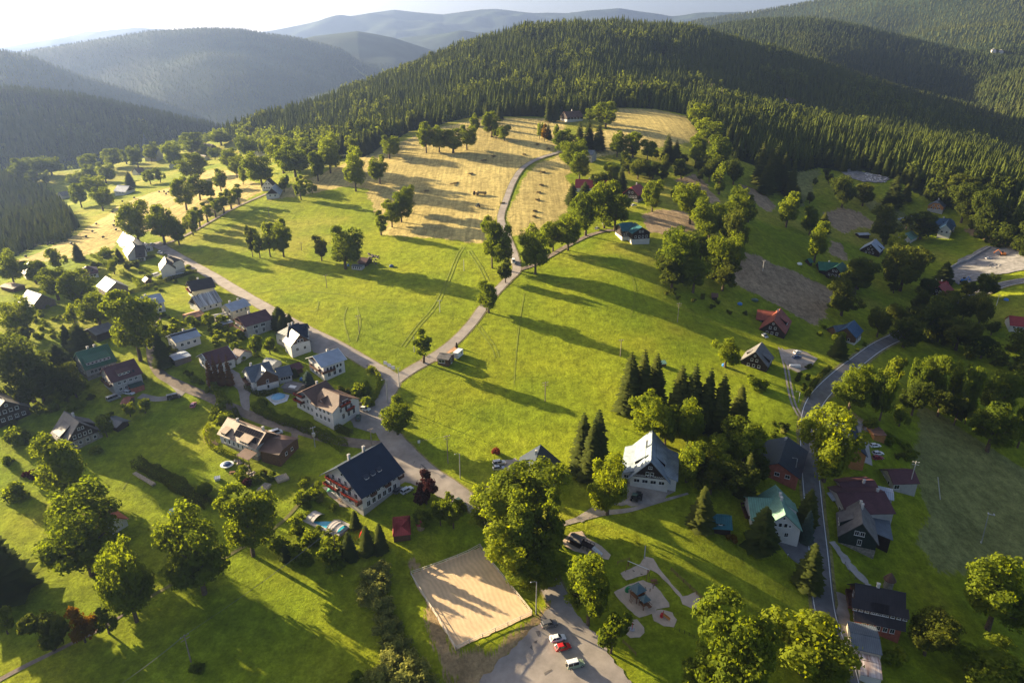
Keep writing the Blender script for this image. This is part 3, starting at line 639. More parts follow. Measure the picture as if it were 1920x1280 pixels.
A([(1178,735,1268,828)], 'y'); A([(1262,745,1325,838),(1225,770,1275,840)]); A([(1300,818,1375,895)], 'y'); A([(1352,785,1445,880),(1262,830,1320,905)], ''); A([(1300,860,1370,930),(1350,865,1420,935),(1405,850,1450,905)], 'd')
for q in [(1292,912,1334,992),(1398,950,1452,1030),(1492,915,1528,985),(1490,1018,1536,1102),(1380,848,1412,935)]: T('spruce', *q)
T('bluespruce', 1494,955,1524,1015)
T('purple', 770,885,826,948)
A([(808,934,842,985),(830,930,868,990)]); T('bush',770,950,810,985); T('bush',845,930,875,960)
for q in [(640,972,672,1048),(672,960,706,1040),(700,955,728,1035),(655,940,678,990),(525,1010,548,1050)]: T('thuja', *q)
for q in [(548,900,578,960),(570,905,600,945),(540,965,575,1000),(560,990,600,1025),(590,1000,640,1050),(600,1020,650,1065),(535,1015,580,1060),(505,1000,545,1040)]: T('bush', *q)
A([(714,746,773,816)]); T('slim', 778,618,810,682); A([(892,528,940,586)]); A([(934,488,962,530)], 'd')
A([(902,412,942,500),(922,425,968,505),(974,428,1035,512)]); A([(1015,415,1060,470)])
A([(1040,400,1092,468),(1072,362,1128,440),(1108,342,1162,425),(1125,365,1185,432)]); A([(1110,326,1138,358)], 'd'); A([(1133,308,1162,350)])
for q in [(1060,342,1085,386),(1082,340,1110,384),(1153,312,1175,362)]: T('spruce', *q)
A([(1204,340,1245,395),(1256,343,1284,378)]); A([(1266,348,1328,418)], 'y')
A([(1368,350,1410,405)]); A([(1356,368,1412,430),(1302,376,1364,452),(1222,426,1312,528)], ''); A([(1348,403,1388,455),(1292,440,1338,495),(1320,438,1388,530)]); A([(1276,478,1330,548)]); A([(1358,400,1405,485),(1390,368,1422,415),(1235,480,1290,540),(1330,490,1385,545)], 'd')
# --- the clearing and the upper fields
A([(698,395,728,440),(715,378,752,425),(730,360,772,415),(748,350,780,398)]); A([(640,282,688,356),(692,294,729,343),(710,256,748,296)])
A([(782,231,814,284),(804,239,842,284),(826,244,872,285),(857,237,893,279)]); A([(880,216,902,250),(906,212,938,255),(922,234,938,260),(933,236,958,263)]); A([(1112,194,1161,238),(1095,202,1118,228)])
for q in [(885,196,899,238),(907,190,920,230),(930,192,943,225),(946,178,959,217),(1022,174,1036,230),(1034,174,1048,230),(1022,232,1034,262)]: T('spruce', *q)
A([(1005,232,1019,259),(1035,234,1049,259)]); T('autumn', 1013,234,1029,264)
A([(1040,246,1082,290),(1046,262,1098,318),(1066,286,1108,336)])
for q in [(1075,228,1096,282),(1092,226,1114,280),(1110,232,1134,284)]: T('spruce', *q)
A([(1142,249,1174,293),(1170,249,1205,294),(1200,264,1230,300),(1290,256,1322,312),(1306,225,1360,266),(1322,257,1382,315)]); A([(1290,196,1332,240)])
for q in [(1238,250,1262,304),(1256,262,1276,308),(1358,232,1378,270),(1376,238,1396,285),(1410,266,1436,348),(1432,272,1464,358),(1452,286,1476,362),(1420,300,1450,366),(1470,300,1492,372),(1482,348,1502,382)]: T('spruce', *q)
A([(1236,290,1258,328),(1180,300,1214,335),(1210,305,1240,335),(1160,285,1185,318),(1262,300,1295,335)], 'd'); T('poplar', 1336,308,1366,362); A([(1318,300,1345,340),(1360,300,1395,345)], 'd')
A([(1456,362,1502,424)]); A([(1502,390,1542,440),(1510,418,1556,490)]); T('spruce', 1530,396,1552,440)
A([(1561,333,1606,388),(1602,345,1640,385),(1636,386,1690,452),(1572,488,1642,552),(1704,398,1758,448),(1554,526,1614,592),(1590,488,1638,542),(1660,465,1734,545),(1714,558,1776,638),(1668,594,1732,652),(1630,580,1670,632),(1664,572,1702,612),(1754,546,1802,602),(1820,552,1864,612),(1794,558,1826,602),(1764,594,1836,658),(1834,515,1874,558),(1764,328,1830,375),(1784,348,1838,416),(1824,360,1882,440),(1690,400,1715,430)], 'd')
A([(1665,441,1704,500)], 'y'); A([(1712,540,1745,585)], 'd'); T('bushy', 1562,616,1590,645)
for q in [(1654,328,1688,393),(1687,343,1706,378),(1752,488,1783,534),(1556,625,1585,672)]: T('spruce', *q)
# --- the village on the left
A([(16,299,56,338),(44,296,86,328),(74,297,112,324),(150,289,186,320),(184,281,230,314),(222,282,248,307),(240,274,270,314),(266,269,296,302),(304,269,347,314),(328,251,386,287),(376,271,394,290),(391,276,412,299),(390,248,436,270),(410,281,448,317),(446,254,482,296),(426,291,457,332),(500,261,556,322),(458,289,516,348),(444,312,463,345),(518,277,584,330),(580,288,607,338),(556,264,592,292),(590,254,642,322),(330,289,382,337),(397,319,426,357),(325,336,364,392),(352,331,391,374),(383,342,404,373),(178,306,213,344),(157,329,202,367),(169,352,208,394),(132,345,164,388),(268,319,292,345),(289,315,308,342),(40,321,76,347),(76,321,92,347),(120,323,162,349),(155,309,180,340),(222,381,282,452),(274,386,330,458),(316,414,348,458),(344,396,372,440)])
T('spruce', 236,320,254,352)
for x, y in [(375,428),(390,419),(405,410),(420,402),(434,394),(448,386),(360,436)]: T('slim', x-11, y-40, x+11, y)
A([(521,329,541,359),(549,330,575,374),(574,339,594,364),(582,288,606,338)]) ; A([(460,424,478,480)], 'd')
A([(487,420,518,480),(508,414,547,480),(472,430,495,482)]); A([(584,441,617,488)], 'd'); A([(611,427,678,503)])
A([(-6,472,42,534),(40,488,84,532),(72,501,132,562),(117,509,180,576),(-2,558,57,632),(146,550,217,615),(119,566,152,610)]); A([(204,553,294,676)], '')
A([(90,466,123,507)], ''); T('spruce', 139,453,158,490)
A([(-5,632,95,755),(108,682,162,750),(40,690,110,760)], 'd'); A([(-10,625,60,700)], '')
for q in [(134,603,176,664),(90,640,138,700),(120,605,140,655),(216,464,233,492),(508,573,542,614),(537,586,554,620),(520,590,538,622),(292,620,322,690)]: T('spruce', *q)
A([(199,484,223,514),(374,585,403,614),(460,624,494,668),(491,630,517,664),(255,746,284,775),(230,756,254,782),(181,780,211,820),(362,898,402,932)])
for x in (397,408,420,433): T('brownspruce', x-8, 662, x+8, 725)
T('thuja', 547,680,561,707); T('bluespruce', 564,694,593,722); T('bluespruce', 572,695,590,718)
for k, qs in {'bushy': [(120,745,156,772),(168,830,194,854),(310,598,346,624),(395,620,420,640),(420,622,446,645),(440,610,462,632),(396,768,440,800),(300,615,325,640),(1400,705,1440,730)],
 'bush': [(60,748,82,784),(80,755,104,776),(58,805,102,850),(5,793,49,840),(-2,840,22,884),(-2,893,42,950),(14,910,52,938),(183,463,213,482),(345,590,372,612),(405,590,435,612),(424,640,452,662),(352,700,372,720),(366,700,382,730),(382,715,396,745),(480,735,500,765),(400,745,430,775),(655,715,690,745),(672,740,700,765),(560,890,580,905),(470,885,500,905),(500,880,520,905),(680,720,700,742),(240,690,270,715),(1620,780,1650,805),(1690,840,1720,862),(440,872,470,900),(475,935,500,965)],
 'bushd': [(232,490,250,508),(245,485,262,505),(170,490,190,505),(270,512,285,528),(640,470,660,490),(300,640,320,665),(318,650,335,670),(345,690,362,712),(632,722,655,745),(215,700,240,730),(190,770,212,790),(1460,790,1482,810)],
 'bushp': [(44,880,70,904),(455,892,475,912)], 'bushr': [(921,832,942,858)], 'busha': [(484,875,502,898),(1364,1000,1386,1018)]}.items():
    for q in qs: T(k, *q)
A([(1336,635,1390,690)], 'y'); T('bushy', 1412,712,1440,728)
# --- woods that read as single trees but cannot be told apart: along the wood edge and in the left valley
def fill(k, pix, n, h, wd, label, group, gap=4.5, mix=()):
    pl = wpoly(pix, 40); a = np.array(pl); got = []; tries = 0
    while len(got) < n and tries < n*60:
        tries += 1; x = rnd.uniform(a[:,0].min(), a[:,0].max()); y = rnd.uniform(a[:,1].min(), a[:,1].max())
        if not inpoly(np.array([x]), np.array([y]), pl)[0]: continue
        if any((x-u)**2+(y-v)**2 < gap*gap for u, v in got): continue
        got.append((x, y)); kk = k if not mix or rnd.random() < .7 else rnd.choice(mix); f = rnd.uniform(.75, 1.2)
        plant(kk, x, y, h*f, wd*f*rnd.uniform(.9,1.1), label=label, group=group)
    return got
fill('mid', [(440,255),(520,262),(640,262),(700,240),(720,272),(690,290),(640,300),(600,320),(520,300),(450,285)], 60, 13, 10, 'green broadleaf tree in the wood along the lower left edge of the spruce hill', 'broadleaf trees of the wood edge', 8, ('midy','midd'))
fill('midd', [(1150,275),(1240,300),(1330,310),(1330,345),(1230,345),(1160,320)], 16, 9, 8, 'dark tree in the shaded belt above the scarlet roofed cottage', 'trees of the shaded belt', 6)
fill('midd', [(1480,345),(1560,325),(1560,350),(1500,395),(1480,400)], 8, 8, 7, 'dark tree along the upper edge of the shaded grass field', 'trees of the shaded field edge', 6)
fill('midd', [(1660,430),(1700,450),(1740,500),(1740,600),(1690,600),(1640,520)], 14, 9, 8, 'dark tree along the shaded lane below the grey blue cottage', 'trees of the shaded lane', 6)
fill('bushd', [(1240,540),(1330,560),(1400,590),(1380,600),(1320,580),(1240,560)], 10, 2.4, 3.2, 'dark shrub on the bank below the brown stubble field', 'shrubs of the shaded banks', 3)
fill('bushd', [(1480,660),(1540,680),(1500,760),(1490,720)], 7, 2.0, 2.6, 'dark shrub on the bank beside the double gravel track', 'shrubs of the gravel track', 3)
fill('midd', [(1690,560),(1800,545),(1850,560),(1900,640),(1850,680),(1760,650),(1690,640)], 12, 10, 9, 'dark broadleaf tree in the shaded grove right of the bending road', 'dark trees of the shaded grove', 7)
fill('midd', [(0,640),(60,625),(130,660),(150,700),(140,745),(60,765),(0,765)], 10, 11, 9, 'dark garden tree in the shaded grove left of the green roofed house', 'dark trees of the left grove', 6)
fill('spruce', [(-40,340),(50,345),(100,375),(142,425),(125,450),(70,458),(20,478),(-40,482)], 105, 14, 7, 'dark spruce in the small wood beside the hay field far left', 'spruces of the small left wood', 4, ())
for pl_, n_ in [([(60,570),(130,580),(200,600),(160,640),(60,640)],30),([(240,500),(330,470),(380,520),(300,560),(250,540)],18),([(300,590),(380,590),(440,610),(440,650),(390,650),(310,640)],26),([(440,620),(520,640),(520,660),(450,680)],8),([(120,690),(190,730),(150,770),(60,770)],14),([(570,890),(640,960),(660,1050),(560,1060),(540,960)],16),([(640,700),(700,690),(700,740),(650,750)],5),([(20,780),(120,850),(60,950),(0,900)],9),([(400,770),(460,800),(420,830)],4),([(1440,780),(1500,800),(1490,840),(1440,830)],4),([(1680,800),(1720,850),(1700,880),(1660,840)],6),([(1540,600),(1640,640),(1600,670),(1530,640)],6)]:
    fill('bush', pl_, n_, 2.2, 3.0, 'rounded garden shrub among the plots between the houses', 'small shrubs of the gardens', 2.6, ('bushy','bushd','shrub'))
def broad_mass(name, pix, n, h, wd, m, gap, q=420):
    """a wood of round crowns that reads as one mass"""
    pl = wpoly(pix, 40); a = np.array(pl); VV = []; FF = []; b = 0; got = []; g = np.random.default_rng(len(pix)*n); tries = 0
    protos = [crown_mesh('p', 10, 9, q, 21, 300+i, m, .0, .62) for i in range(4)]; arr = []
    for d in protos: v = np.empty(len(d.vertices)*3); d.vertices.foreach_get('co', v); arr.append(v.reshape(-1,3)); bpy.data.meshes.remove(d)
    while len(got) < n and tries < n*60:
        tries += 1; x, y = g.uniform(a[:,0].min(),a[:,0].max()), g.uniform(a[:,1].min(),a[:,1].max())
        if not inpoly(np.array([x]),np.array([y]),pl)[0] or any((x-u)**2+(y-w_)**2 < gap*gap for u, w_ in got): continue
        got.append((x, y)); f = g.uniform(.7,1.25); t = g.uniform(0,6.28); v = arr[g.integers(4)]; c, s_ = math.cos(t), math.sin(t)
        V = np.c_[(v[:,0]*c-v[:,1]*s_)*wd/9*f + x, (v[:,0]*s_+v[:,1]*c)*wd/9*f + y, v[:,2]*h/10*f + gz(x,y)]; VV.append(V); FF.append(np.arange(len(V)).reshape(-1,4)+b); b += len(V)
    return kind(nmesh(name, np.concatenate(VV), np.concatenate(FF), m), 'stuff')
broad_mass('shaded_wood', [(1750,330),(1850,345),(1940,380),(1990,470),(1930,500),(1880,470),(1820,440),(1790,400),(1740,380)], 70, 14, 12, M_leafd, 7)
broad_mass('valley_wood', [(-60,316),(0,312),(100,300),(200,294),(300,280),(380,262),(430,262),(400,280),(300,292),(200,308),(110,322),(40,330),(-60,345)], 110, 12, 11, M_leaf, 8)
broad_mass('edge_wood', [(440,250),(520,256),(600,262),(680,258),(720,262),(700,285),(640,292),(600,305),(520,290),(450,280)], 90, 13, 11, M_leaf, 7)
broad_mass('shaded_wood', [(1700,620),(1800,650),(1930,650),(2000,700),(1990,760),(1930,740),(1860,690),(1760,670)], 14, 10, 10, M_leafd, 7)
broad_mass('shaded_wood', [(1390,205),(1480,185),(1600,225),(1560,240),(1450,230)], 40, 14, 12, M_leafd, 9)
def hedge(pix, wd, h, m, dens=95, leaf=.22, ragged=.25, seed=0):
    L = resample(smooth_line([tuple(P(*q))[:2] for q in pix], 6), .5); g = np.random.default_rng(100+seed); ln = len(L)*.5; n = int(ln*(wd+2*h)*dens/4)
    i = g.integers(0, len(L), n); t = np.gradient(L, axis=0); t /= np.linalg.norm(t, axis=1)[:, None]; nr = np.c_[-t[:,1], t[:,0]]
    face = g.random(n); top = face < wd/(wd+2*h); s = np.where(g.random(n) < .5, -1, 1)
    rag = 1 + ragged*vnoise(L[i,0], L[i,1], 2.2, seed)
    off = np.where(top, g.uniform(-.5,.5,n), .5*s)*wd*rag; z = np.where(top, 1, g.uniform(.02,1,n))*h*rag
    c = L[i] + nr[i]*off[:, None] + t[i]*g.uniform(-.3,.3,n)[:, None]; o0 = L[len(L)//2]; z0 = gz(*o0)
    C = np.c_[c - o0, H(c[:,0], c[:,1]) - z0 + z]; N = np.c_[nr[i]*(np.where(top,0,s))[:, None], np.where(top,1.0,.2)]
    N = N + g.normal(size=(n,3))*.5; N /= np.linalg.norm(N, axis=1)[:, None]; C += g.normal(size=(n,3))*.10
    V, F = quads(C, N, leaf*g.uniform(.6,1.4,n), leaf*g.uniform(.5,1.1,n), g)
    return nmesh('hedge', V, F, m, loc=(o0[0], o0[1], z0))
for i, (pix, wd, h, m, lab) in enumerate([
 ([(258,872),(285,886),(320,905),(355,928),(392,950)], 3.6, 2.6, M_leafd, 'dark overgrown thuja hedge beside the long stack of cut timber'),
 ([(478,764),(520,788),(560,800),(610,822),(645,842)], 3.2, 2.4, M_leaf, 'tall shaggy hedge between the lower lane and the white pension with curved gable'),
 ([(632,806),(658,816)], 2.4, 2.2, M_leafd, 'clipped block hedge by the yard entrance near the wooden pole'),
 ([(392,800),(386,818),(396,838),(414,848),(440,858)], 1.3, 1.4, M_leafy, 'low curved hedge wrapped around the solar panel farmhouse lawn'),
 ([(660,752),(690,756),(706,742),(712,715),(706,700),(694,692)], 1.4, 1.6, M_leafy, 'rounded clipped hedge around the garden at the road junction'),
 ([(216,558),(260,545),(320,525),(368,510)], 1.6, 1.6, M_leafd, 'long straight dark hedge below the black roofed white villa'),
 ([(172,480),(190,490),(205,505)], 1.5, 1.6, M_leaf, 'short hedge in front of the two steep roofed villas'),
 ([(228,512),(250,525),(262,540)], 1.6, 1.7, M_leaf, 'clipped hedge between the brown barn and the black roofed villa'),
 ([(248,498),(270,488),(290,482)], 1.4, 1.5, M_leafd, 'hedge behind the black roofed white villa by the road'),
 ([(440,770),(450,790),(458,800)], 1.6, 1.6, M_leafd, 'short dark hedge between the lower lane and the steep drive'),
 ([(462,728),(490,742),(520,735)], 1.5, 1.6, M_leafd, 'hedge along the round paddling pool below the grey roofed house'),
 ([(398,718),(412,745),(430,765)], 2.2, 2.4, M_leaf, 'shaggy hedge along the steep drive below the brown roofed house'),
 ([(1660,815),(1690,835),(1712,862)], 1.5, 1.3, M_leaf, 'low ragged hedge between the shaded hay meadow and the parked cars'),
 ([(1556,690),(1530,715),(1512,745)], 1.6, 1.2, M_leafd, 'low dark hedge on the bank above the bend of the main road'),
 ([(1182,860),(1178,885),(1172,905)], 1.0, 1.0, M_leafd, 'low hedge along the left wall of the white pension')]):
    tag(hedge(pix, wd, h, m, seed=i), lab, 'hedge', 'hedges of the village')
# --- the great spruce wood: the trees that show largest stand as trees of their own, the mass behind them is one wood
def lowspruce(g, n5=6, tiers=6):
    V = [(0,0,1.0)]; F = []
    for i in range(tiers):
        f = i/tiers; z = .08 + .86*f; r = .5*(1-f)**.85; z2 = z + (1.25/tiers)
        for j in range(n5):
            a = 2*math.pi*(j + g.random()*.7)/n5 + i; q = r*g.uniform(.7,1.15); b = len(V)
            V += [(math.cos(a-.42)*q*.8, math.sin(a-.42)*q*.8, z), (math.cos(a)*q*1.1, math.sin(a)*q*1.1, z-.035), (math.cos(a+.42)*q*.8, math.sin(a+.42)*q*.8, z), (0,0,min(z2,1))]
            F += [(b,b+1,b+3),(b+1,b+2,b+3)]
    return np.array(V), np.array(F)
def mass(name, xs, ys, hs, ws, m, tiers=6, n5=6, nv=5):
    VV = []; FF = []; b = 0; g = np.random.default_rng(3); var = g.integers(0, nv, len(xs)); zs = H(xs, ys); rot = g.uniform(0, 6.28, len(xs))
    for v in range(nv):
        V0, F0 = lowspruce(g, n5, tiers); k = np.nonzero(var == v)[0]
        c, s = np.cos(rot[k])[:, None], np.sin(rot[k])[:, None]
        X = (V0[None,:,0]*c - V0[None,:,1]*s)*ws[k][:, None] + xs[k][:, None]; Y = (V0[None,:,0]*s + V0[None,:,1]*c)*ws[k][:, None] + ys[k][:, None]
        Z = V0[None,:,2]*hs[k][:, None] + zs[k][:, None] - .5
        VV.append(np.stack([X,Y,Z], -1).reshape(-1,3)); FF.append((F0[None] + (np.arange(len(k))*len(V0))[:, None, None] + b).reshape(-1,3)); b += len(k)*len(V0)
    return kind(nmesh(name, np.concatenate(VV), np.concatenate(FF), m), 'stuff')
M_wood = leafmat('wood_needles', (.030,.050,.014), (.095,.115,.022), .10)
_N = M_wood.node_tree.nodes; [setattr(n.inputs['Scale'], 'default_value', .055) for n in _N if n.type == 'TEX_NOISE']
def jgrid(x0, x1, y0, y1, s):
    gx, gy = np.meshgrid(np.arange(x0, x1, s), np.arange(y0, y1, s)); n = gx.size
    return gx.ravel() + rng.uniform(-.5,.5,n)*s, gy.ravel() + rng.uniform(-.5,.5,n)*s
def seen_xy(x, y, extra=40):
    z = H(x, y); d = y*cP - (z-CAM_Z)*sP; px = 960 + FPX*x/d; return (px > -extra) & (px < 1920+extra)
gx, gy = jgrid(-900, 1250, 480, 1420, 5.3); th = np.arctan2(gx, gy); rr = np.hypot(gx, gy); dist = rr - np.interp(th, *WOOD)
ok = in_wood(gx, gy) & (rr < 1400) & seen_xy(gx, gy) & (rng.random(len(gx)) < np.where(dist < 60, .75, .92)) & (vnoise(gx, gy, 26, 71) + .5*vnoise(gx, gy, 90, 72) < .98)
gx, gy, dist = gx[ok], gy[ok], dist[ok]
hh = rng.uniform(9, 21, len(gx))*(1 + .12*vnoise(gx, gy, 70, 41) + .22*vnoise(gx, gy, 24, 42)); ww = hh*rng.uniform(.34,.47,len(gx))
order = np.argsort(dist + .06*np.hypot(gx, gy)); front = order[:120]; back = order[120:]
for i in front:
    plant('spruce', gx[i], gy[i], hh[i]*.95, ww[i]*1.1, label='dark green spruce standing in the front rows of the hill wood', group='spruces at the edge of the hill wood')
lt = (vnoise(gx[back], gy[back], 45, 61) + rng.uniform(-.9,.9,len(back))) > .92
mass('spruce_wood', gx[back][~lt], gy[back][~lt], hh[back][~lt], ww[back][~lt], M_wood)
dd = rng.random(len(back)) < .012; mass('dead_spruces', gx[back][dd], gy[back][dd], hh[back][dd]*1.02, ww[back][dd]*.6, leafmat('dead_needles', (.16,.13,.10), (.26,.21,.16), .1))
def round_mass(name, xs, ys, hs, ws, m, q):
    protos = [crown_mesh('p', 10, 9, q, 21, 400+i, m, .0, .95) for i in range(4)]; VV = []; FF = []; b = 0; zs = H(xs, ys)
    for i, d in enumerate(protos):
        v = np.empty(len(d.vertices)*3); d.vertices.foreach_get('co', v); v = v.reshape(-1,3); bpy.data.meshes.remove(d); k = np.arange(i, len(xs), 4); t = rng.uniform(0, 6.28, len(k)); c, s_ = np.cos(t)[:, None], np.sin(t)[:, None]
        X = (v[None,:,0]*c - v[None,:,1]*s_)*(ws[k]/9)[:, None] + xs[k][:, None]; Y = (v[None,:,0]*s_ + v[None,:,1]*c)*(ws[k]/9)[:, None] + ys[k][:, None]; Z = v[None,:,2]*(hs[k]/10)[:, None] + zs[k][:, None]
        VV.append(np.stack([X,Y,Z],-1).reshape(-1,3)); n = len(k)*len(v); FF.append(np.arange(n).reshape(-1,4) + b); b += n
    return kind(nmesh(name, np.concatenate(VV), np.concatenate(FF), m), 'stuff')
M_larch = leafmat('mixed_wood_leaves', (.07,.10,.02), (.17,.19,.03), .3)
round_mass('mixed_wood', gx[back][lt], gy[back][lt], hh[back][lt]*.9, ww[back][lt]*1.35, M_larch, 130)
def far_mass(name, r0, r1, a0, a1, s, h, m, tiers, n5, keep=1.0):
    fx, fy = jgrid(math.sin(R(a0))*r1 if a0 < 0 else math.sin(R(a0))*r0, math.sin(R(a1))*r1 if a1 > 0 else math.sin(R(a1))*r0, r0*.75, r1, s)
    t = np.degrees(np.arctan2(fx, fy)); q = np.hypot(fx, fy); k = (q > r0) & (q < r1) & (t > a0) & (t < a1) & seen_xy(fx, fy); fx, fy = fx[k], fy[k]
    k = rng.random(len(fx)) < keep; fx, fy = fx[k], fy[k]
    # only slopes that face the camera show
    z = H(fx, fy); q = np.hypot(fx, fy); zb = H(fx*(1-60/q), fy*(1-60/q)); k = (z - zb)/60 > (z - CAM_Z)/q - .03; fx, fy = fx[k], fy[k]
    hs = rng.uniform(.8,1.15,len(fx))*h; return mass(name, fx, fy, hs, hs*rng.uniform(.42,.58,len(fx)), m, tiers, n5)
pl_ = wpoly([(-60,335),(50,340),(105,372),(148,425),(128,452),(70,462),(20,482),(-60,490)], 40); a_ = np.array(pl_); vx, vy = jgrid(a_[:,0].min(), a_[:,0].max(), a_[:,1].min(), a_[:,1].max(), 4.6); k_ = inpoly(vx, vy, pl_); vx, vy = vx[k_], vy[k_]
hv = rng.uniform(8, 14, len(vx)); mass('valley_spruces', vx, vy, hv, hv*rng.uniform(.40,.52,len(vx)), M_wood)
M_wood2 = leafmat('far_needles', (.034,.055,.020), (.10,.11,.03), .10)
[setattr(n.inputs['Scale'], 'default_value', .02) for n in M_wood2.node_tree.nodes if n.type == 'TEX_NOISE']
far_mass('far_wood', 1180, 1640, -39, -14, 8, 11, M_wood2, 4, 5)
far_mass('far_wood', 1400, 1900, 20, 39, 9, 17, M_wood2, 4, 5)
far_mass('far_wood', 1500, 2300, 4, 39, 10, 18, M_wood2, 3, 5)
far_mass('far_wood', 2300, 4000, 4, 39, 16, 14, M_wood2, 2, 5)
far_mass('far_wood', 1900, 3850, -39, -2, 16, 10, M_wood2, 2, 5)
# ------------------------------------------------------------------ houses
RM = {}
for n_, c_, ro, rib, dirt in [('navy',(.020,.034,.060),.42,.5,.12),('black',(.035,.032,.036),.5,.4,.2),('brownblack',(.055,.042,.040),.5,.4,.2),('maroon',(.115,.050,.055),.5,.45,.18),('brown',(.15,.085,.06),.5,.4,.2),
    ('redtile',(.30,.085,.055),.55,.35,.22),('red',(.36,.055,.05),.5,.5,.15),('green',(.045,.16,.10),.5,.6,.18),('palegreen',(.20,.36,.27),.5,.7,.18),('teal',(.035,.15,.17),.5,.6,.2),
    ('lightblue',(.42,.47,.54),.45,.6,.12),('slate',(.13,.155,.18),.5,.5,.16),('grey',(.17,.16,.155),.6,.45,.25),('white',(.30,.295,.285),.5,.5,.12),('whiteblue',(.27,.32,.37),.6,.9,.22),('tan',(.34,.24,.17),.55,.4,.15),
    ('blue',(.05,.11,.19),.45,.5,.15),('darkgreen',(.03,.07,.055),.5,.5,.15),('steel',(.40,.42,.44),.4,.35,.2)]:
    RM[n_] = roofmat('roof_'+n_, c_, ro, rib, 0, dirt, .22)
RM['rusty'] = mat('rusty_sheet', (.40,.20,.10), .7, .5, .5, sc3=(2.2,.25,.25), col2=(.16,.07,.04))
RM['streaked'] = mat('streaked_sheet', (.50,.52,.54), .5, .3, .9, sc3=(1.5,.1,.1), col2=(.05,.035,.03))
RM['rustywhite'] = mat('rusty_white_sheet', (.55,.50,.46), .6, .4, .7, sc3=(2.5,.2,.2), col2=(.22,.08,.04))
WMt = {'white': mat('render_white', (.62,.60,.56), .85, .07, .5), 'cream': mat('render_cream', (.58,.52,.40), .85, .08, .5), 'grey': mat('render_grey', (.40,.38,.35), .9, .12, .5),
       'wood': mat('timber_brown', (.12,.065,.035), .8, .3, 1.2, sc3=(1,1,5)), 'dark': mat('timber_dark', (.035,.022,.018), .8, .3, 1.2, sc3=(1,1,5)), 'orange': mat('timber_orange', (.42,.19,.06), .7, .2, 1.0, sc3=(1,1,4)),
       'stone': mat('rubble_stone', (.30,.27,.23), .9, .35, 1.2, bump=.6), 'brick': mat('red_brick', (.36,.11,.07), .85, .2, 1.2), 'deepgreen': mat('timber_green', (.018,.032,.026), .7, .2, 1.0),
       'palegreenwall': mat('render_palegreen', (.50,.56,.44), .85, .07, .5), 'barngrey': mat('timber_grey', (.17,.14,.12), .9, .3, 1.2, sc3=(1,1,5))}
M_pane = mat('window_glass', (.018,.022,.028), .12, .3, .8, spec=.6)
M_frame = mat('window_frame', (.72,.71,.68), .5, .04, 2)
M_chim = mat('chimney_render', (.58,.55,.50), .85, .15, 1.5)
M_flow = mat('red_geraniums', (.55,.02,.02), .8, .6, 3.5, col2=(.10,.09,.02))
M_bal = mat('balcony_timber', (.10,.045,.028), .7, .25, 2)
M_solar = mat('solar_cell', (.022,.020,.026), .9, .15, 1, spec=0)
M_met = mat('galvanised', (.45,.45,.45), .45, .12, 1, metal=.5)
WINM = {}
def window(w_, h_, parent, loc, rz, kind_='w'):
    """one window: panes as the part, the frame round it as its sub-part (shared meshes)"""
    k = (round(w_,2), round(h_,2), kind_)
    if k not in WINM:
        mb = MB(); mb.box(-w_/2, w_/2, -.02, .05, 0, h_, 0); o = mb.build('window', M_pane); pm = o.data; bpy.data.objects.remove(o)
        mb = MB(); f = .11
        mb.box(-w_/2-f, w_/2+f, -.02, .09, -f, 0); mb.box(-w_/2-f, w_/2+f, -.02, .09, h_, h_+f); mb.box(-w_/2-f, -w_/2, -.02, .09, 0, h_); mb.box(w_/2, w_/2+f, -.02, .09, 0, h_)
        if w_ > .9: mb.box(-.035, .035, -.02, .075, 0, h_)
        mb.box(-w_/2-.2, w_/2+.2, -.02, .17, -f-.06, -f-.003)
        o = mb.build('frame', M_frame if kind_ != 'd' else M_bal); fm = o.data; bpy.data.objects.remove(o); WINM[k] = (pm, fm)
    pm, fm = WINM[k]
    a = bpy.data.objects.new('window' if kind_ == 'w' else 'door', pm); link(a, parent); a.location = loc; a.rotation_euler.z = rz
    b = bpy.data.objects.new('frame', fm); link(b, a); return a
LAND = []     # landmarks used to describe trees: (pixel x, pixel y, phrase)
HOUSES = []
def rayplane(px, py, z):
    d = raydir(px, py); t = (z - CAM_Z)/d[2]; return Vector((d[0]*t, d[1]*t, z))
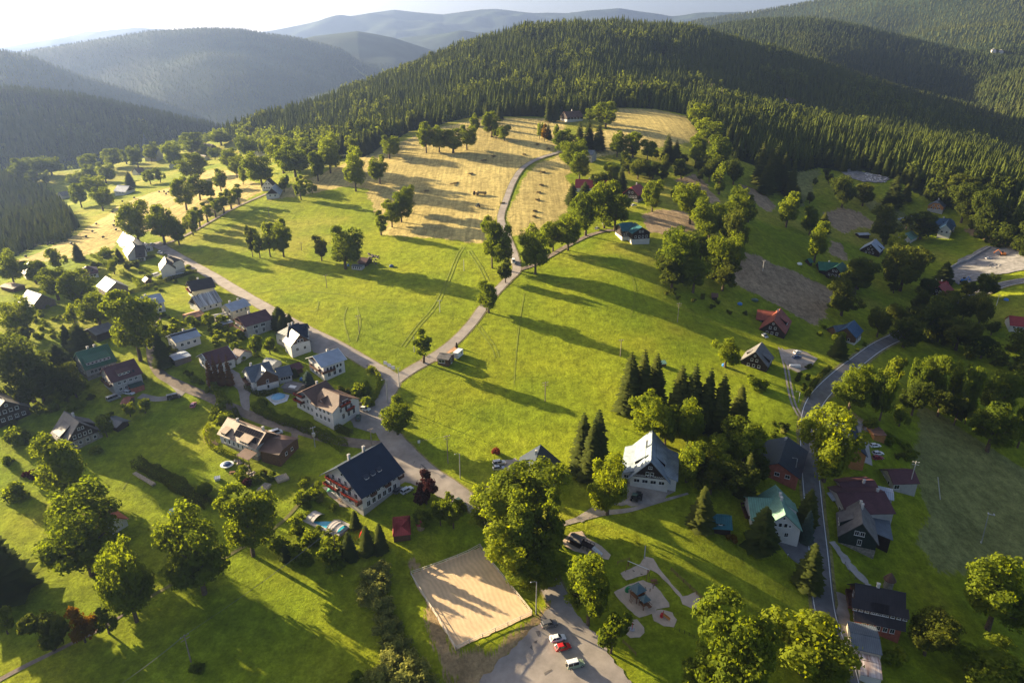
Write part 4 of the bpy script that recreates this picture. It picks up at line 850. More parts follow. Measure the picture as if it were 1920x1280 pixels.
def house(label, name, blocks, short=None, cat='house', chim=(), group='houses of the village', doors=()):
    """blocks: dicts with the ridge ends as seen (r), span w, eave height wh, ridge rise rh"""
    root = None
    for bi, b in enumerate(blocks):
        x1, y1, x2, y2 = b['r']; wd, wh, rh = b['w'], b['wh'], b['rh']; og = b.get('og', .5); e = b.get('oe', .6)
        p1, p2 = P(x1, y1, wh+rh), P(x2, y2, wh+rh); zc = gz((p1.x+p2.x)/2, (p1.y+p2.y)/2) if bi == 0 or b.get('own') else root.location.z
        zc += b.get('dz', 0); p1, p2 = rayplane(x1, y1, zc+wh+rh), rayplane(x2, y2, zc+wh+rh)
        d = p2 - p1; yaw = math.atan2(d.y, d.x); L = d.length; c = (p1+p2)/2
        if root is None:
            root = thing(name, label, cat, (c.x, c.y, zc), yaw, group); HOUSES.append(root)
            LAND.append((*proj((c.x, c.y, zc + wh)), short or 'the ' + label.split(' with ')[0], L*wd))
        rel = Matrix.Rotation(-root.rotation_euler.z, 3, 'Z') @ Vector((c.x-root.location.x, c.y-root.location.y, 0)); ry = yaw - root.rotation_euler.z
        rel.z = zc - root.location.z
        def put(o): o.location = rel; o.rotation_euler.z = ry; return o
        def at(x, y, z): return rel + Matrix.Rotation(ry, 3, 'Z') @ Vector((x, y, z))
        X = L/2; xw = X - og; hw = wd/2; sl = rh/hw; W = hw + e; RH = rh + e*sl; zr = wh + rh; fA, fB = b.get('hA', 0), b.get('hB', 0); gs = b.get('gs', wh)
        if fA >= 1: fA = 1
        # walls
        wm = WMt[b.get('wall', 'white')]; gm = WMt[b.get('gable', b.get('wall', 'white'))]; mb = MB()
        mb.add([(-xw,-hw,-3),(xw,-hw,-3),(xw,-hw,wh),(-xw,-hw,wh)], [(0,1,2,3)]); mb.add([(-xw,hw,-3),(xw,hw,-3),(xw,hw,wh),(-xw,hw,wh)], [(3,2,1,0)])
        for sx, f in ((-1, fA), (1, fB)):
            x = sx*xw; fl = (lambda q: q) if sx < 0 else (lambda q: q[::-1])
            mb.add([(x,hw,-3),(x,-hw,-3),(x,-hw,gs),(x,hw,gs)], [fl((0,1,2,3))])
            zt = zr - max(f*RH, .02) - .06; yt = max(.02, (zr - .06 - zt)/sl)
            poly = [(x,hw,gs)] + [(x,-hw,gs)] + ([(x,-hw,wh-.06)] if gs < wh-.1 else []) + ([(x,-yt,zt),(x,yt,zt)] if zt > wh else []) + ([(x,hw,wh-.06)] if gs < wh-.1 else [])
            if len(poly) >= 3 and (zt > wh or gs < wh-.1): mb.add(poly, [fl(tuple(range(len(poly))))], 1)
        put(mb.build('wall', [wm, gm], root))
        if b.get('ph'):
            mb = MB(); q = .06; mb.box(-xw-q, xw+q, -hw-q, hw+q, -3.2, b['ph']); put(mb.build('plinth', WMt[b.get('plinth', 'stone')], root))
        # roof
        rb = MB(); t = .2
        for s in (-1, 1):
            pl = []
            def end(sx, f):
                if f <= 0: return [(sx*X, 0, zr)], []
                return [(sx*(X - f*W), 0, zr)], ([(sx*X, s*f*W, zr - f*RH)] if f < 1 else [])
            a_, a2 = end(-1, fA); c_, c2 = end(1, fB)
            pts = a_ + a2 + [(-X, s*W, zr-RH), (X, s*W, zr-RH)] + c2 + c_
            rb.slab(pts if s < 0 else pts[::-1], t)
        for sx, f in ((-1, fA), (1, fB)):
            if f > 0:
                tri = [(sx*(X - f*W), 0, zr), (sx*X, f*W, zr - f*RH), (sx*X, -f*W, zr - f*RH)]; rb.slab(tri if sx < 0 else [tri[0], tri[2], tri[1]], t)
        rb.bar((-(X-fA*W), 0, zr+.02), (X-fB*W, 0, zr+.02), .13, 0, 6)
        rf = put(rb.build('roof', RM[b.get('roof', 'black')], root))
        if b.get('verge') and fA == 0:
            vb = MB()
            for s in (-1, 1):
                for sx in (-1, 1): vb.bar((sx*(X+.02), 0, zr-.02), (sx*(X+.02), s*W, zr-RH-.02), .14, 0, 4)
            put(vb.build('verge_board', M_frame, root))
        for (cx, cy, ch) in b.get('ch', ()):
            cb = MB(); zz = zr - abs(cy)*sl; cb.box(cx*xw-.38, cx*xw+.38, cy-.32, cy+.32, zz-.7, zr+ch); cb.box(cx*xw-.46, cx*xw+.46, cy-.4, cy+.4, zr+ch, zr+ch+.14)
            cb.box(cx*xw-.2, cx*xw+.2, cy-.16, cy+.16, zr+ch+.14, zr+ch+.3); cb.build('chimney', M_chim, rf)
        for (sd, ux, dw, t0, t1, hh) in b.get('dorm', ()):
            s = 1 if sd == 'L' else -1; y0, y1_ = s*W*t0, s*W*t1; z0, z1 = zr - RH*t0, zr - RH*t1; db = MB(); xa, xb = ux*xw - dw/2, ux*xw + dw/2
            zt = z1 + hh
            V = [(xa,y0,z0+.03),(xb,y0,z0+.03),(xb,y1_,zt),(xa,y1_,zt),(xa,y1_,z1-.1),(xb,y1_,z1-.1)]
            fs = [((0,1,2,3),0),((3,2,5,4),1),((0,3,4),1),((1,5,2),1)]
            for f_, m_ in fs: db.add(V, [f_ if s > 0 else f_[::-1]], m_)
            db.slab([(xa-.2,y0,z0+.08),(xa-.2,y1_+s*.35,zt+.05),(xb+.2,y1_+s*.35,zt+.05),(xb+.2,y0,z0+.08)][::(1 if s > 0 else -1)], .12, 0)
            dm = put(db.build('dormer', [RM[b.get('roof', 'black')], gm], root)); nw = max(1, int(dw/1.5))
            for i in range(nw):
                ww = window(.8, max(.5, hh-.5), dm, ((xa + dw*(i+.5)/nw), y1_, z1+.15), 0 if s > 0 else math.pi)
        for (sd, ux, ut, a_, b_) in b.get('sky', ()):     # roof windows
            s = 1 if sd == 'L' else -1; sb = MB(); n = Vector((0, s*sl, 1)).normalized()*.07; u0, u1 = ut - b_/2/W, ut + b_/2/W
            pts = [Vector((ux*xw-a_/2, s*W*u0, zr-RH*u0)), Vector((ux*xw+a_/2, s*W*u0, zr-RH*u0)), Vector((ux*xw+a_/2, s*W*u1, zr-RH*u1)), Vector((ux*xw-a_/2, s*W*u1, zr-RH*u1))]
            pts = [p + n for p in pts]; sb.slab(pts[::-1] if s > 0 else pts, .1); put(sb.build('roof_window', M_frame if b.get('skylit') else M_pane, root))
        # windows in rows on the four faces
        for row in b.get('win', ()):
            fc, z, n, ww, wh_ = row[:5]; span = row[5] if len(row) > 5 else .78; off = row[6] if len(row) > 6 else 0
            full = (2*xw if fc in 'LR' else wd)
            if fc in 'AB' and z + wh_ > wh: full = max(.6, 2*(zr - z - wh_)/sl)
            for i in range(n):
                u = ((i + .5)/n - .5)*full*span + off
                if fc == 'R': q, rz = (u, -hw, z), math.pi
                elif fc == 'L': q, rz = (u, hw, z), 0
                elif fc == 'A': q, rz = (-xw, u, z), math.pi/2
                else: q, rz = (xw, u, z), -math.pi/2
                window(ww, wh_, root, at(*q), ry + rz, 'd' if len(row) > 7 and row[7] else 'w')
        for (fc, z, wdt, dep, flow, *off) in b.get('bal', ()):   # balconies
            off = off[0] if off else 0; bb = MB(); bb.box(-wdt/2, wdt/2, 0, dep, -.15, 0); bb.box(-wdt/2, wdt/2, dep-.08, dep, .0, .95); bb.box(-wdt/2, -wdt/2+.08, 0, dep-.083, 0, .95); bb.box(wdt/2-.08, wdt/2, 0, dep-.083, 0, .95)
            pos = {'A': ((-xw, off, z), math.pi/2), 'B': ((xw, off, z), -math.pi/2), 'R': ((off, -hw, z), math.pi), 'L': ((off, hw, z), 0)}[fc]
            bo = bb.build('balcony', M_bal, root, at(*pos[0]), ry + pos[1])
            if flow:
                g = np.random.default_rng(int(wdt*10)); n = int(wdt*60); C = np.c_[g.uniform(-wdt/2, wdt/2, n), dep + .12 + g.normal(size=n)*.10, .85 + g.normal(size=n)*.14]
                Vq, Fq = quads(C, g.normal(size=(n,3)), np.full(n,.13), np.full(n,.13), g); nmesh('flower_box', Vq, Fq, M_flow, bo)
        b['_'] = (rel.copy(), ry, xw, hw, wh, zr, sl, W, RH, X, at)
    return root
def B_(r, w_, wh, rh, roof, wall='white', **k): d = dict(r=r, w=w_, wh=wh, rh=rh, roof=roof, wall=wall); d.update(k); return d
# -- the two guest houses and the farm in the middle
HOTEL = [B_((632.5,876,715.6,829), 17.5, 7.2, 6.2, 'navy', og=1.3, oe=1.5, ph=.9, plinth='grey', win=[('A',1.0,5,1.2,1.5,.8),('A',3.7,5,1.3,1.7,.85),('A',6.6,4,1.1,1.6,.8),('A',9.6,1,.9,.9),('R',1.0,6,1.3,1.8,.85),('R',4.2,6,1.2,1.7,.85),('B',3.5,4,1.1,1.4)],
   bal=[('A',3.4,6.6,1.3,1,5.2),('A',6.3,11.0,1.3,1,1.4),('A',3.4,8.2,1.3,1,-4.2),('R',4.0,2.2,.8,0,-9.5),('R',4.0,2.2,.8,0,-3.5),('R',4.0,2.2,.8,0,2.5),('R',4.0,2.2,.8,0,8.2)], ch=[(-.42,1.6,1.0),(.35,1.6,1.0)], dorm=[('R',-.42,1.6,.52,.64,.55),('R',-.08,1.6,.52,.64,.55),('R',.26,1.6,.52,.64,.55)])]
hotel = house('big white guest house with navy roof and red geranium balconies', 'guest_house', HOTEL, 'the big navy roofed guest house', 'guest house')
PENS = [B_((1220.7,864.6,1223,805), 12, 3.0, 6.8, 'whiteblue', gable='dark', og=.7, oe=.8, win=[('A',1.0,4,1.7,1.15,.88),('A',4.2,2,.9,.9,.35),('A',6.6,1,1.0,.7)], ch=[(.1,1.6,.8)], dorm=[('L',-.1,7.0,.25,.72,.9),('R',0,8,.25,.72,.9)], sky=[('L',-.55,.2,.8,1.0)]),
        B_((1218.5,876.5,1224,826), 17.5, 2.7, 3.6, 'whiteblue', og=.5, oe=.5, win=[('A',1.0,1,1.6,1.1,.1,7.2)])]
pens = house('white guest house with weathered pale blue roof and sign on its black gable', 'guest_house', PENS, 'the pale blue roofed guest house', 'guest house')
house('white pension with brown roof, red flower balconies and one curved gable', 'pension', [
  B_((567,733,611.5,712.5), 13.5, 6.0, 3.8, 'brown', og=1.6, oe=.9, gs=6.0, gable='white', win=[('A',4.2,3,1.0,1.4,.5,-2.4),('A',1.2,5,1.0,1.5,.85)], bal=[('A',3.6,5,1.4,1,4.3),('A',6.2,5,1.4,1,3.6)], ch=[(.35,.3,1.0)]),
  B_((648,744,606,727), 12.5, 6.0, 3.4, 'brown', hA=.5, og=.5, oe=.5, win=[('L',4.0,4,1.0,1.4,.8),('L',1.0,4,1.0,1.6,.8),('A',4.0,3,1.0,1.6,.6),('A',1.0,3,1.1,2.0,.6,-1),('A',6.6,2,.9,1.4,.6)], bal=[('A',6.3,4.6,1.1,1,.6),('A',3.6,3.6,1.1,1,-1.4)]),
  B_((601,748,622,738), 5.6, 6.0, 2.3, 'brown', og=.5, oe=.4, win=[('A',4.0,1,1.1,1.5),('A',1.0,2,.9,1.8,.7)], bal=[('A',3.3,4.4,1.1,1)])], 'the brown roofed pension', 'pension')
FARM = [B_((427,782,500,809.5), 9.5, 4.4, 3.6, 'tan', 'white', og=.5, oe=.7, gable='wood', ph=.5, win=[('R',1.2,7,.75,1.5,.85)], dorm=[('R',-.70,2.6,.45,.92,1.0),('R',.42,4.6,.45,.95,1.0)], ch=[(-.5,0,.9),(.85,.2,1.3)]),
        B_((541,827,503,819), 10.5, 3.6, 1.9, 'brown', 'wood', hA=.6, og=.4, oe=.5, win=[('A',1.0,2,.9,1.0,.6)])]
farm = house('long white and timber farmhouse with solar panels on its tan roof', 'farmhouse', FARM, 'the solar panel farmhouse', 'farmhouse')
# -- houses of the left village, top to bottom
house('white villa with steep roof coloured white for sun glare, topmost by the road', 'villa', [B_((243,441,231,434), 9, 3.0, 5.2, 'white', win=[('R',1,3,1,1)]), B_((243,441,254,444.5), 9, 3.0, 5.2, 'brownblack', win=[('B',1,2,1,1.1)])], 'the topmost steep white villa')  # first block's white roof colour stands for sun glare on the slope
house('white villa with steep two tone roof, second from the top by the road', 'villa', [B_((252.5,461,244.4,450), 9.5, 3.0, 5.2, 'white', win=[('R',1,2,1,1)]), B_((252.5,461,271,459.5), 9.5, 3.0, 5.2, 'brownblack', win=[('R',.9,2,1.3,1.0,.8)], sky=[('R',-.2,.75,.6,.8),('R',.15,.75,.6,.8)])], 'the second steep white villa')  # white slope is glare put into the colour, the dark one shows the roofing
house('small white garage with pale gabled roof beside the steep villas', 'garage', [B_((271,454,277,458.5), 5, 2.6, 1.8, 'white', win=[('B',.3,1,1.6,1.8)])], 'the small white garage', 'garage')
house('white villa with dark brown hipped roof and grey basement', 'villa', [B_((309,480,331,481.5), 11, 5.4, 4.4, 'brownblack', hA=.35, hB=.5, ph=2.2, plinth='grey', win=[('R',3.2,5,1.1,1.4,.86),('R',.4,2,1.1,.8,.8)], sky=[('R',-.1,.7,.5,.6),('R',.2,.7,.5,.6)], ch=[(-.3,-.3,.6)]), B_((312,492,309,480), 7, 5.4, 3.6, 'brownblack', hA=.2, og=.3)], 'the dark roofed white villa')
house('tiny brown garden hut below the dark roofed white villa', 'garden_shed', [B_((272,518,278,522), 3.2, 1.9, 1.2, 'brown', 'wood')], 'the tiny brown garden hut', 'shed')
house('cream house with plain black roof and red balcony flowers', 'family_house', [B_((350,528,396.5,519.5), 11, 4.8, 3.4, 'black', 'cream', gable='wood', og=.8, win=[('R',1.2,4,1.1,1.3),('A',1,2,1,1.4),('A',3.6,2,.9,1.2,.5)], bal=[('A',2.9,7,1.1,1)], ch=[(-.1,.3,.8)])], 'the black roofed cream house')
house('old cottage with streaked white and rust metal roof', 'cottage', [B_((359,556,404,544), 9.5, 3.0, 4.2, 'streaked', 'white', gable='dark', win=[('R',.9,3,.8,1.0)])], 'the streaked tin roofed cottage', 'cottage')
house('low shed with orange rusted sheet roof', 'shed', [B_((348,590,377,582), 8, 2.1, .9, 'rusty', 'barngrey', og=.2, oe=.2)], 'the orange rusted shed', 'shed')
house('white house with pale blue metal roof and arched gateway', 'family_house', [B_((264,557,300.5,549.5), 11, 5.4, 2.4, 'lightblue', 'white', win=[('R',3.1,3,1.1,1.4),('R',.6,2,1.2,1.3)], dorm=[('R',.1,1.8,.35,.6,.6)], ch=[(-.6,.2,.7)])], 'the pale blue roofed white house')
house('cream house with light blue metal roof by the roadside', 'family_house', [B_((421,571,457.5,559), 8.6, 4.8, 2.2, 'lightblue', 'cream', gable='cream', og=.8, win=[('R',2.9,3,1,1.2),('A',2.9,2,.9,1.3),('A',.6,2,1,1.6)], ch=[(.4,-.2,.9),(-.5,.4,.8)])], 'the light blue roofed cream house')
house('flat roofed pale shed in front of the light blue roofed cream house', 'shed', [B_((400,592,424,587), 5, 2.2, .25, 'white', 'barngrey', og=.2, oe=.2)], 'the flat pale shed', 'shed')
house('small flat roofed shed with brown walls below the flat pale shed', 'shed', [B_((414,605,434,600), 4, 2.1, .2, 'lightblue', 'wood', og=.2, oe=.2)], None, 'shed')
house('grey rendered house with maroon roof and timber balcony', 'family_house', [B_((445,594.5,498,579.5), 11, 5.6, 2.8, 'maroon', 'grey', gable='wood', og=1.0, win=[('R',3.2,2,2.0,1.2,.6),('R',.6,2,1.1,1.8,.6),('A',3.2,3,1.0,1.4)], bal=[('A',2.8,9,1.3,0),('A',5.4,6,1.1,0)], ch=[(-.2,.5,.9)])], 'the maroon roofed grey house')
house('white house with pale roof striped dark along its ridge', 'family_house', [B_((317,628,366.5,614.5), 9, 4.2, 2.0, 'lightblue', 'white', gable='dark', og=.5, win=[('R',1.5,3,1.1,1.2),('A',1,2,.9,1.2)], sky=[('R',0,.16,11.5,.9)], ch=[(.1,.3,.7)])], 'the pale striped roof house')
house('open carport with pale metal roof beside the curving lane', 'carport', [B_((320,669,352,660), 7, 2.5, .35, 'lightblue', 'barngrey', og=.2, oe=.2)], 'the pale carport', 'carport')
house('white house with maroon roof behind withered brown spruces', 'family_house', [B_((378,663,427,648), 12, 4.2, 3.2, 'maroon', 'white', gable='white', og=.8, verge=1, win=[('A',1.0,3,1.3,1.6),('A',3.4,2,1,1.2,.6),('R',1.2,4,1,1.2)]), B_((440,653,458,658), 8, 2.8, 2.0, 'maroon', 'white')], 'the maroon roofed white house')
house('white house with grey slate roofs and brown timber gable', 'family_house', [B_((459,689,505,677), 10.5, 4.8, 3.8, 'slate', 'white', ph=1.6, plinth='grey', win=[('A',2.4,3,.9,1.3),('A',.4,3,.9,1.3),('R',2.6,5,.9,1.2)], bal=[('A',2.3,6,1.5,0)], ch=[(-.55,.3,1)]),
  B_((499,694,487,681), 8.5, 4.8, 3.6, 'slate', 'white', gable='wood', gs=2.4, win=[('A',3.0,1,.8,1.1),('A',.5,1,.8,1.4)]), B_((515,690,543,684), 7.5, 3.4, 2.2, 'slate', 'white', win=[('R',1.4,4,.9,1.1)])], 'the grey slate roofed house')
house('white house with navy and cream hipped roofs and brown gable', 'family_house', [B_((527,616,560,605), 12, 4.6, 4.4, 'navy', 'white', hA=.55, og=.6, ph=.5, win=[('A',1.8,3,.9,1.2),('R',1.5,3,1,1.2)], ch=[(-.1,.2,.9),(.35,.3,.9)]),
  B_((562,627,547,616), 8.5, 4.6, 4.0, 'navy', 'white', gable='wood', win=[('A',5.0,2,.9,1.2,.6),('A',1.4,2,1.0,1.3)]), B_((556,608,577,606.5), 10, 4.6, 3.8, 'navy', 'white', win=[('B',1.5,2,1,1.2)], sky=[('R',.0,.25,4,1.0)])], 'the navy roofed house by the road')
house('white house with light grey blue roof and pink timber gable', 'family_house', [B_((586,668,633.5,652.5), 11.5, 5.8, 2.7, 'lightblue', 'white', gable='wood', og=1.0, verge=1, win=[('R',3.2,5,.9,1.3),('R',.5,3,1.2,1.6),('A',3.2,2,.9,1.3),('A',.6,3,1.0,1.6)], bal=[('R',2.9,6,1.2,0,-3),('A',2.9,7,1.1,0)], ch=[(.2,.2,.8)])], 'the light grey blue roofed house')
house('long low arched greenhouse glazing between two village gardens', 'greenhouse', [B_((499,670,519,677), 4.5, 1.6, .9, 'steel', 'white', hA=0, og=.1, oe=.1)], 'the low greenhouse', 'greenhouse')
house('small maroon roofed shed beside the clipped yellow thuja', 'shed', [B_((543,684,562,678), 5.5, 2.3, 1.2, 'maroon', 'wood')], 'the small maroon shed', 'shed')
house('low grey shed with pale skylight strips by the paddling pool', 'shed', [B_((535,717,566,723), 5, 2.2, .5, 'grey', 'barngrey', skylit=1, sky=[('R',.2,.5,3,1.5)])], 'the low skylight shed', 'shed')
house('dark green roofed house with twin roof tiers and chimneys', 'family_house', [B_((141,661,202,644), 12.5, 4.6, 5.0, 'green', 'grey', gable='white', og=.5, oe=.9, ph=.8, win=[('R',1.6,6,1.0,1.3),('A',1.4,3,.9,1.4)], dorm=[('R',-.05,9,.3,.78,1.1)], ch=[(-.25,.3,.9),(.2,.3,.9)])], 'the green roofed house')
house('grey house with maroon roof, red balcony and green porch roof', 'family_house', [B_((192,690,251.5,672), 11.5, 5.6, 4.0, 'maroon', 'grey', gable='cream', og=.6, win=[('R',3.4,4,1,1.0),('R',.9,4,1.0,1.1),('A',3.2,2,.9,1.3)], bal=[('A',2.9,8,1.2,0)], dorm=[('R',-.05,4.5,.35,.72,.9)], sky=[('R',.35,.7,.8,1.0),('R',.6,.7,.8,1.0)])], 'the maroon roofed grey house with green porch')
house('porch with dark green roof against the maroon roofed grey house', 'porch', [B_((240,722,266,714), 4.6, 2.4, .5, 'darkgreen', 'brick', og=.2, oe=.2)], None, 'porch')
house('small hut with orange sheet roof under the yellow green tree', 'hut', [B_((231,745,246,745), 5, 2.2, .9, 'redtile', 'wood')], 'the small orange roofed hut', 'hut')
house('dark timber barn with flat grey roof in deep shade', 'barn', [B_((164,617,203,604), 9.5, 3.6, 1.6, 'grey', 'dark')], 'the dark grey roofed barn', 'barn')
house('dark cottage with grey roof, broad dormer and white window rows', 'cottage', [B_((148.5,791,120,770), 12, 2.8, 6.4, 'grey', 'stone', gable='dark', gs=2.8, og=.5, win=[('A',.9,4,.9,1.1,.8),('A',3.6,4,.8,1.1,.8),('A',6.2,2,.6,.8,.6)], dorm=[('R',.05,5.5,.28,.85,1.2),('L',.05,5.5,.28,.85,1.2)], ch=[(.0,-.6,1.0)])], 'the grey roofed dark cottage', 'cottage')
house('black timber cottage with white windows at the left picture edge', 'cottage', [B_((9,751,-14,733), 13, 4.0, 5.0, 'grey', 'dark', og=.5, win=[('A',1.2,5,1.0,1.2,.85),('A',4.2,4,.9,1.1,.8),('A',6.6,1,.7,.7)], ch=[(0,.3,.8)])], 'the black cottage at the edge', 'cottage')
house('low dark shed under the small orange roofed hut', 'shed', [B_((202,780,230,790), 4.5, 2.0, .9, 'slate', 'dark')], 'the low dark shed', 'shed')
house('red roofed cottage half hidden under a huge spreading tree', 'cottage', [B_((163,938,205,968), 9, 2.8, 3.6, 'red', 'white', win=[('R',1,3,1,1)])], 'the red roof under the huge tree', 'cottage')
house('brown barn with bright white roof slope', 'barn', [B_((217.5,528.5,198,517.5), 10, 4.2, 3.6, 'white', 'barngrey', win=[('R',.8,3,.9,1.0)])], 'the white roofed brown barn', 'barn')
house('house with gleaming white roof and dark window panel, far left', 'family_house', [B_((78,551.5,51,543), 11, 2.8, 4.6, 'white', 'barngrey', sky=[('R',.1,.55,1.8,2.2)], win=[('R',.8,2,1,1)])], 'the gleaming white roof')
house('low open shed with flat beige roof at the left edge', 'shed', [B_((10,531,36,536), 6, 2.2, .5, 'tan', 'wood')], 'the flat beige shed', 'shed')
house('old house with pale patched roof among trees, far left', 'family_house', [B_((53,490,62,500), 9, 3.2, 3.6, 'rustywhite', 'cream'), B_((62,494,80,493), 8, 3.2, 3.0, 'black', 'grey')], 'the patched roof house')
house('low house with long maroon hipped roof by the hay field', 'bungalow', [B_((146,501,181,496), 10.5, 2.8, 3.0, 'maroon', 'white', hA=.7, hB=.7, win=[('R',.9,4,1.1,1.1)], sky=[('R',.4,.6,1,1)])], 'the low maroon bungalow')
# -- far left, round the church
house('pair of white cottages, the upper with dark steep roof', 'cottage', [B_((500,337,507,333.5), 9.5, 2.8, 5.0, 'brownblack', 'white', gable='white', win=[('A',1,4,1.1,1.2),('A',4,2,1,1)])], 'the upper white cottage by the tree row', 'cottage')
house('white cottage with blue grey roof, lower of the pair by the tree row', 'cottage', [B_((509,352.5,516,345), 9, 2.6, 4.4, 'lightblue', 'white', gable='dark', win=[('A',.8,2,1,1.2)])], 'the lower white cottage by the tree row', 'cottage')
house('white cottage with pale blue roof beside the far hay field', 'cottage', [B_((220,347,243,348.5), 11, 3.2, 4.0, 'lightblue', 'white', gable='dark', win=[('R',1,3,1,1.2),('A',1,2,1,1.2)])], 'the pale roofed cottage by the far hay field', 'cottage')
house('dark roofed chalet below the church', 'chalet', [B_((251,316,266,313.5), 10, 2.6, 4.2, 'brown', 'white')], 'the dark chalet below the church', 'chalet')
house('house with low grey roof deep among the left valley trees', 'family_house', [B_((110,360.5,131,357.5), 11, 3.2, 3.0, 'grey', 'cream')], 'the low grey roof in the valley')
house('tiny house with brown and white roof right of the church', 'cottage', [B_((322,305,329,302.5), 8, 2.6, 3.2, 'rustywhite', 'white')], 'the tiny house right of the church', 'cottage')
house('long barn with dull purple roof on the far wood edge', 'barn', [B_((381,269,399,270.5), 10, 3, 3.4, 'maroon', 'wood')], 'the purple roofed barn', 'barn')
house('small cottage with red brown roof on the bright far clearing', 'cottage', [B_((374,290,386,292), 8, 2.6, 3.0, 'brown', 'cream')], 'the red brown cottage', 'cottage')
# -- middle and right
house('white house with navy pyramid roof behind the tall bright trees', 'family_house', [B_((1003,868,1014,833), 13, 3.0, 5.4, 'navy', 'white', og=.6, win=[('R',1,3,1,1.2)], ch=[(.05,.6,.9)], sky=[('R',.0,.72,.6,1.0),('R',-.4,.72,.6,1.0)]), B_((962,866,1004,860), 7.5, 2.8, 3.6, 'navy', 'white')], 'the navy pyramid roofed house')
house('white house with pale green metal roof and left wing', 'family_house', [B_((1473,964.5,1454,908), 10.5, 4.4, 5.0, 'palegreen', 'white', og=.5, win=[('A',1.0,2,1.0,1.4,.55),('A',4.5,2,.9,1.3,.42),('A',4.6,2,.55,.7,.95),('A',7.3,1,.6,.7)], ch=[(.2,-.2,1.2),(-.05,-.2,1.0)], dorm=[('R',.3,4,.35,.95,1.0)]), B_((1402,932,1458,934.5), 11.5, 4.4, 3.6, 'palegreen', 'white', win=[('A',1,2,1,1.4),('R',1.4,3,1,1.2)], bal=[('A',2.6,7,1.3,0)])], 'the pale green roofed house')
house('small shed with teal metal roof between two spruces', 'shed', [B_((1332,964,1372,967), 6.5, 2.2, 2.0, 'teal', 'dark', dorm=[('R',-.15,2.6,.2,.7,.6)])], 'the teal roofed shed', 'shed')
house('dark green chalet with cream gable boards and chimney cowls', 'chalet', [B_((1617.5,981,1611.5,937), 10.5, 4.0, 6.0, 'grey', 'deepgreen', gable='deepgreen', og=.6, ph=.8, win=[('A',1.6,1,1.0,1.8,.1,-.5),('A',5.0,2,1.1,1.4,.5)], dorm=[('L',.15,5.0,.3,.9,1.5)], ch=[(.75,-.2,1.0),(.5,-.6,1.0)]), B_((1630,994,1625,958), 13, 3.0, 1.6, 'slate', 'dark', dz=-.6)], 'the dark green chalet', 'chalet')
house('wide house with shallow maroon roof behind the dark green chalet', 'family_house', [B_((1569,923,1659,921), 15, 3.6, 2.6, 'maroon', 'grey', win=[('A',1,2,1.2,1.4)], ch=[(.75,.2,.9)]), B_((1572,903,1640,900), 9, 3.8, 1.6, 'maroon', 'grey', ch=[(.35,-.8,1.0)]), B_((1552,925,1586,922), 5, 3.0, .5, 'lightblue', 'grey'), B_((1648,918,1676,924), 6, 3.0, .5, 'lightblue', 'grey')], 'the wide maroon roofed house')
house('small house with maroon roof and sunlit stone end wall', 'cottage', [B_((1664,881,1714,879.5), 8.5, 3.4, 2.4, 'maroon', 'grey', gable='cream', win=[('R',.8,1,1.8,1.6,.2,-3),('A',1,2,.9,1.2)])], 'the small maroon roofed house', 'cottage')
house('tall black slatted chalet with six white roof windows', 'chalet', [B_((1603,1092.5,1699,1111.5), 13, 4.2, 6.0, 'black', 'brick', gable='wood', og=.8, oe=.9, win=[('A',1,3,1.1,1.6),('A',4.4,2,1.0,1.4),('R',1.2,5,1,1.3)], bal=[('A',4.0,7,1.8,0)], dorm=[('R',-.45,9,.42,.72,.9),('R',.42,9,.42,.72,.9)], ch=[(-.1,.2,1.2)])], 'the black slatted chalet', 'chalet')
house('annex with ribbed grey flat roof in front of the black slatted chalet', 'annex', [B_((1594,1184,1650,1196), 9.5, 3.4, .8, 'slate', 'cream', og=.2, oe=.2)], 'the ribbed grey annex', 'annex')
house('small shed with half rusted white roof, nearest to the camera', 'shed', [B_((1610,1234,1652,1244), 8, 2.6, .9, 'rustywhite', 'white', og=.2, oe=.2)], 'the half rusted shed', 'shed')
house('dark timber cottage with brick red roof and wing, white windows', 'cottage', [B_((1451,600.5,1464,577.5), 11.5, 2.8, 5.4, 'redtile', 'dark', gable='dark', og=.5, win=[('A',.9,3,.85,1.0,.6),('A',3.6,2,.8,.95,.6),('A',6.0,1,.6,.6)], dorm=[('R',.2,5.5,.2,.8,1.4)], ch=[(.5,.5,.8)]), B_((1420,580,1460,585), 9, 3.4, 3.2, 'redtile', 'dark', win=[('R',1,4,.8,1)])], 'the brick red roofed cottage', 'cottage')
house('dark timber cottage with tan left roof slope and flower beds', 'cottage', [B_((1416.6,659,1428.7,641), 11, 2.6, 5.4, 'grey', 'dark', gable='dark', og=.5, win=[('A',.8,3,.9,1.0,.6),('A',3.4,2,.8,.95,.55),('A',5.6,1,.6,.6)], dorm=[('R',.0,4.5,.35,.95,1.2),('L',0,2.4,.4,.7,.8)])], 'the tan sloped dark cottage', 'cottage')
house('brown house with blue roof on a white terrace above the road', 'family_house', [B_((1588,614,1602,600), 9.5, 4.0, 4.0, 'blue', 'wood', ph=.7, plinth='white', win=[('A',1.2,2,.9,1.2),('R',1.2,3,1,1.2)]), B_((1562,611,1592,607), 8, 3.4, 3.0, 'slate', 'wood')], 'the blue roofed brown house')
house('dark brick house with navy roof left of the main road', 'family_house', [B_((1460,868,1477,818), 13, 3.0, 3.4, 'navy', 'brick', og=1.2, oe=1.0, win=[('A',.8,3,1.4,1.2)], ch=[(.85,.3,.6)])], 'the navy roofed brick house')
house('timber house with navy roof hidden behind the yellow maple', 'family_house', [B_((1600,833,1577,769), 10, 3.6, 3.8, 'navy', 'orange', og=.6, win=[('L',1,3,1,1.2)])], 'the navy roofed timber house')
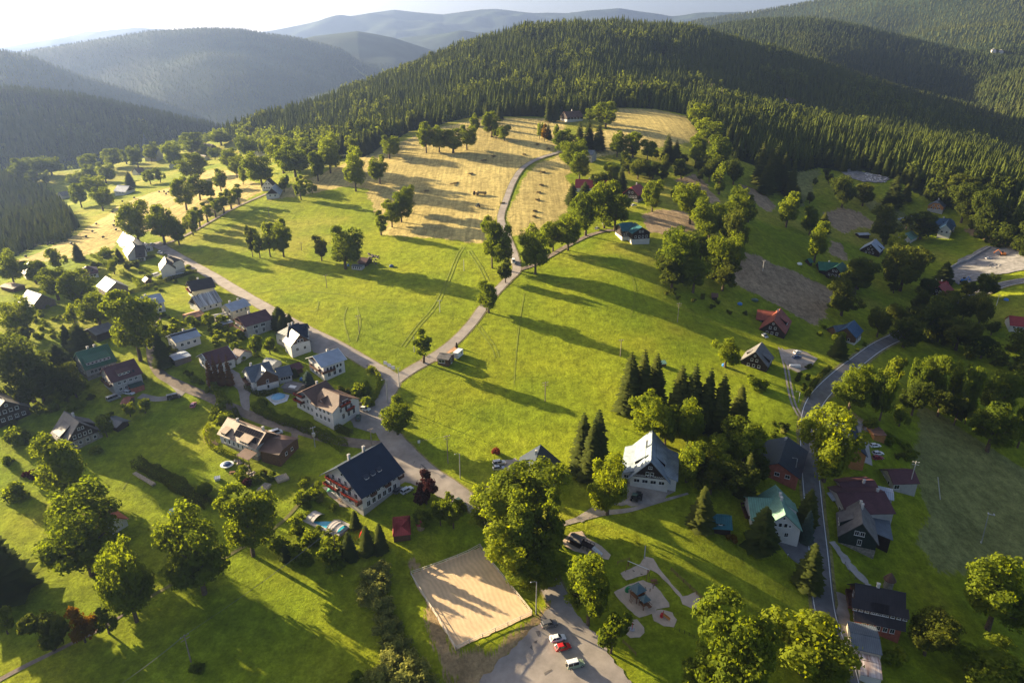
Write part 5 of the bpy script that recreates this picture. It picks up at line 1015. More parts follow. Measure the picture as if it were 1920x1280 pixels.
house('open timber pavilion with flat brown roof in the sunny garden', 'pavilion', [B_((1632,806,1656,806), 6, 2.4, .3, 'brown', 'orange', og=.3, oe=.3)], 'the flat roofed pavilion', 'pavilion')
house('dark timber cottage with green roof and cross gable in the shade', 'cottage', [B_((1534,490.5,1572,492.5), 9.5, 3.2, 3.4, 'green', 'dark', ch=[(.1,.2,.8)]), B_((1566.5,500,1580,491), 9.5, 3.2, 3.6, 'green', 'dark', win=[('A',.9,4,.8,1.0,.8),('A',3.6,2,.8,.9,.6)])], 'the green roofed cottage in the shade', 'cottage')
house('tiny hut with green roof left of the green roofed cottage', 'hut', [B_((1514,485,1521,484), 4, 2.0, 1.5, 'green', 'dark')], 'the tiny green roofed hut', 'hut')
house('dark cottage with grey blue roof and white window rows', 'cottage', [B_((1633.5,457,1643,448), 12, 2.8, 4.8, 'lightblue', 'dark', gable='dark', og=.6, win=[('A',.8,3,.9,1.0,.55),('A',3.2,2,.85,1.0,.55),('A',5.4,1,.5,.5)], dorm=[('R',.2,3.5,.4,.95,1.0)], ch=[(.3,.3,.8)])], 'the grey blue roofed cottage', 'cottage')
house('small lean shed with pale roof above the grey blue roofed cottage', 'shed', [B_((1607,437,1628,436), 5, 2.4, .6, 'lightblue', 'dark')], None, 'shed')
house('small beige chalet with grey hipped roof at the wood edge', 'chalet', [B_((1757,377,1762,373), 10.5, 3.6, 3.8, 'slate', 'orange', hA=.35, win=[('A',1,3,1,1.2),('A',3.2,2,1,1)], ph=1.0, plinth='grey', ch=[(0,0,1.2)])], 'the beige chalet', 'chalet')
house('large house with steel blue roof and white ground floor', 'family_house', [B_((1748,409,1788,410), 12, 5.0, 4.0, 'blue', 'white', gable='wood', hA=.3, hB=.3, ph=1.5, plinth='stone', win=[('R',2.4,6,1,1.3)], ch=[(.1,.3,.9)], sky=[('R',-.1,.5,.6,.9),('R',.3,.5,.6,.9)]), B_((1774,421,1780,410), 8, 5.0, 3.6, 'blue', 'white', win=[('A',2.2,2,1.1,1.4)])], 'the steel blue roofed house')
house('small cottage with bright green roof beside the sunlit maple', 'cottage', [B_((1697,438,1711,432), 9, 2.4, 3.4, 'palegreen', 'white')], 'the small bright green roof', 'cottage')
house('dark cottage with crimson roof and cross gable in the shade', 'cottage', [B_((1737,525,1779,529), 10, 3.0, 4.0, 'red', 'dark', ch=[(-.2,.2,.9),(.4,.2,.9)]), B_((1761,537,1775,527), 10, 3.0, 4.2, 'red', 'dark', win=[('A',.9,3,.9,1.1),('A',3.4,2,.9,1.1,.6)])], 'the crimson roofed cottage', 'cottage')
house('cottage with dull red roof at the right picture edge', 'cottage', [B_((1892,591.5,1926,595), 9.5, 3.0, 3.4, 'red', 'white', win=[('R',1,3,1,1)])], 'the dull red roof at the edge', 'cottage')
house('cottage with crimson roof behind the dark spruces by the hay field', 'cottage', [B_((1079,336,1140,337.5), 11, 3.0, 4.4, 'red', 'white', gable='white', ch=[(-.15,.2,.9)])], 'the crimson roof by the hay field', 'cottage')
house('dark timber cottage with scarlet roof above a white terrace', 'cottage', [B_((1183,350.5,1200,344.5), 11, 4.4, 4.6, 'red', 'dark', hA=.2, ph=1.0, win=[('A',2.0,5,.9,1.1,.85),('A',4.8,2,.9,1.0,.6)], ch=[(.3,.2,1.2)])], 'the scarlet roofed cottage', 'cottage')
house('black timber inn with teal roofs on a whitewashed base', 'inn', [B_((1160,418,1186,416.5), 11, 5.4, 3.2, 'teal', 'dark', ph=1.6, plinth='white', win=[('R',2.4,6,.9,1.2,.9),('R',4.2,3,.8,.8,.5)], hA=.3), B_((1204,426,1190,417), 10.5, 5.4, 3.2, 'teal', 'dark', ph=1.6, plinth='white', win=[('A',2.4,4,.9,1.2,.85),('A',5.6,2,.8,.9,.5)])], 'the teal roofed inn', 'inn')
house('mountain farm with brown roof below the spruce wood', 'farmhouse', [B_((1057,209.5,1088,208), 12, 4.0, 4.6, 'brown', 'dark', ph=1.8, plinth='white', win=[('R',2,4,1.1,1.2)], ch=[(.0,.3,1.4)])], 'the brown mountain farm', 'farmhouse')
house('grey blue house peeping between dark trees above the hay field', 'family_house', [B_((1103,281,1116,282), 9, 5.2, 3.0, 'slate', 'grey', win=[('R',2,3,1,1.4)])], 'the grey blue house between the trees')
house('low shed with brown roof above the garden junk', 'shed', [B_((1334,549,1347,550), 4.5, 2.0, 1.0, 'brown', 'dark')], None, 'shed')
house('small red hipped woodshed with stacked logs', 'woodshed', [B_((735,975,769,971.5), 8, 2.4, 2.0, 'red', 'wood', hA=1, hB=1, og=.2)], 'the red hipped woodshed', 'shed')
house('dark low shed with mauve roof under the meadow trees', 'shed', [B_((676,482,692,484), 7, 2.0, 1.8, 'maroon', 'dark')], 'the mauve roofed meadow shed', 'shed')
house('small white striped trailer hut beside the meadow junk yard', 'trailer_hut', [B_((661,495,681,497), 3.5, 2.0, .4, 'slate', 'grey', og=.2, oe=.2, win=[('R',.4,4,.6,1.3)])], None, 'hut')
house('brown timber kiosk with ribbed grey roof by the meadow road', 'kiosk', [B_((824,661.5,847,665), 5.6, 3.0, .9, 'grey', 'wood', og=.3, oe=.4, win=[('R',1.0,1,2.8,1.2,.1,-.6),('B',.2,1,.9,2.0)])], 'the brown kiosk', 'kiosk')
for (x, y, sh) in ((1862,88,0),(1876,90,1)):
    p = P(x, y, 3); house('far white mountain lodge, ' + ('left' if sh == 0 else 'right') + ' of the two on the high clearing', 'mountain_lodge', [B_((x-2.5,y+3,x+3,y+3.4), 8, 4, 3, 'grey', 'white')], None, 'lodge')
house('far chalet with white gable in the hidden side valley', 'chalet', [B_((1474,184,1488,183), 14, 5, 5, 'brown', 'white')], None, 'chalet')
# church
p = P(293, 300.5); ch = thing('village_church', 'pale stone village church with pointed spire among trees', 'church', p, -.35)
mb = MB(); mb.box(-9, 7, -5, 5, -3, 8); mb.add([(-9,5,8),(-9,-5,8),(-9,0,13.6)], [(0,1,2)]); mb.add([(7,5,8),(7,-5,8),(7,0,13.6)], [(2,1,0)]); mb.box(-14.5, -9.003, -3, 3, -3, 17); mb.build('wall', WMt['grey'], ch)
mb = MB(); mb.slab([(-9.3,0,14),(-9.3,-5.6,7.5),(7.3,-5.6,7.5),(7.3,0,14)], .2); mb.slab([(7.3,0,14),(7.3,5.6,7.5),(-9.3,5.6,7.5),(-9.3,0,14)], .2); mb.build('roof', RM['slate'], ch)
mb = MB(); V = [(-14.8,-3.3,17),(-8.7,-3.3,17),(-8.7,3.3,17),(-14.8,3.3,17),(-11.75,0,30)]; mb.add(V, [(0,1,4),(1,2,4),(2,3,4),(3,0,4)]); mb.bar((-11.75,0,29),(-11.75,0,32),.12); mb.build('spire', RM['slate'], ch)
for i in range(4): window(1.2, 3.2, ch, (-6+i*3.6, -5, 2.5), math.pi)
window(1.4, 3, ch, (-11.75, -3, 9), math.pi)
LAND.append((293, 290, 'the church', 200))
# details on the named houses
rel, ry, xw, hw, wh, zr, sl, W, RH, X, at = PENS[0]['_']
cu = bpy.data.curves.new('t', 'FONT'); cu.body = 'PENSION NA HRANICI'; cu.size = .95; cu.align_x = 'CENTER'; cu.extrude = .03; cu.space_character = 1.1
to = bpy.data.objects.new('t', cu); COL.objects.link(to); me = to.evaluated_get(bpy.context.evaluated_depsgraph_get()).to_mesh().copy(); COL.objects.unlink(to); bpy.data.objects.remove(to)
sg = bpy.data.objects.new('sign_lettering', me); me.materials.clear(); me.materials.append(M_white); link(sg, pens); sg.location = at(-xw-.06, 0, 3.25); sg.rotation_euler = (R(90), 0, ry - math.pi/2)
rel, ry, xw, hw, wh, zr, sl, W, RH, X, at = FARM[0]['_']
sp = MB()
for i in range(10):
    for j in range(2):
        u0, u1 = (.10 + .33*j), (.10 + .33*j + .31); x0 = xw - .6 - (i+1)*1.16; n = Vector((0, -sl, 1)).normalized()*.12
        pts = [Vector((x0, -W*u0, zr-RH*u0)), Vector((x0+1.08, -W*u0, zr-RH*u0)), Vector((x0+1.08, -W*u1, zr-RH*u1)), Vector((x0, -W*u1, zr-RH*u1))]
        o = MB().slab([q + n for q in pts][::-1], .05).build('solar_panel', M_solar, farm); o.location = rel; o.rotation_euler.z = ry
# lean-to porch on the farm
pp = MB(); pp.slab([(4.6,-9.5,2.2),(10.8,-9.5,2.2),(10.8,-5.6,3.0),(4.6,-5.6,3.0)], .15); o = pp.build('porch_roof', RM['brown'], farm); o.location = rel
pp = MB(); [pp.bar((x,-9.2,-2),(x,-9.2,2.35),.1) for x in (4.9,7.7,10.5)]; o = pp.build('porch_post', M_bal, farm); o.location = rel
# conical turret behind the black slatted chalet
p = P(1664, 1102); t = thing('round_turret', 'round stone turret with conical shingle cap behind the black slatted chalet', 'turret', p)
MB().lathe([(1.3,-1),(1.3,3.4),(1.25,3.5)], 0, 14).build('wall', WMt['stone'], t); MB().lathe([(1.8,3.3),(1.0,4.6),(.05,5.9)], 0, 14).build('roof', RM['brown'], t)
p = P(789, 990); t = thing('log_hut', 'small round log stack with red cap beside the red hipped woodshed', 'log stack', p)
MB().lathe([(1.2,-.5),(1.25,1.8)], 0, 14).build('wall', mat('stacked_logs', (.36,.25,.14), .9, .5, 4), t); MB().lathe([(1.5,1.7),(.7,2.5),(.1,2.9)], 0, 14).build('roof', RM['red'], t)
# ------------------------------------------------------------------ vehicles
def paint(name, c, met=0.0): return mat('paint_'+name, c, .28, .03, 2, met, .6)
PAINT = {'white': paint('white',(.75,.75,.74)), 'silver': paint('silver',(.45,.46,.47),.5), 'red': paint('red',(.50,.015,.015)), 'black': paint('black',(.02,.02,.022)), 'grey': paint('grey',(.13,.13,.135),.3),
         'blue': paint('blue',(.03,.07,.18)), 'green': paint('green',(.05,.10,.07)), 'palegreen': paint('palegreen',(.28,.36,.24)), 'pink': paint('pink',(.62,.20,.28)), 'darkred': paint('darkred',(.28,.02,.03)), 'brightblue': paint('brightblue',(.05,.20,.55)), 'orange': paint('orange',(.70,.22,.04))}
M_tyre = mat('tyre', (.02,.02,.02), .9, .1, 4); M_lamp = mat('lamp_lens', (.65,.65,.62), .2, .05, 4); M_tail = mat('tail_lens', (.35,.02,.02), .3, .05, 4)
VDIM = {'car': (4.2,1.76,.88,1.45,(-1.95,.95),(-1.45,.15)), 'estate': (4.6,1.8,.92,1.52,(-2.2,1.0),(-1.95,.25)), 'suv': (4.5,1.88,1.05,1.75,(-2.2,.95),(-1.95,.3)), 'van': (5.0,1.95,1.15,2.1,(-2.45,1.7),(-2.4,1.1)), 'jeep': (4.5,1.8,1.1,1.98,(-2.2,.75),(-2.15,.65))}
VM = {}
def vehicle(px1, py1, px2, py2, col, kd, label, roofc=None):
    a, b = P(px1, py1, .6), P(px2, py2, .6); c = (a+b)/2; z = gz(c.x, c.y) + lift(c) + .03; L, Wd, zb, zt, (b0, b1), (t0, t1) = VDIM[kd]
    t = thing({'van':'parked_van','jeep':'off_road_car'}.get(kd,'parked_car'), label, 'van' if kd == 'van' else 'car', (c.x, c.y, z), math.atan2(b.y-a.y, b.x-a.x), 'parked vehicles')
    h = L/2; w2 = Wd/2
    def loft(sec):   # sections: (x, half width low, z low, half width high, z high)
        V = []; F = []
        for x, wl, zl, wh_, zh in sec: V += [(x,-wl,zl),(x,wl,zl),(x,wl*1.02,(zl+zh)/2),(x,wh_,zh),(x,-wh_,zh),(x,-wl*1.02,(zl+zh)/2)]
        for i in range(len(sec)-1): F += [(i*6+j, i*6+(j+1)%6, (i+1)*6+(j+1)%6, (i+1)*6+j) for j in range(6)]
        return V, F + [(5,4,3,2,1,0), tuple((len(sec)-1)*6+j for j in range(6))]
    zh = zb - .12
    V, F = loft([(-h,w2*.86,.38,w2*.80,zb-.08),(-h+.12,w2*.96,.30,w2*.90,zb),(-h+.9,w2,.26,w2*.94,zb+.02),(b1-.1,w2,.26,w2*.94,zb),(h-.5,w2*.98,.26,w2*.88,zh),(h-.1,w2*.92,.32,w2*.80,zh-.10),(h,w2*.82,.40,w2*.74,zh-.22)])
    nmesh('body', V, F, PAINT[col], t)
    V = [(b0,-w2*.90,zb-.02),(b1,-w2*.90,zb-.02),(b1,w2*.90,zb-.02),(b0,w2*.90,zb-.02),(t0,-w2*.74,zt-.06),(t1,-w2*.74,zt-.06),(t1,w2*.74,zt-.06),(t0,w2*.74,zt-.06)]
    nmesh('windows', V, [(0,1,5,4),(1,2,6,5),(2,3,7,6),(3,0,4,7)], M_pane, t)
    mb = MB(); mb.add([(t0-.03,-w2*.76,zt-.07),(t1+.05,-w2*.76,zt-.07),(t1+.05,w2*.76,zt-.07),(t0-.03,w2*.76,zt-.07),(t0+.1,-w2*.62,zt),(t1-.1,-w2*.62,zt),(t1-.1,w2*.62,zt),(t0+.1,w2*.62,zt)], [(3,2,1,0),(4,5,6,7),(0,1,5,4),(1,2,6,5),(2,3,7,6),(3,0,4,7)])
    for s in (-1, 1):
        mb.bar((b1,s*w2*.9,zb),(t1,s*w2*.75,zt-.05),.045,n=4); mb.bar((b0,s*w2*.9,zb),(t0,s*w2*.75,zt-.05),.06,n=4); mb.bar(((b0+b1)/2-.1,s*w2*.9,zb),((t0+t1)/2-.1,s*w2*.76,zt-.05),.05,n=4)
    mb.build('car_roof', PAINT[roofc or col], t)
    for x in (-h+.85, h-.8):
        for s in (-1, 1):
            r_ = .33 if kd not in ('suv','jeep') else .38; q = MB(); q.bar((0,-.1,0),(0,.1,0),r_,0,14); q.bar((0,s*.101-.01,0),(0,s*.101+.01,0),r_*.6,1,10); q.build('wheel', [M_tyre, M_met], t, (x, s*(w2-.08), r_))
    for s in (-1, 1):
        MB().box(-.04,.04,-.17,.17,-.07,.07).build('headlight', M_lamp, t, (h-.10, s*w2*.62, zh-.16)); MB().box(-.04,.04,-.14,.14,-.09,.09).build('tail_light', M_tail, t, (-h+.02, s*w2*.64, zb-.2))
    if kd == 'jeep': MB().bar((-h-.22,0,.95),(-h-.02,0,.95),.36,0,14).build('spare_wheel', M_tyre, t)
    LAND.append((*proj(c), None, 0)); return t
for a in [(1015,1173.5,1045,1165.5,'grey','suv','dark grey estate car, topmost of the parking lot row'), (1031.6,1200,1060,1192,'white','car','white hatchback parked beside the red car'), (1040.8,1217,1070,1208,'red','car','bright red car on the parking lot'), (1063,1249.6,1094.6,1240.5,'palegreen','jeep','pale green off-road car with white roof and spare wheel','white'),
 (677,765,692,768,'white','car','white car crossing the pension yard entrance'), (663,752.5,679,753,'white','estate','white and maroon estate car under the clipped garden hedge'), (671,789,672.5,776,'green','estate','dark green estate car right of the curved gable'), (621,793,632,796,'black','car','black car at the corner of the brown roofed pension'),
 (743,922,752.5,916,'grey','car','grey car beside the navy roofed guest house'), (754,925,772,913,'white','suv','white large car by the purple leaved tree'), (927,869.5,945,866,'silver','suv','silver blue car, upper of two on the grey drive'), (926,878,945,876,'silver','car','silver car, lower of two on the grey drive'),
 (234,735,250,738,'white','estate','white car in front of the red porch wall'), (207,750,219,744,'silver','van','pale van in the shade beside the orange roofed hut'), (314,748,338,741,'black','van','black van with silver roof on the shaded lawn','silver'), (361,763,364,755,'pink','car','small pink car on the sunny verge of the lower lane'),
 (289,519,299,515,'white','van','white van below the white villa basement'), (297,476,304,471,'white','car','white car by the roadside, upper of two near the dark villa'), (301,479,309,474,'silver','car','silver car by the roadside, lower of two near the dark villa'), (511,814,522,810,'white','van','small white van behind the long farmhouse'),
 (1113,433,1127,425,'silver','car','silver car under the trees left of the teal roofed inn'), (1128,422,1140,418,'white','car','white car nearest to the teal roofed inn'), (1183,386.5,1194,385,'white','car','white car below the scarlet roofed cottage'), (1429,625,1440,635,'silver','car','silver car at the corner of the brick red cottage'),
 (1486,661,1504,660,'white','car','white car on the gravel lot beside a blue one'), (1485,669.5,1503,670,'blue','estate','dark blue car on the gravel lot'), (1629,832,1652,838,'white','car','white car on the lawn nearest the pavilion'), (1636,847,1656,852,'white','car','white car parked against the dark red car'), (1634,855,1658,861,'darkred','car','dark red car on the shaded lawn'),
 (963,486,963,497,'white','van','white van coming down the meadow road between trees'), (1848,486,1858,484,'white','car','white car on the grey construction site'), (1701,588,1712,586,'blue','car','dark blue car on the narrow shaded lane'), (855,935,869,947,'green','car','dark car half hidden by the tree near the road end'), (280,461,290,457,'silver','car','silver car behind the small white garage')]:
    vehicle(*a)
# ------------------------------------------------------------------ poles, masts, lamps
M_pole = mat('pole_timber', (.30,.24,.18), .9, .25, 1, sc3=(1,1,.3)); M_grey = mat('pole_concrete', (.50,.48,.45), .85, .1, 1)
def pole(px, pyb, pyt, label, kd='arm', m=None, lean=0.0, name='utility_pole', cat='pole'):
    p = P(px, pyb); s = mpp(p); a = math.atan2(CAM_Z-p.z, math.hypot(p.x, p.y)); h = (pyb-pyt)*s/math.cos(a); m = m or M_pole
    t = thing(name, label, cat, p, math.atan2(p.x, -p.y) + .3, 'poles and masts'); r = .19
    o = MB().bar((0,0,-.6),(lean*h,0,h), r, 0, 8, r*.7).build('mast', m, t)
    if kd == 'arm':
        for k in range(1 if h < 8 else 2):
            MB().box(lean*h-1.1, lean*h+1.1, -.07, .07, h-.35-k*1.0, h-.2-k*1.0).build('crossarm', m, t)
        for x in (-.95, 0, .95): MB().lathe([(.05,0),(.09,.08),(.06,.25)],0,8).build('insulator', M_grey, t, (lean*h+x, 0, h-.2 if x else h))
    elif kd == 'lamp':
        o = MB(); o.bar((0,0,h-.05),(.5,0,h+.25),.05); o.bar((.5,0,h+.25),(1.5,0,h+.3),.05); o.build('lamp_arm', m, t); MB().lathe([(.12,0),(.20,.1),(.06,.18)],0,8).build('lamp_head', M_met, t, (1.5,0,h+.16))
    elif kd == 'dual':
        for s_ in (-1, 1): MB().bar((0,0,h),(s_*1.0,0,h+.1),.05).build('lamp_arm', m, t); 
    elif kd == 'lift':
        MB().box(-.8,.8,-.15,.15,h-.2,h).build('crossarm', M_met, t); MB().box(-1.0,-.6,-.5,.5,h,h+.25).build('pulley_set', M_met, t); MB().box(.6,1.0,-.5,.5,h,h+.25).build('pulley_set', M_met, t); MB().box(-.05,.35,-.15,.15,.2,.9).build('control_box', M_white, t)
    elif kd == 'trafo':
        MB().box(-.5,.5,-.4,.4,h*.55,h*.55+1.3).build('transformer', M_met, t); MB().box(-1.0,1.0,-.06,.06,h-.3,h-.15).build('crossarm', M_met, t)
        for x in (-.8,0,.8): MB().lathe([(.06,0),(.11,.1),(.06,.35)],0,8).build('insulator', M_grey, t, (x,0,h-.15))
    return t, p + Vector((lean*h, 0, h))
_, top1 = pole(840,868,818,'tall timber pole with two crossarms on the grass by the grey drive')
for a in [(1022,752,717,'timber pole standing alone in the big meadow above the navy pyramid roof'),(1163,668,637,'timber pole in the meadow behind the tall spruces'),(1270,604,569,'tall pale timber pole with crossarm in the sunlit right meadow'),(674,625,592,'timber pole in the left meadow near the mown loops'),
  (613,540,516,'thin timber pole below the meadow tree clump'),(566,470,455,'timber pole right of the round clump of meadow trees'),(697,834,804,'timber pole behind the ridge of the navy roofed guest house'),(505,407,389,'thin pole in the upper left of the meadow')]: pole(*a)
pole(749,726,690,'pale concrete pole with lamp at the road junction','dual',M_grey)
for a in [(870,508,487,'slim pale mast high in the meadow by the wheel tracks','plain'),(825,585,563,'slim pale mast in the meadow left of the road tree','arm'),(777,660,632,'white mast beside the slim roadside tree','plain'),(1702,923,864,'tall grey pole with crossarms behind the small maroon roofed house','arm'),(1675,546,522,'pale pole by the dark lane in the shade','plain'),(1868,573,553,'grey mast with crossarm at the right edge of the valley','arm'),(1208,1047,1024,'grey pole at the top of the playground','plain'),(1430,508,488,'thin lattice mast in the brown stubble field','arm')]: pole(a[0],a[1],a[2],a[3],a[4],M_grey)
for a in [(727,755,712,'thin street lamp at the bend below the road junction'),(863,897,852,'curved street lamp on the grass beside the tall timber pole'),(1487,903,860,'curved street lamp beside the navy roofed brick house'),(1005,1151,1096,'street lamp at the corner of the riding arena'),(1497,754,735,'small street lamp where the gravel track joins the main road')]: pole(a[0],a[1],a[2],a[3],'lamp',M_met,0,'street_lamp','street lamp')
pole(1840,1018,962,'grey ski lift pylon in the mown meadow','lift',M_met,.06,'lift_pylon','pylon'); pole(1764,936,896,'slanting bare pole in the mown meadow','plain',M_grey,.32)
pole(591,838,801,'pole with grey transformer beside the lower lane','trafo',M_met)
_, tA = pole(358,1240,1192,'timber pole with three wires in the bush at the lower left','arm'); _, tB = pole(630,1040,992,'dark timber pole beside the arched pool cover','arm')
M_wire = mat('wire', (.16,.16,.15), .5, .05, 1)
def cable(a, b, label):
    mb = MB(); n = 14; pr = None
    for i in range(n+1):
        q = a.lerp(b, i/n); q.z -= 4*.9*(i/n)*(1-i/n)
        if pr is not None: mb.bar(pr, q, .022, 0, 4, cap=False)
        pr = q
    tag(mb.build('power_cable', M_wire), label, 'cable', 'overhead cables')
far_ = P(150, 1330, 9)
for k, nm in ((-1,'upper'),(0,'middle'),(1,'lower')):
    o_ = Vector((k*.55, k*.75, 0)); cable(tA+o_, tB+o_, nm + ' of three wires from the lower left pole to the pool pole'); cable(tA+o_, far_+o_, nm + ' of three wires running from the lower left pole out of the picture')
cable(top1, P(697,834,9.5), 'single wire between the tall timber pole and the guest house roof')
# ------------------------------------------------------------------ fences
def fence(pix, label, m, h=1.2, rails=3, gap=2.5, name='fence', pr=.07, rr=.05, cat='fence'):
    L = resample([tuple(P(*q))[:2] for q in pix], gap); o0 = Vector((L[0][0], L[0][1], gz(*L[0]))); t = thing(name, label, cat, o0, 0, 'fences')
    pts = [Vector((x, y, gz(x, y))) - o0 for x, y in L]
    for q in pts: MB().box(-pr,pr,-pr,pr,-.3,h+.1).build('post', m, t, q)
    for i in range(rails):
        mb = MB()
        for a, b in zip(pts, pts[1:]): mb.bar(a + Vector((0,0,h*(i+1)/rails)), b + Vector((0,0,h*(i+1)/rails)), rr, 0, 4)
        mb.build('rail', m, t)
    return t
M_fw = mat('fence_white', (.66,.58,.46), .7, .12, 1.0); M_fb = mat('fence_brown', (.24,.13,.06), .8, .2, 1.0)
AR = [(770,1077),(900,1025),(998,1152),(855,1218)]
for i, nm in enumerate(['back','right','front','left']): fence([AR[i], AR[(i+1)%4]], 'pale rail fence along the %s side of the sand riding arena' % nm, M_fw, 1.2, 2, 3.6, 'paddock_fence', .10, .085)
fence([(1258,1070),(1275,1086),(1318,1126)], 'brown slatted fence on the right of the playground', M_fb, 1.3, 4, 2.2, 'slat_fence'); fence([(1168,1204),(1192,1228)], 'short brown fence at the bottom of the playground', M_fb, 1.1, 3, 2.0, 'slat_fence'); fence([(1158,1057),(1180,1050)], 'short brown fence beside the swing frame', M_fb, 1.0, 2, 2.0, 'slat_fence')
fence([(1265,1180),(1292,1192),(1310,1200)], 'dark thin fence at the foot of the playground slope', WMt['dark'], 1.1, 2, 1.2, 'wire_fence', .04, .02)
fence([(1584,1058),(1600,1085),(1620,1098)], 'thin fence along the sloping drive by the dark green chalet', WMt['barngrey'], 1.0, 2, 2.0, 'drive_fence', .05, .03)
# ------------------------------------------------------------------ playground
def at_px(px, py, dz=0): p = P(px, py); p.z += lift(p)*.8 + dz; return p
def heading(x1, y1, x2, y2): a, b = P(x1, y1), P(x2, y2); return math.atan2(b.y-a.y, b.x-a.x)
M_tim = mat('play_timber', (.22,.10,.045), .8, .2, 1.5); M_gr = mat('green_plastic', (.02,.28,.08), .35, .05, 2); M_rp = mat('red_plastic', (.55,.02,.02), .35, .05, 2); M_or = mat('orange_plastic', (.65,.25,.03), .35, .05, 2); M_bl = mat('grey_blue_roof', (.10,.16,.17), .5, .1, 1)
t = thing('swing_frame', 'timber swing frame with white top beam on sand', 'swing', at_px(1195,1076), heading(1176,1066,1203,1080)); l_ = 3.2
for s in (-1, 1):
    for q in (-1, 1): MB().bar((s*l_, q*1.3, -.2), (s*l_*.92, 0, 3.2), .10).build('leg', M_tim, t)
MB().bar((-l_,0,3.2),(l_,0,3.2),.09).build('top_beam', M_white, t)
for x in (-1.2, 1.2):
    q = MB(); q.box(x-.3,x+.3,-.12,.12,.55,.6); q.build('seat', M_tyre, t); q = MB(); [q.bar((x+d,0,.6),(x+d,0,3.15),.02,0,4) for d in (-.27,.27)]; q.build('chain', M_met, t)
t = thing('climbing_tower', 'timber climbing tower with grey roof and green tube slide', 'climbing frame', at_px(1194,1122), heading(1190,1112,1206,1130))
for x in (-1.2, 1.2):
    for y in (-1.2, 1.2): MB().bar((x,y,-.2),(x,y,3.6),.11).build('post', M_tim, t)
MB().box(-1.4,1.4,-1.4,1.4,1.5,1.65).build('platform', M_tim, t); q = MB(); [q.box(-1.35,1.35,y-.04,y+.04,1.65,2.5) for y in (-1.35,1.35)]; q.box(1.31,1.39,-1.3,1.3,1.65,2.5); q.build('railing', M_tim, t)
q = MB(); V = [(-1.8,-1.8,3.5),(1.8,-1.8,3.5),(1.8,1.8,3.5),(-1.8,1.8,3.5),(0,0,4.9)]; q.add(V, [(0,1,4),(1,2,4),(2,3,4),(3,0,4),(3,2,1,0)]); q.build('roof', M_bl, t)
q = MB(); pr = None
for i in range(13):
    a = i/12*3.6; c = Vector((-1.5-.9*math.sin(a)-.16*i, .9*math.cos(a)-.6+.05*i, 2.3-2.0*i/12))
    if pr is not None: q.bar(pr, c, .45, 0, 10)
    pr = c
q.build('tube_slide', M_gr, t); q = MB(); q.box(1.4,5.4,-.5,.5,1.3,1.42); [q.bar((1.4,y,2.0),(5.4,y,2.0),.05) for y in (-.5,.5)]; q.build('bridge', M_tim, t)
q = MB(); [q.bar((-.4+.4*i,-1.5-.9,-.1),(-.4+.4*i,-1.4,1.6),.06) for i in range(3)]; q.build('ladder', M_tim, t)
t = thing('small_tower', 'small timber play tower with pointed grey roof beside the climbing tower', 'climbing frame', at_px(1207,1137), .5)
for x in (-.9,.9):
    for y in (-.9,.9): MB().bar((x,y,-.2),(x,y,2.9),.10).build('post', M_tim, t)
MB().box(-1,1,-1,1,1.2,1.32).build('platform', M_tim, t); q = MB(); q.add([(-1.3,-1.3,2.8),(1.3,-1.3,2.8),(1.3,1.3,2.8),(-1.3,1.3,2.8),(0,0,3.9)], [(0,1,4),(1,2,4),(2,3,4),(3,0,4),(3,2,1,0)]); q.build('roof', M_bl, t)
t = thing('balance_posts', 'row of timber balance posts with slack rope in the sand', 'climbing frame', at_px(1216,1115), .2)
for i, (x, y, h) in enumerate([(-2,0,1.6),(-.8,.6,2.4),(.8,1.0,1.2),(2.0,1.8,1.8),(2.8,2.6,2.2)]): MB().bar((x,y,-.2),(x,y,h),.09).build('post', M_tim, t)
q = MB(); q.bar((-2,0,1.5),(-.8,.6,2.2),.04); q.bar((-.8,.6,2.2),(.8,1,1.1),.04); q.bar((.8,1,1.1),(2,1.8,1.7),.04); q.build('rope', M_met, t)
t = thing('toddler_slide', 'small red and orange plastic toddler slide on pale sand', 'slide', at_px(1245,1158), -.5)
q = MB(); q.slab([(-.3,-.35,1.1),(1.6,-.35,.2),(1.6,.35,.2),(-.3,.35,1.1)],.08); q.bar((-.3,-.35,1.2),(1.6,-.35,.3),.07); q.bar((-.3,.35,1.2),(1.6,.35,.3),.07); q.build('chute', M_or, t); q = MB(); q.box(-1.0,-.3,-.45,.45,0,1.1); q.build('steps', M_rp, t); q = MB(); q.bar((-.4,-.4,1.1),(-.4,.4,1.9),.1); q.bar((-.4,.4,1.1),(-.4,-.4,1.9),.1); q.build('arch', M_rp, t)
t = thing('spinning_post', 'red spinning post on the round sand patch', 'playground toy', at_px(1185,1181)); MB().bar((0,0,-.2),(0,0,2.3),.09).build('mast', M_rp, t); MB().lathe([(.7,.25),(.7,.33)],0,16).build('footplate', M_met, t)
t = thing('pirate_playhouse', 'long dark timber playhouse with two white slides', 'climbing frame', at_px(1094,1025), heading(1078,1012,1128,1040))
q = MB(); q.box(-4,-.5,-1.4,1.4,0,2.0); q.build('cabin', WMt['dark'], t); q = MB(); q.slab([(-4.3,-1.7,2.0),(-.2,-1.7,2.0),(-.2,0,3.0),(-4.3,0,3.0)],.12); q.slab([(-4.3,0,3.0),(-.2,0,3.0),(-.2,1.7,2.0),(-4.3,1.7,2.0)],.12); q.build('roof', RM['grey'], t)
q = MB(); q.box(-.5,3.2,-1.0,1.0,1.3,1.45); [q.bar((x,y,0),(x,y,2.2),.08) for x in (.5,1.8,3.1) for y in (-1,1)]; [q.bar((-.5,y,2.1),(3.2,y,2.1),.05) for y in (-1,1)]; q.build('deck', WMt['dark'], t)
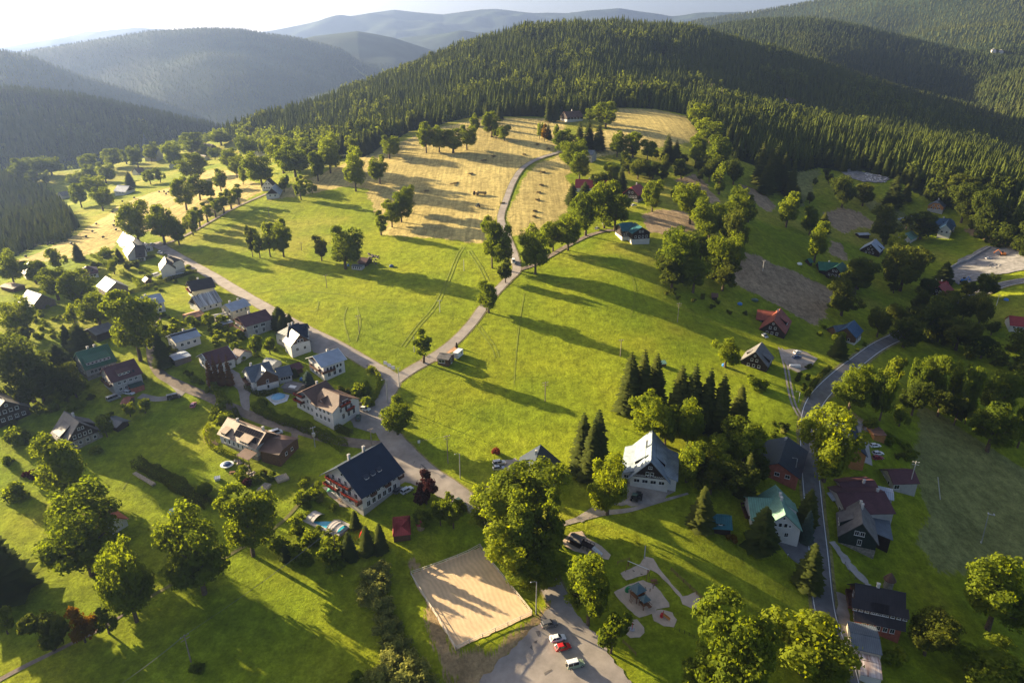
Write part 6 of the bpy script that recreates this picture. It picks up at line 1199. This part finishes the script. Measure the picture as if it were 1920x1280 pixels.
for y in (-.45, .35):
    q = MB(); q.slab([(3.2,y-.25,1.45),(6.2,y-.25,.2),(6.2,y+.25,.2),(3.2,y+.25,1.45)],.06); q.bar((3.2,y-.27,1.6),(6.2,y-.27,.35),.06); q.bar((3.2,y+.27,1.6),(6.2,y+.27,.35),.06); q.build('slide', M_white, t)
q = MB(); [q.bar((-5.2,y,-.1),(-4.0,y,2.4),.08) for y in (-1.2,0,1.2)]; q.build('ramp', WMt['dark'], t)
def bench(px, py, label, rz=0.0):
    t = thing('picnic_table', label, 'table', at_px(px, py), rz, 'picnic tables'); MB().box(-.9,.9,-.38,.38,.70,.76).build('tabletop', M_tim, t)
    for s in (-1, 1): MB().box(-.9,.9,s*.75-.14,s*.75+.14,.42,.47).build('bench_seat', M_tim, t)
    for x in (-.65,.65): q = MB(); q.bar((x,-.75,-.05),(x,-.2,.7),.05); q.bar((x,.75,-.05),(x,.2,.7),.05); q.build('leg', M_tim, t)
for a in [(466,852,'orange timber picnic table below the solar panel farmhouse',.3),(436,888,'picnic table inside the rock garden',.2),(389,939,'pale picnic table beside the clipped thuja hedge',.4),(434,826,'timber table on the farmhouse lawn near its hedge',.2),(1226,1092,'picnic table between the swing and the brown slatted fence',.1),
          (637,930,'terrace table nearest the green parasol',.8),(646,935,'terrace table in the middle of the guest house terrace',.8),(655,941,'terrace table at the right of the guest house terrace',.8),(640,938,'front terrace table of the guest house',.8)]: bench(*a)
p = at_px(628, 926); t = thing('parasol', 'green square parasol on the guest house terrace', 'parasol', p); MB().bar((0,0,-.1),(0,0,2.9),.05).build('pole', M_met, t); MB().add([(-2,-2,2.3),(2,-2,2.3),(2,2,2.3),(-2,2,2.3),(0,0,3.1)], [(0,1,4),(1,2,4),(2,3,4),(3,0,4)]).build('canopy', mat('parasol_green', (.04,.22,.14), .8, .08, 1), t)
# ------------------------------------------------------------------ pools and garden things
M_water = mat('pool_water', (.05,.42,.58), .05, .12, .6, spec=.6); M_cover = mat('pool_cover', (.55,.50,.46), .35, .08, .8, spec=.5)
t = thing('swimming_pool', 'swimming pool with arched sliding cover in two sections', 'pool', at_px(612,980), heading(588,968,640,996)); L = 6.4
q = MB(); q.box(-L-1.2,L+1.2,-3.2,-2.003,-1.5,.12); q.box(-L-1.2,L+1.2,2.003,3.2,-1.5,.12); q.box(-L-1.2,-L,-2,2,-1.5,.12); q.box(L,L+1.2,-2,2,-1.5,.12); q.build('deck', M_conc, t); MB().box(-L,L,-2,2,-1.4,.02).build('water', M_water, t)
for nm, x0, x1, r_ in (('cover_arch',-L,-L+3.2,2.3),('cover_arch',2.4,4.6,2.3),('cover_arch',4.6,L,2.0)):
    V = []; F = []; n = 12
    for x in (x0, x1): V += [(x, r_*math.cos(math.pi*i/n),   .12 + r_*.5*math.sin(math.pi*i/n)) for i in range(n+1)]
    F = [(i,i+1,n+2+i,n+1+i) for i in range(n)]; q = MB().add(V, F)
    for x in (x0, (x0+x1)/2, x1):
        for i in range(n): q.bar((x, r_*1.01*math.cos(math.pi*i/n), .13+r_*.51*math.sin(math.pi*i/n)), (x, r_*1.01*math.cos(math.pi*(i+1)/n), .13+r_*.51*math.sin(math.pi*(i+1)/n)), .06, 0, 4, cap=False)
    q.build(nm, M_cover, t)
t = thing('round_pool', 'round garden pool with pale blue dome cover on white paving', 'pool', at_px(522,746)); MB().lathe([(2.9,-.6),(2.9,.5),(2.7,.52)],0,24).build('pool_wall', M_white, t); MB().lathe([(2.75,.5),(2.2,.95),(1.2,1.25),(.1,1.35)],0,24).build('dome_cover', mat('dome_cover', (.22,.48,.66), .3, .08, 1), t)
sheet('paving', [(498,745),(518,735),(543,741),(538,752),(515,760)], M_white, .02, .1)
t = thing('covered_boat', 'small round white boat with dark blue cover on the lawn', 'boat', at_px(426,873), .3); MB().lathe([(1.6,0),(2.1,.3),(2.2,.6),(1.8,.62)],0,20).build('hull', PAINT['white'], t); MB().lathe([(1.5,.6),(1.2,1.0),(.7,1.2),(.1,1.25)],0,20).build('cover', PAINT['blue'], t)
t = thing('dog_kennel', 'small white box with blue roof on the sunny lawn', 'kennel', at_px(408,899), .4); MB().box(-.8,.8,-.6,.6,-.2,.7).build('wall', PAINT['white'], t); MB().slab([(-.95,-.75,.7),(.95,-.75,.7),(.95,.75,1.0),(-.95,.75,1.0)],.08).build('roof', RM['lightblue'], t)
M_log = mat('cut_timber', (.52,.43,.33), .9, .35, 3)
def logs(px1, py1, px2, py2, w_, h, label, name='timber_stack', m=None, rnd_=.12, cat='timber stack'):
    a, b = P(px1, py1), P(px2, py2); c = (a+b)/2; L = (b-a).length; yaw = math.atan2(b.y-a.y, b.x-a.x); g = random.Random(int(px1)); mb = MB(); n = int(w_/.26); k = int(h/.24)
    for i in range(n):
        for j in range(k):
            s = -L/2
            while s < L/2:
                e = min(L/2, s + g.uniform(1.5, 4)); mb.bar((s+.05, (i-n/2+.5)*.26+g.uniform(-rnd_,rnd_)*.4, j*.23+g.uniform(0,.05)), (e-.05, (i-n/2+.5)*.26+g.uniform(-rnd_,rnd_)*.4, j*.23+g.uniform(0,.05)), .125, 0, 5); s = e + .05
    return tag(mb.build(name, m or M_log, None, (c.x, c.y, gz(c.x,c.y)+.1), yaw), label, cat)
logs(252,886,290,912,1.3,.9,'long stack of pale cut timber beside the dark thuja hedge'); logs(518,903,540,894,3.6,1.1,'broad pile of pale boards on the farmhouse meadow','board_pile'); logs(488,925,503,908,2.6,1.0,'narrow pile of mixed timber next to a round bush','board_pile'); logs(502,938,509,942,1.0,.5,'little bundle of planks at the meadow edge','board_pile'); logs(330,516,352,511,1.2,.8,'white topped wood pile beside the white villa','wood_pile',M_white)
logs(1640,960,1668,966,1.6,1.2,'orange brown firewood stack behind the dark green chalet','firewood_stack',mat('firewood',(.42,.25,.12),.9,.4,3)); logs(1480,686,1500,690,1.6,1.2,'white covered stack on the gravel lot','covered_stack',M_white)
def rocks(pix, n, r0, label, m, name='rock_heap', cat='rocks'):
    pl = wpoly(pix, 10); a = np.array(pl); c = a.mean(0); z = gz(*c); g = random.Random(n); mb = MB(); k = 0
    while k < n:
        x, y = g.uniform(a[:,0].min(),a[:,0].max()), g.uniform(a[:,1].min(),a[:,1].max())
        if not inpoly(np.array([x]),np.array([y]),pl)[0]: continue
        k += 1; r = r0*g.uniform(.5,1.5); zz = gz(x,y)-z; q = [(r*.9*g.uniform(.7,1.1), -r*.3),(r*g.uniform(.8,1.1), r*.2),(r*.5*g.uniform(.7,1.2), r*.7),(.05, r*.85)]
        b = len(mb.V); mb.lathe([(u, v+zz) for u, v in q], 0, 6, (x-c[0], y-c[1]))
    return tag(mb.build(name, m, None, (c[0],c[1],z)), label, cat)
rocks([(438,862),(452,862),(475,882),(486,893),(472,895),(455,880)], 55, .42, 'pale boulders of the rock garden below the farmhouse', mat('boulder',(.45,.38,.30),.95,.3,1)); rocks([(1620,325),(1668,332),(1660,342),(1625,340)], 90, .9, 'heap of white rubble at the upper gravel lot', mat('white_rubble',(.62,.58,.54),.95,.25,1),'rubble_heap','rubble'); rocks([(1682,412),(1712,404),(1722,402),(1718,412),(1696,420),(1690,416)], 60, .9, 'heap of pale blue grey rubble bags behind the dark trees', mat('blue_rubble',(.45,.50,.58),.95,.25,1),'rubble_heap','rubble')
rocks([(1850,500),(1862,494),(1878,498),(1866,505)], 40, .8, 'grey gravel heap on the construction site', M_rubble, 'gravel_heap', 'gravel'); rocks([(1590,792),(1612,792),(1640,808),(1630,812)], 26, .5, 'scattered stones at the edge of the shaded garden bank', M_rubble)
# retaining wall of the construction site
L = resample([tuple(P(*q))[:2] for q in [(1780,505),(1800,494),(1815,490),(1830,480),(1856,466)]], 3); o0 = L[0]; mb = MB(); z0 = gz(*o0)
for a, b in zip(L, L[1:]): d = Vector((b[0]-a[0], b[1]-a[1], 0)).normalized(); n = Vector((-d.y, d.x, 0))*.3; A0 = Vector((a[0]-o0[0],a[1]-o0[1],gz(*a)-z0)); B0 = Vector((b[0]-o0[0],b[1]-o0[1],gz(*b)-z0)); up = Vector((0,0,1.8)); mb.add([A0-n-up,B0-n-up,B0+n-up,A0+n-up,A0-n+up,B0-n+up,B0+n+up,A0+n+up], [(0,3,2,1),(4,5,6,7),(0,1,5,4),(1,2,6,5),(2,3,7,6),(3,0,4,7)])
tag(mb.build('retaining_wall', M_conc, None, (o0[0],o0[1],z0)), 'long pale retaining wall along the construction site', 'wall')
def digger(px, py, label, col, rz):
    t = thing('excavator', label, 'excavator', at_px(px, py), rz); q = MB(); [q.box(-1.8,1.8,s*1.0-.3,s*1.0+.3,0,.8) for s in (-1,1)]; q.build('track', M_tyre, t); MB().box(-1.5,1.2,-1.1,1.1,.9,2.0).build('body', PAINT[col], t); MB().box(.2,1.3,.1,1.1,2.0,3.0).build('cab', M_pane, t); q = MB(); q.bar((1.2,-.2,1.6),(3.2,-.2,3.6),.22); q.bar((3.2,-.2,3.6),(5.0,-.2,1.6),.18); q.box(4.7,5.5,-.7,.3,.8,1.6); q.build('boom', PAINT[col], t)
digger(1880,480,'orange excavator on the grey construction site','orange',2.6); digger(1806,530,'blue excavator at the lower corner of the construction site','brightblue',.4)
def tractor(px, py, label, rz, col='red', trailer=0):
    t = thing('tractor', label, 'tractor', at_px(px, py), rz); MB().box(-.3,1.9,-.45,.45,.7,1.45).build('bonnet', PAINT[col], t); q = MB(); q.box(-1.2,.1,-.7,.7,1.0,2.5); q.build('cab', M_pane, t); MB().box(-1.3,.2,-.8,.8,2.5,2.62).build('cab_roof', PAINT[col], t)
    for x, r_, s in ((-.7,.85,1),(-.7,.85,-1),(1.4,.5,1),(1.4,.5,-1)): q = MB(); q.bar((0,-.2,0),(0,.2,0),r_,0,14); q.build('wheel', M_tyre, t, (x, s*.95, r_))
    return t
tractor(896,389,'green tractor in the cut hay field',2.0,'green'); tractor(1190,937,'dark green tractor parked below the pale blue roofed guest house',1.2,'green'); tractor(1197,934,'black tractor right of the green one below the guest house',1.3,'black'); tractor(891,366,'red tractor pulling the hay wagon',.0,'darkred')
t = thing('hay_wagon', 'long wagon loaded with hay behind the red tractor', 'wagon', at_px(903,366), heading(893,366,912,366)); MB().box(-3.5,3.5,-1.1,1.1,.8,.95).build('bed', M_tim, t)
for x in (-2.4,2.4):
    for s in (-1,1): MB().bar((0,-.12,0),(0,.12,0),.45,0,12).build('wheel', M_tyre, t, (x,s*.9,.45))
M_hay = mat('hay', (.34,.25,.10), .95, .35, 2.5, bump=.6); M_bale = mat('wrapped_bale', (.05,.045,.04), .6, .25, 2)
g = np.random.default_rng(5); q = MB(); 
for x in (-2.4,-.8,.8,2.4): q.lathe([(1.0,1.0),(1.15,1.5),(.9,2.2),(.3,2.5)],0,9,(x,0))
q.build('hay_load', M_hay, t)
def bale(px, py, where):
    p = at_px(px, py); mb = MB(); n = 14; r_ = .75; prof = [(-.62,.55),(-.6,.70),(-.5,.75),(.5,.75),(.6,.70),(.62,.55)]; V = []; F = []
    for x, rr_ in prof: V += [(x, rr_*math.cos(6.283*i/n), r_ + rr_*math.sin(6.283*i/n)) for i in range(n)]
    for j in range(len(prof)-1): F += [(j*n+i, j*n+(i+1)%n, (j+1)*n+(i+1)%n, (j+1)*n+i) for i in range(n)]
    F += [tuple(range(n-1,-1,-1)), tuple(range((len(prof)-1)*n, len(prof)*n))]
    return tag(nmesh('hay_bale', V, F, M_bale, None, None, False, p, rnd.uniform(0,3)), 'dark wrapped round bale ' + where, 'hay bale', 'round bales on the left hay field')
for i, (x, y, wh) in enumerate([(49,483,'nearest the left picture edge'),(90,471,'alone just above the pair of garden conifers'),(90,461,'left of the close trio on the field edge'),(95,458.5,'top of the close trio on the field edge'),(100,459.5,'right of the close trio on the field edge'),(134,459,'left of the pair beside the lone conifer'),(139,461.5,'right of the pair beside the lone conifer'),(162,446,'in mid field above the lone conifer'),(174,436,'in mid field near the long shadow'),(194,447,'left of the steep white villas'),(214,425,'upper one beside the broad trees'),(218,433,'just left of the topmost white villa'),(181,422,'at the top end of the left field'),(299,362,'left of four on the upper strip'),(308,361.5,'second from left of four on the upper strip'),(316,362,'right of four on the upper strip'),(312,366,'lowest of four on the upper strip'),(230,380,'at the bend of the upper strip'),(252,373,'below the pale roofed cottage'),(212,400,'on the narrow part of the field'),(216,417,'at the foot of the narrow part')]): bale(x, y, wh)
def heap(px, py, L, label, rz=0.0):
    p = at_px(px, py); g = np.random.default_rng(int(px*7)); n = 420; C = np.c_[g.uniform(-L/2,L/2,n), g.normal(size=n)*.55, np.abs(g.normal(size=n))*.30+.1]; C[:,2] *= np.clip(1.25-np.abs(C[:,1])*.8, .1, 1)
    V, F = quads(C, g.normal(size=(n,3)), np.full(n,.28), np.full(n,.22), g); o = nmesh('hay_heap', V, F, M_hay, None, None, False, p, rz); return tag(o, label, 'hay heap', 'hay heaps on the cut fields')
for a in [(907,302,6,'long hay heap left of the road bend',.9),(925,294,4,'hay heap at the top centre of the cut field',.9),(882,327,4,'hay heap in the middle of the big cut field',.7),(852,345,8,'longest hay heap, lying in the lower middle of the cut field',.9),(800,359,3,'small hay heap at the left of the cut field',.3),(942,382,3,'hay heap close to the left road edge',.2),(983,291,2.5,'small hay heap above the road bend',.2),(1008,272,2.5,'small hay heap near the upper trees',.2),(1028,280,3,'hay heap just above the road top',.2),(1018,324,4,'topmost hay heap on the strip right of the road',.1),(1015,347.7,3,'second hay heap from the top on the right strip',.1),(1010,361.7,3,'third hay heap from the top on the right strip',.1),(1008,375.7,3,'fourth hay heap from the top on the right strip',.1),(1003,396.7,2.6,'fifth hay heap from the top on the right strip',.1),(1001.7,407,2.6,'lowest hay heap on the right strip',.1)]: heap(*a)
# kiosk neighbour, boards, signs and small things
t = thing('container', 'white metal container behind the brown kiosk', 'container', at_px(859,668), heading(856,672,867,660)); q = MB(); q.box(-2.6,2.6,-1.2,1.2,.05,2.6); [q.box(-2.6+i*.4,-2.5+i*.4,-1.24,-1.203,.1,2.5) for i in range(13)]; q.build('body', PAINT['white'], t); MB().box(.4,1.1,-1.3,-1.25,1.4,2.0).build('hatch', M_pane, t)
for i, nm in enumerate(['left','middle','right']):
    x = 723 + i*7.2; y = 686 + i*4.3; t = thing('notice_board', nm + ' of three white notice boards at the road junction', 'notice board', at_px(x, y), -.45, 'white notice boards'); MB().box(-.85,.85,-.05,.05,.5,2.1).build('panel', M_white, t); [MB().box(s*.9-.05,s*.9+.05,-.05,.05,-.2,2.2).build('post', M_met, t) for s in (-1,1)]
def signpost(px, py, label, w_=.9, h=1.1, m=None): t = thing('road_sign', label, 'sign', at_px(px, py), .2); MB().bar((0,0,-.2),(0,0,1.6),.04).build('post', M_met, t); MB().box(-w_/2,w_/2,-.04,.04,1.2,1.2+h).build('panel', m or M_white, t)
signpost(786,836,'pale sign on the grass opposite the guest house'); signpost(1563,778,'orange sign at the road bend by the yellow maple',.7,.8,M_or); signpost(790,682,'small orange waymark sign beside the slim roadside tree',.5,.5,M_or); signpost(1476,1046,'small white marker at the grey driveway edge',.3,.4)
t = thing('beehive', 'small teal roofed hive box in the meadow by the spruces', 'hive', at_px(1242,686), .2); MB().box(-1.2,1.2,-.9,.9,.2,1.4).build('wall', WMt['wood'], t); MB().slab([(-1.5,-1.2,1.4),(1.5,-1.2,1.4),(1.5,1.2,2.0),(-1.5,1.2,2.0)],.1).build('roof', RM['palegreen'], t)
def tarp(px, py, col, label, s=1.2): p = at_px(px, py); g = random.Random(int(px)); return tag(MB().lathe([(s*1.1,-.1),(s*g.uniform(.9,1.1),.6),(s*.6,1.0),(.1,1.15)],0,9).build('covered_heap', PAINT[col], None, p), label, 'covered heap')
tarp(1387,571,'brightblue','blue covered heap in the garden above the brick red cottage'); tarp(1415,564,'green','dark teal tarpaulin heap in the garden above the brick red cottage',1.8); tarp(1357,686,'brightblue','blue barrel heap under the yellow green bush',.8); tarp(325,960,'brightblue','bright blue covered heap on the lower left meadow',1.5); tarp(1886,563,'brightblue','blue box heap at the right edge below the road',1.3); tarp(653,499,'brightblue','blue barrel left of the striped trailer hut',.6); tarp(734,500,'blue','dark blue barrel right of the meadow junk yard',1.2); tarp(1499,496,'white','white heap by the green roofed cottage in the shade',1.5); tarp(566,712,'brightblue','blue barrel beside the silvery conifer',.8)
t = thing('kayak', 'red and white kayak standing between the dark thujas', 'kayak', at_px(678,1008), .5); q = MB(); V = []; 
for i in range(9): x = -1.9+i*.475; r_ = .32*math.sin(math.pi*(i+.35)/8.7); V += [(x, r_*math.cos(a), r_*.6*math.sin(a)) for a in [6.283*k/8 for k in range(8)]]
q.add(V, [(j*8+i, j*8+(i+1)%8, (j+1)*8+(i+1)%8, (j+1)*8+i) for j in range(8) for i in range(8)]); o = q.build('hull', M_rp, t); o.rotation_euler.y = -1.1; o.location.z = 1.7
rocks([(690,475),(712,480),(712,495),(694,496)], 30, .55, 'jumble of old machinery and timber in the meadow junk yard', mat('junk',(.16,.12,.12),.8,.5,1.5), 'junk_heap', 'junk')
t = thing('bell_stand', 'small dark stone cairn with cross bar beside the kiosk terrace', 'cairn', at_px(856,651)); MB().lathe([(.7,-.2),(.5,1.0),(.2,2.2)],0,8).build('base', WMt['dark'], t); MB().box(-.4,.4,-.05,.05,1.7,1.85).build('bar', WMt['dark'], t)
sheet('kiosk_terrace', [(834,652),(853,650),(858,656),(846,661),(812,676),(820,678),(800,676)], mat('terrace_clay', (.50,.28,.15), .9, .15, .6), .02, .1)
sheet('kiosk_terrace', [(812,672),(822,668),(822,678),(812,677)], M_gravel2, .02, .1)
# ------------------------------------------------------------------ labels for the trees: where each stands, told by the nearest house
LM = [(x, y, n) for x, y, n, a in LAND if n and n.startswith('the ')] + [(885,1120,'the riding arena'),(1035,1230,'the parking lot'),(960,340,'the upper meadow road'),(1010,340,'the right hay strip'),(1110,1110,'the left side of the playground'),(1290,1080,'the slat fence of the playground'),(1490,560,'the brown stubble field'),(1840,900,'the mown right meadow'),(1560,690,'the bend of the main road'),(612,980,'the arched pool'),(850,640,'the brown kiosk road'),(60,470,'the left hay field'),(735,400,'the meadow at the field edge'),(640,470,'the meadow junk yard'),(1780,600,'the shaded lane'),(370,1090,'the bottom left meadow path'),(120,900,'the left lawn'),(520,450,'the middle of the left meadow'),(770,280,'the upper hay field'),(130,330,'the far left clearing'),(1600,380,'the upper stubble field'),(1340,270,'the right end of the hill clearing'),(1400,330,'the narrow shaded field'),(740,1180,'the row below the woodshed'),(820,960,'the road end')]
from collections import defaultdict
ADJ = {'big':'tall green','bigy':'tall yellow green','bigd':'tall dark','mid':'green','midy':'yellow green','midd':'dark green','slim':'slim','autumn':'autumn orange','purple':'purple leaved','poplar':'pale poplar like','spruce':'pointed','bluespruce':'silvery blue','brownspruce':'rusty brown','thuja':'slender','bush':'green','bushy':'yellow green','bushd':'dark green','bushr':'red leaved','bushp':'purple leaved','busha':'orange','shrub':'large grey green'}
NOUN = {'broadleaf_tree':'tree','spruce_tree':'spruce','blue_spruce':'spruce','withered_spruce':'withered spruce','thuja':'thuja','bush':'bush'}
G = defaultdict(list)
for t, k, h, wd in TREES:
    x, y = proj((t.location.x, t.location.y, t.location.z + h*.5)); b = min(LM, key=lambda q: (q[0]-x)**2 + ((q[1]-y)*1.3)**2); dx, dy = x-b[0], (y-b[1])*1.2
    rel_ = ('right of' if dx > 0 else 'left of') if abs(dx) > abs(dy) else ('in front of' if dy > 0 else 'behind')
    noun = NOUN[t.name.split('.')[0]]; G[(ADJ[k] + ' ' + noun, rel_ + ' ' + b[2])].append((x, y, t)); t['group'] = {'tree':'broadleaf trees of the village','bush':'garden bushes'}.get(noun, 'conifers of the village')
ORD = ['', 'second', 'third', 'fourth', 'fifth', 'sixth', 'seventh', 'eighth', 'ninth', 'tenth']
NUM = {2:'two',3:'three',4:'four',5:'five',6:'six',7:'seven',8:'eight',9:'nine',10:'ten',11:'eleven',12:'twelve'}
for (a, where), L in G.items():
    L.sort(key=lambda q: q[0]); n = len(L)
    for i, (x, y, t) in enumerate(L):
        if n == 1: s = a + ' standing ' + where
        elif i == 0: s = a + ' ' + where + ', leftmost of ' + NUM.get(n, 'many')
        elif i == n-1: s = a + ' ' + where + ', rightmost of ' + NUM.get(n, 'many')
        elif n == 3: s = a + ' ' + where + ', middle of three'
        else: s = a + ' ' + where + ', ' + (ORD[i] if i < 10 else 'later') + ' from left of ' + NUM.get(n, 'many')
        if len(s.split()) > 15: s = s.replace(' standing', '').replace(' the ', ' ').replace(' white ', ' ')
        t['label'] = ' '.join(s.split()[:16])
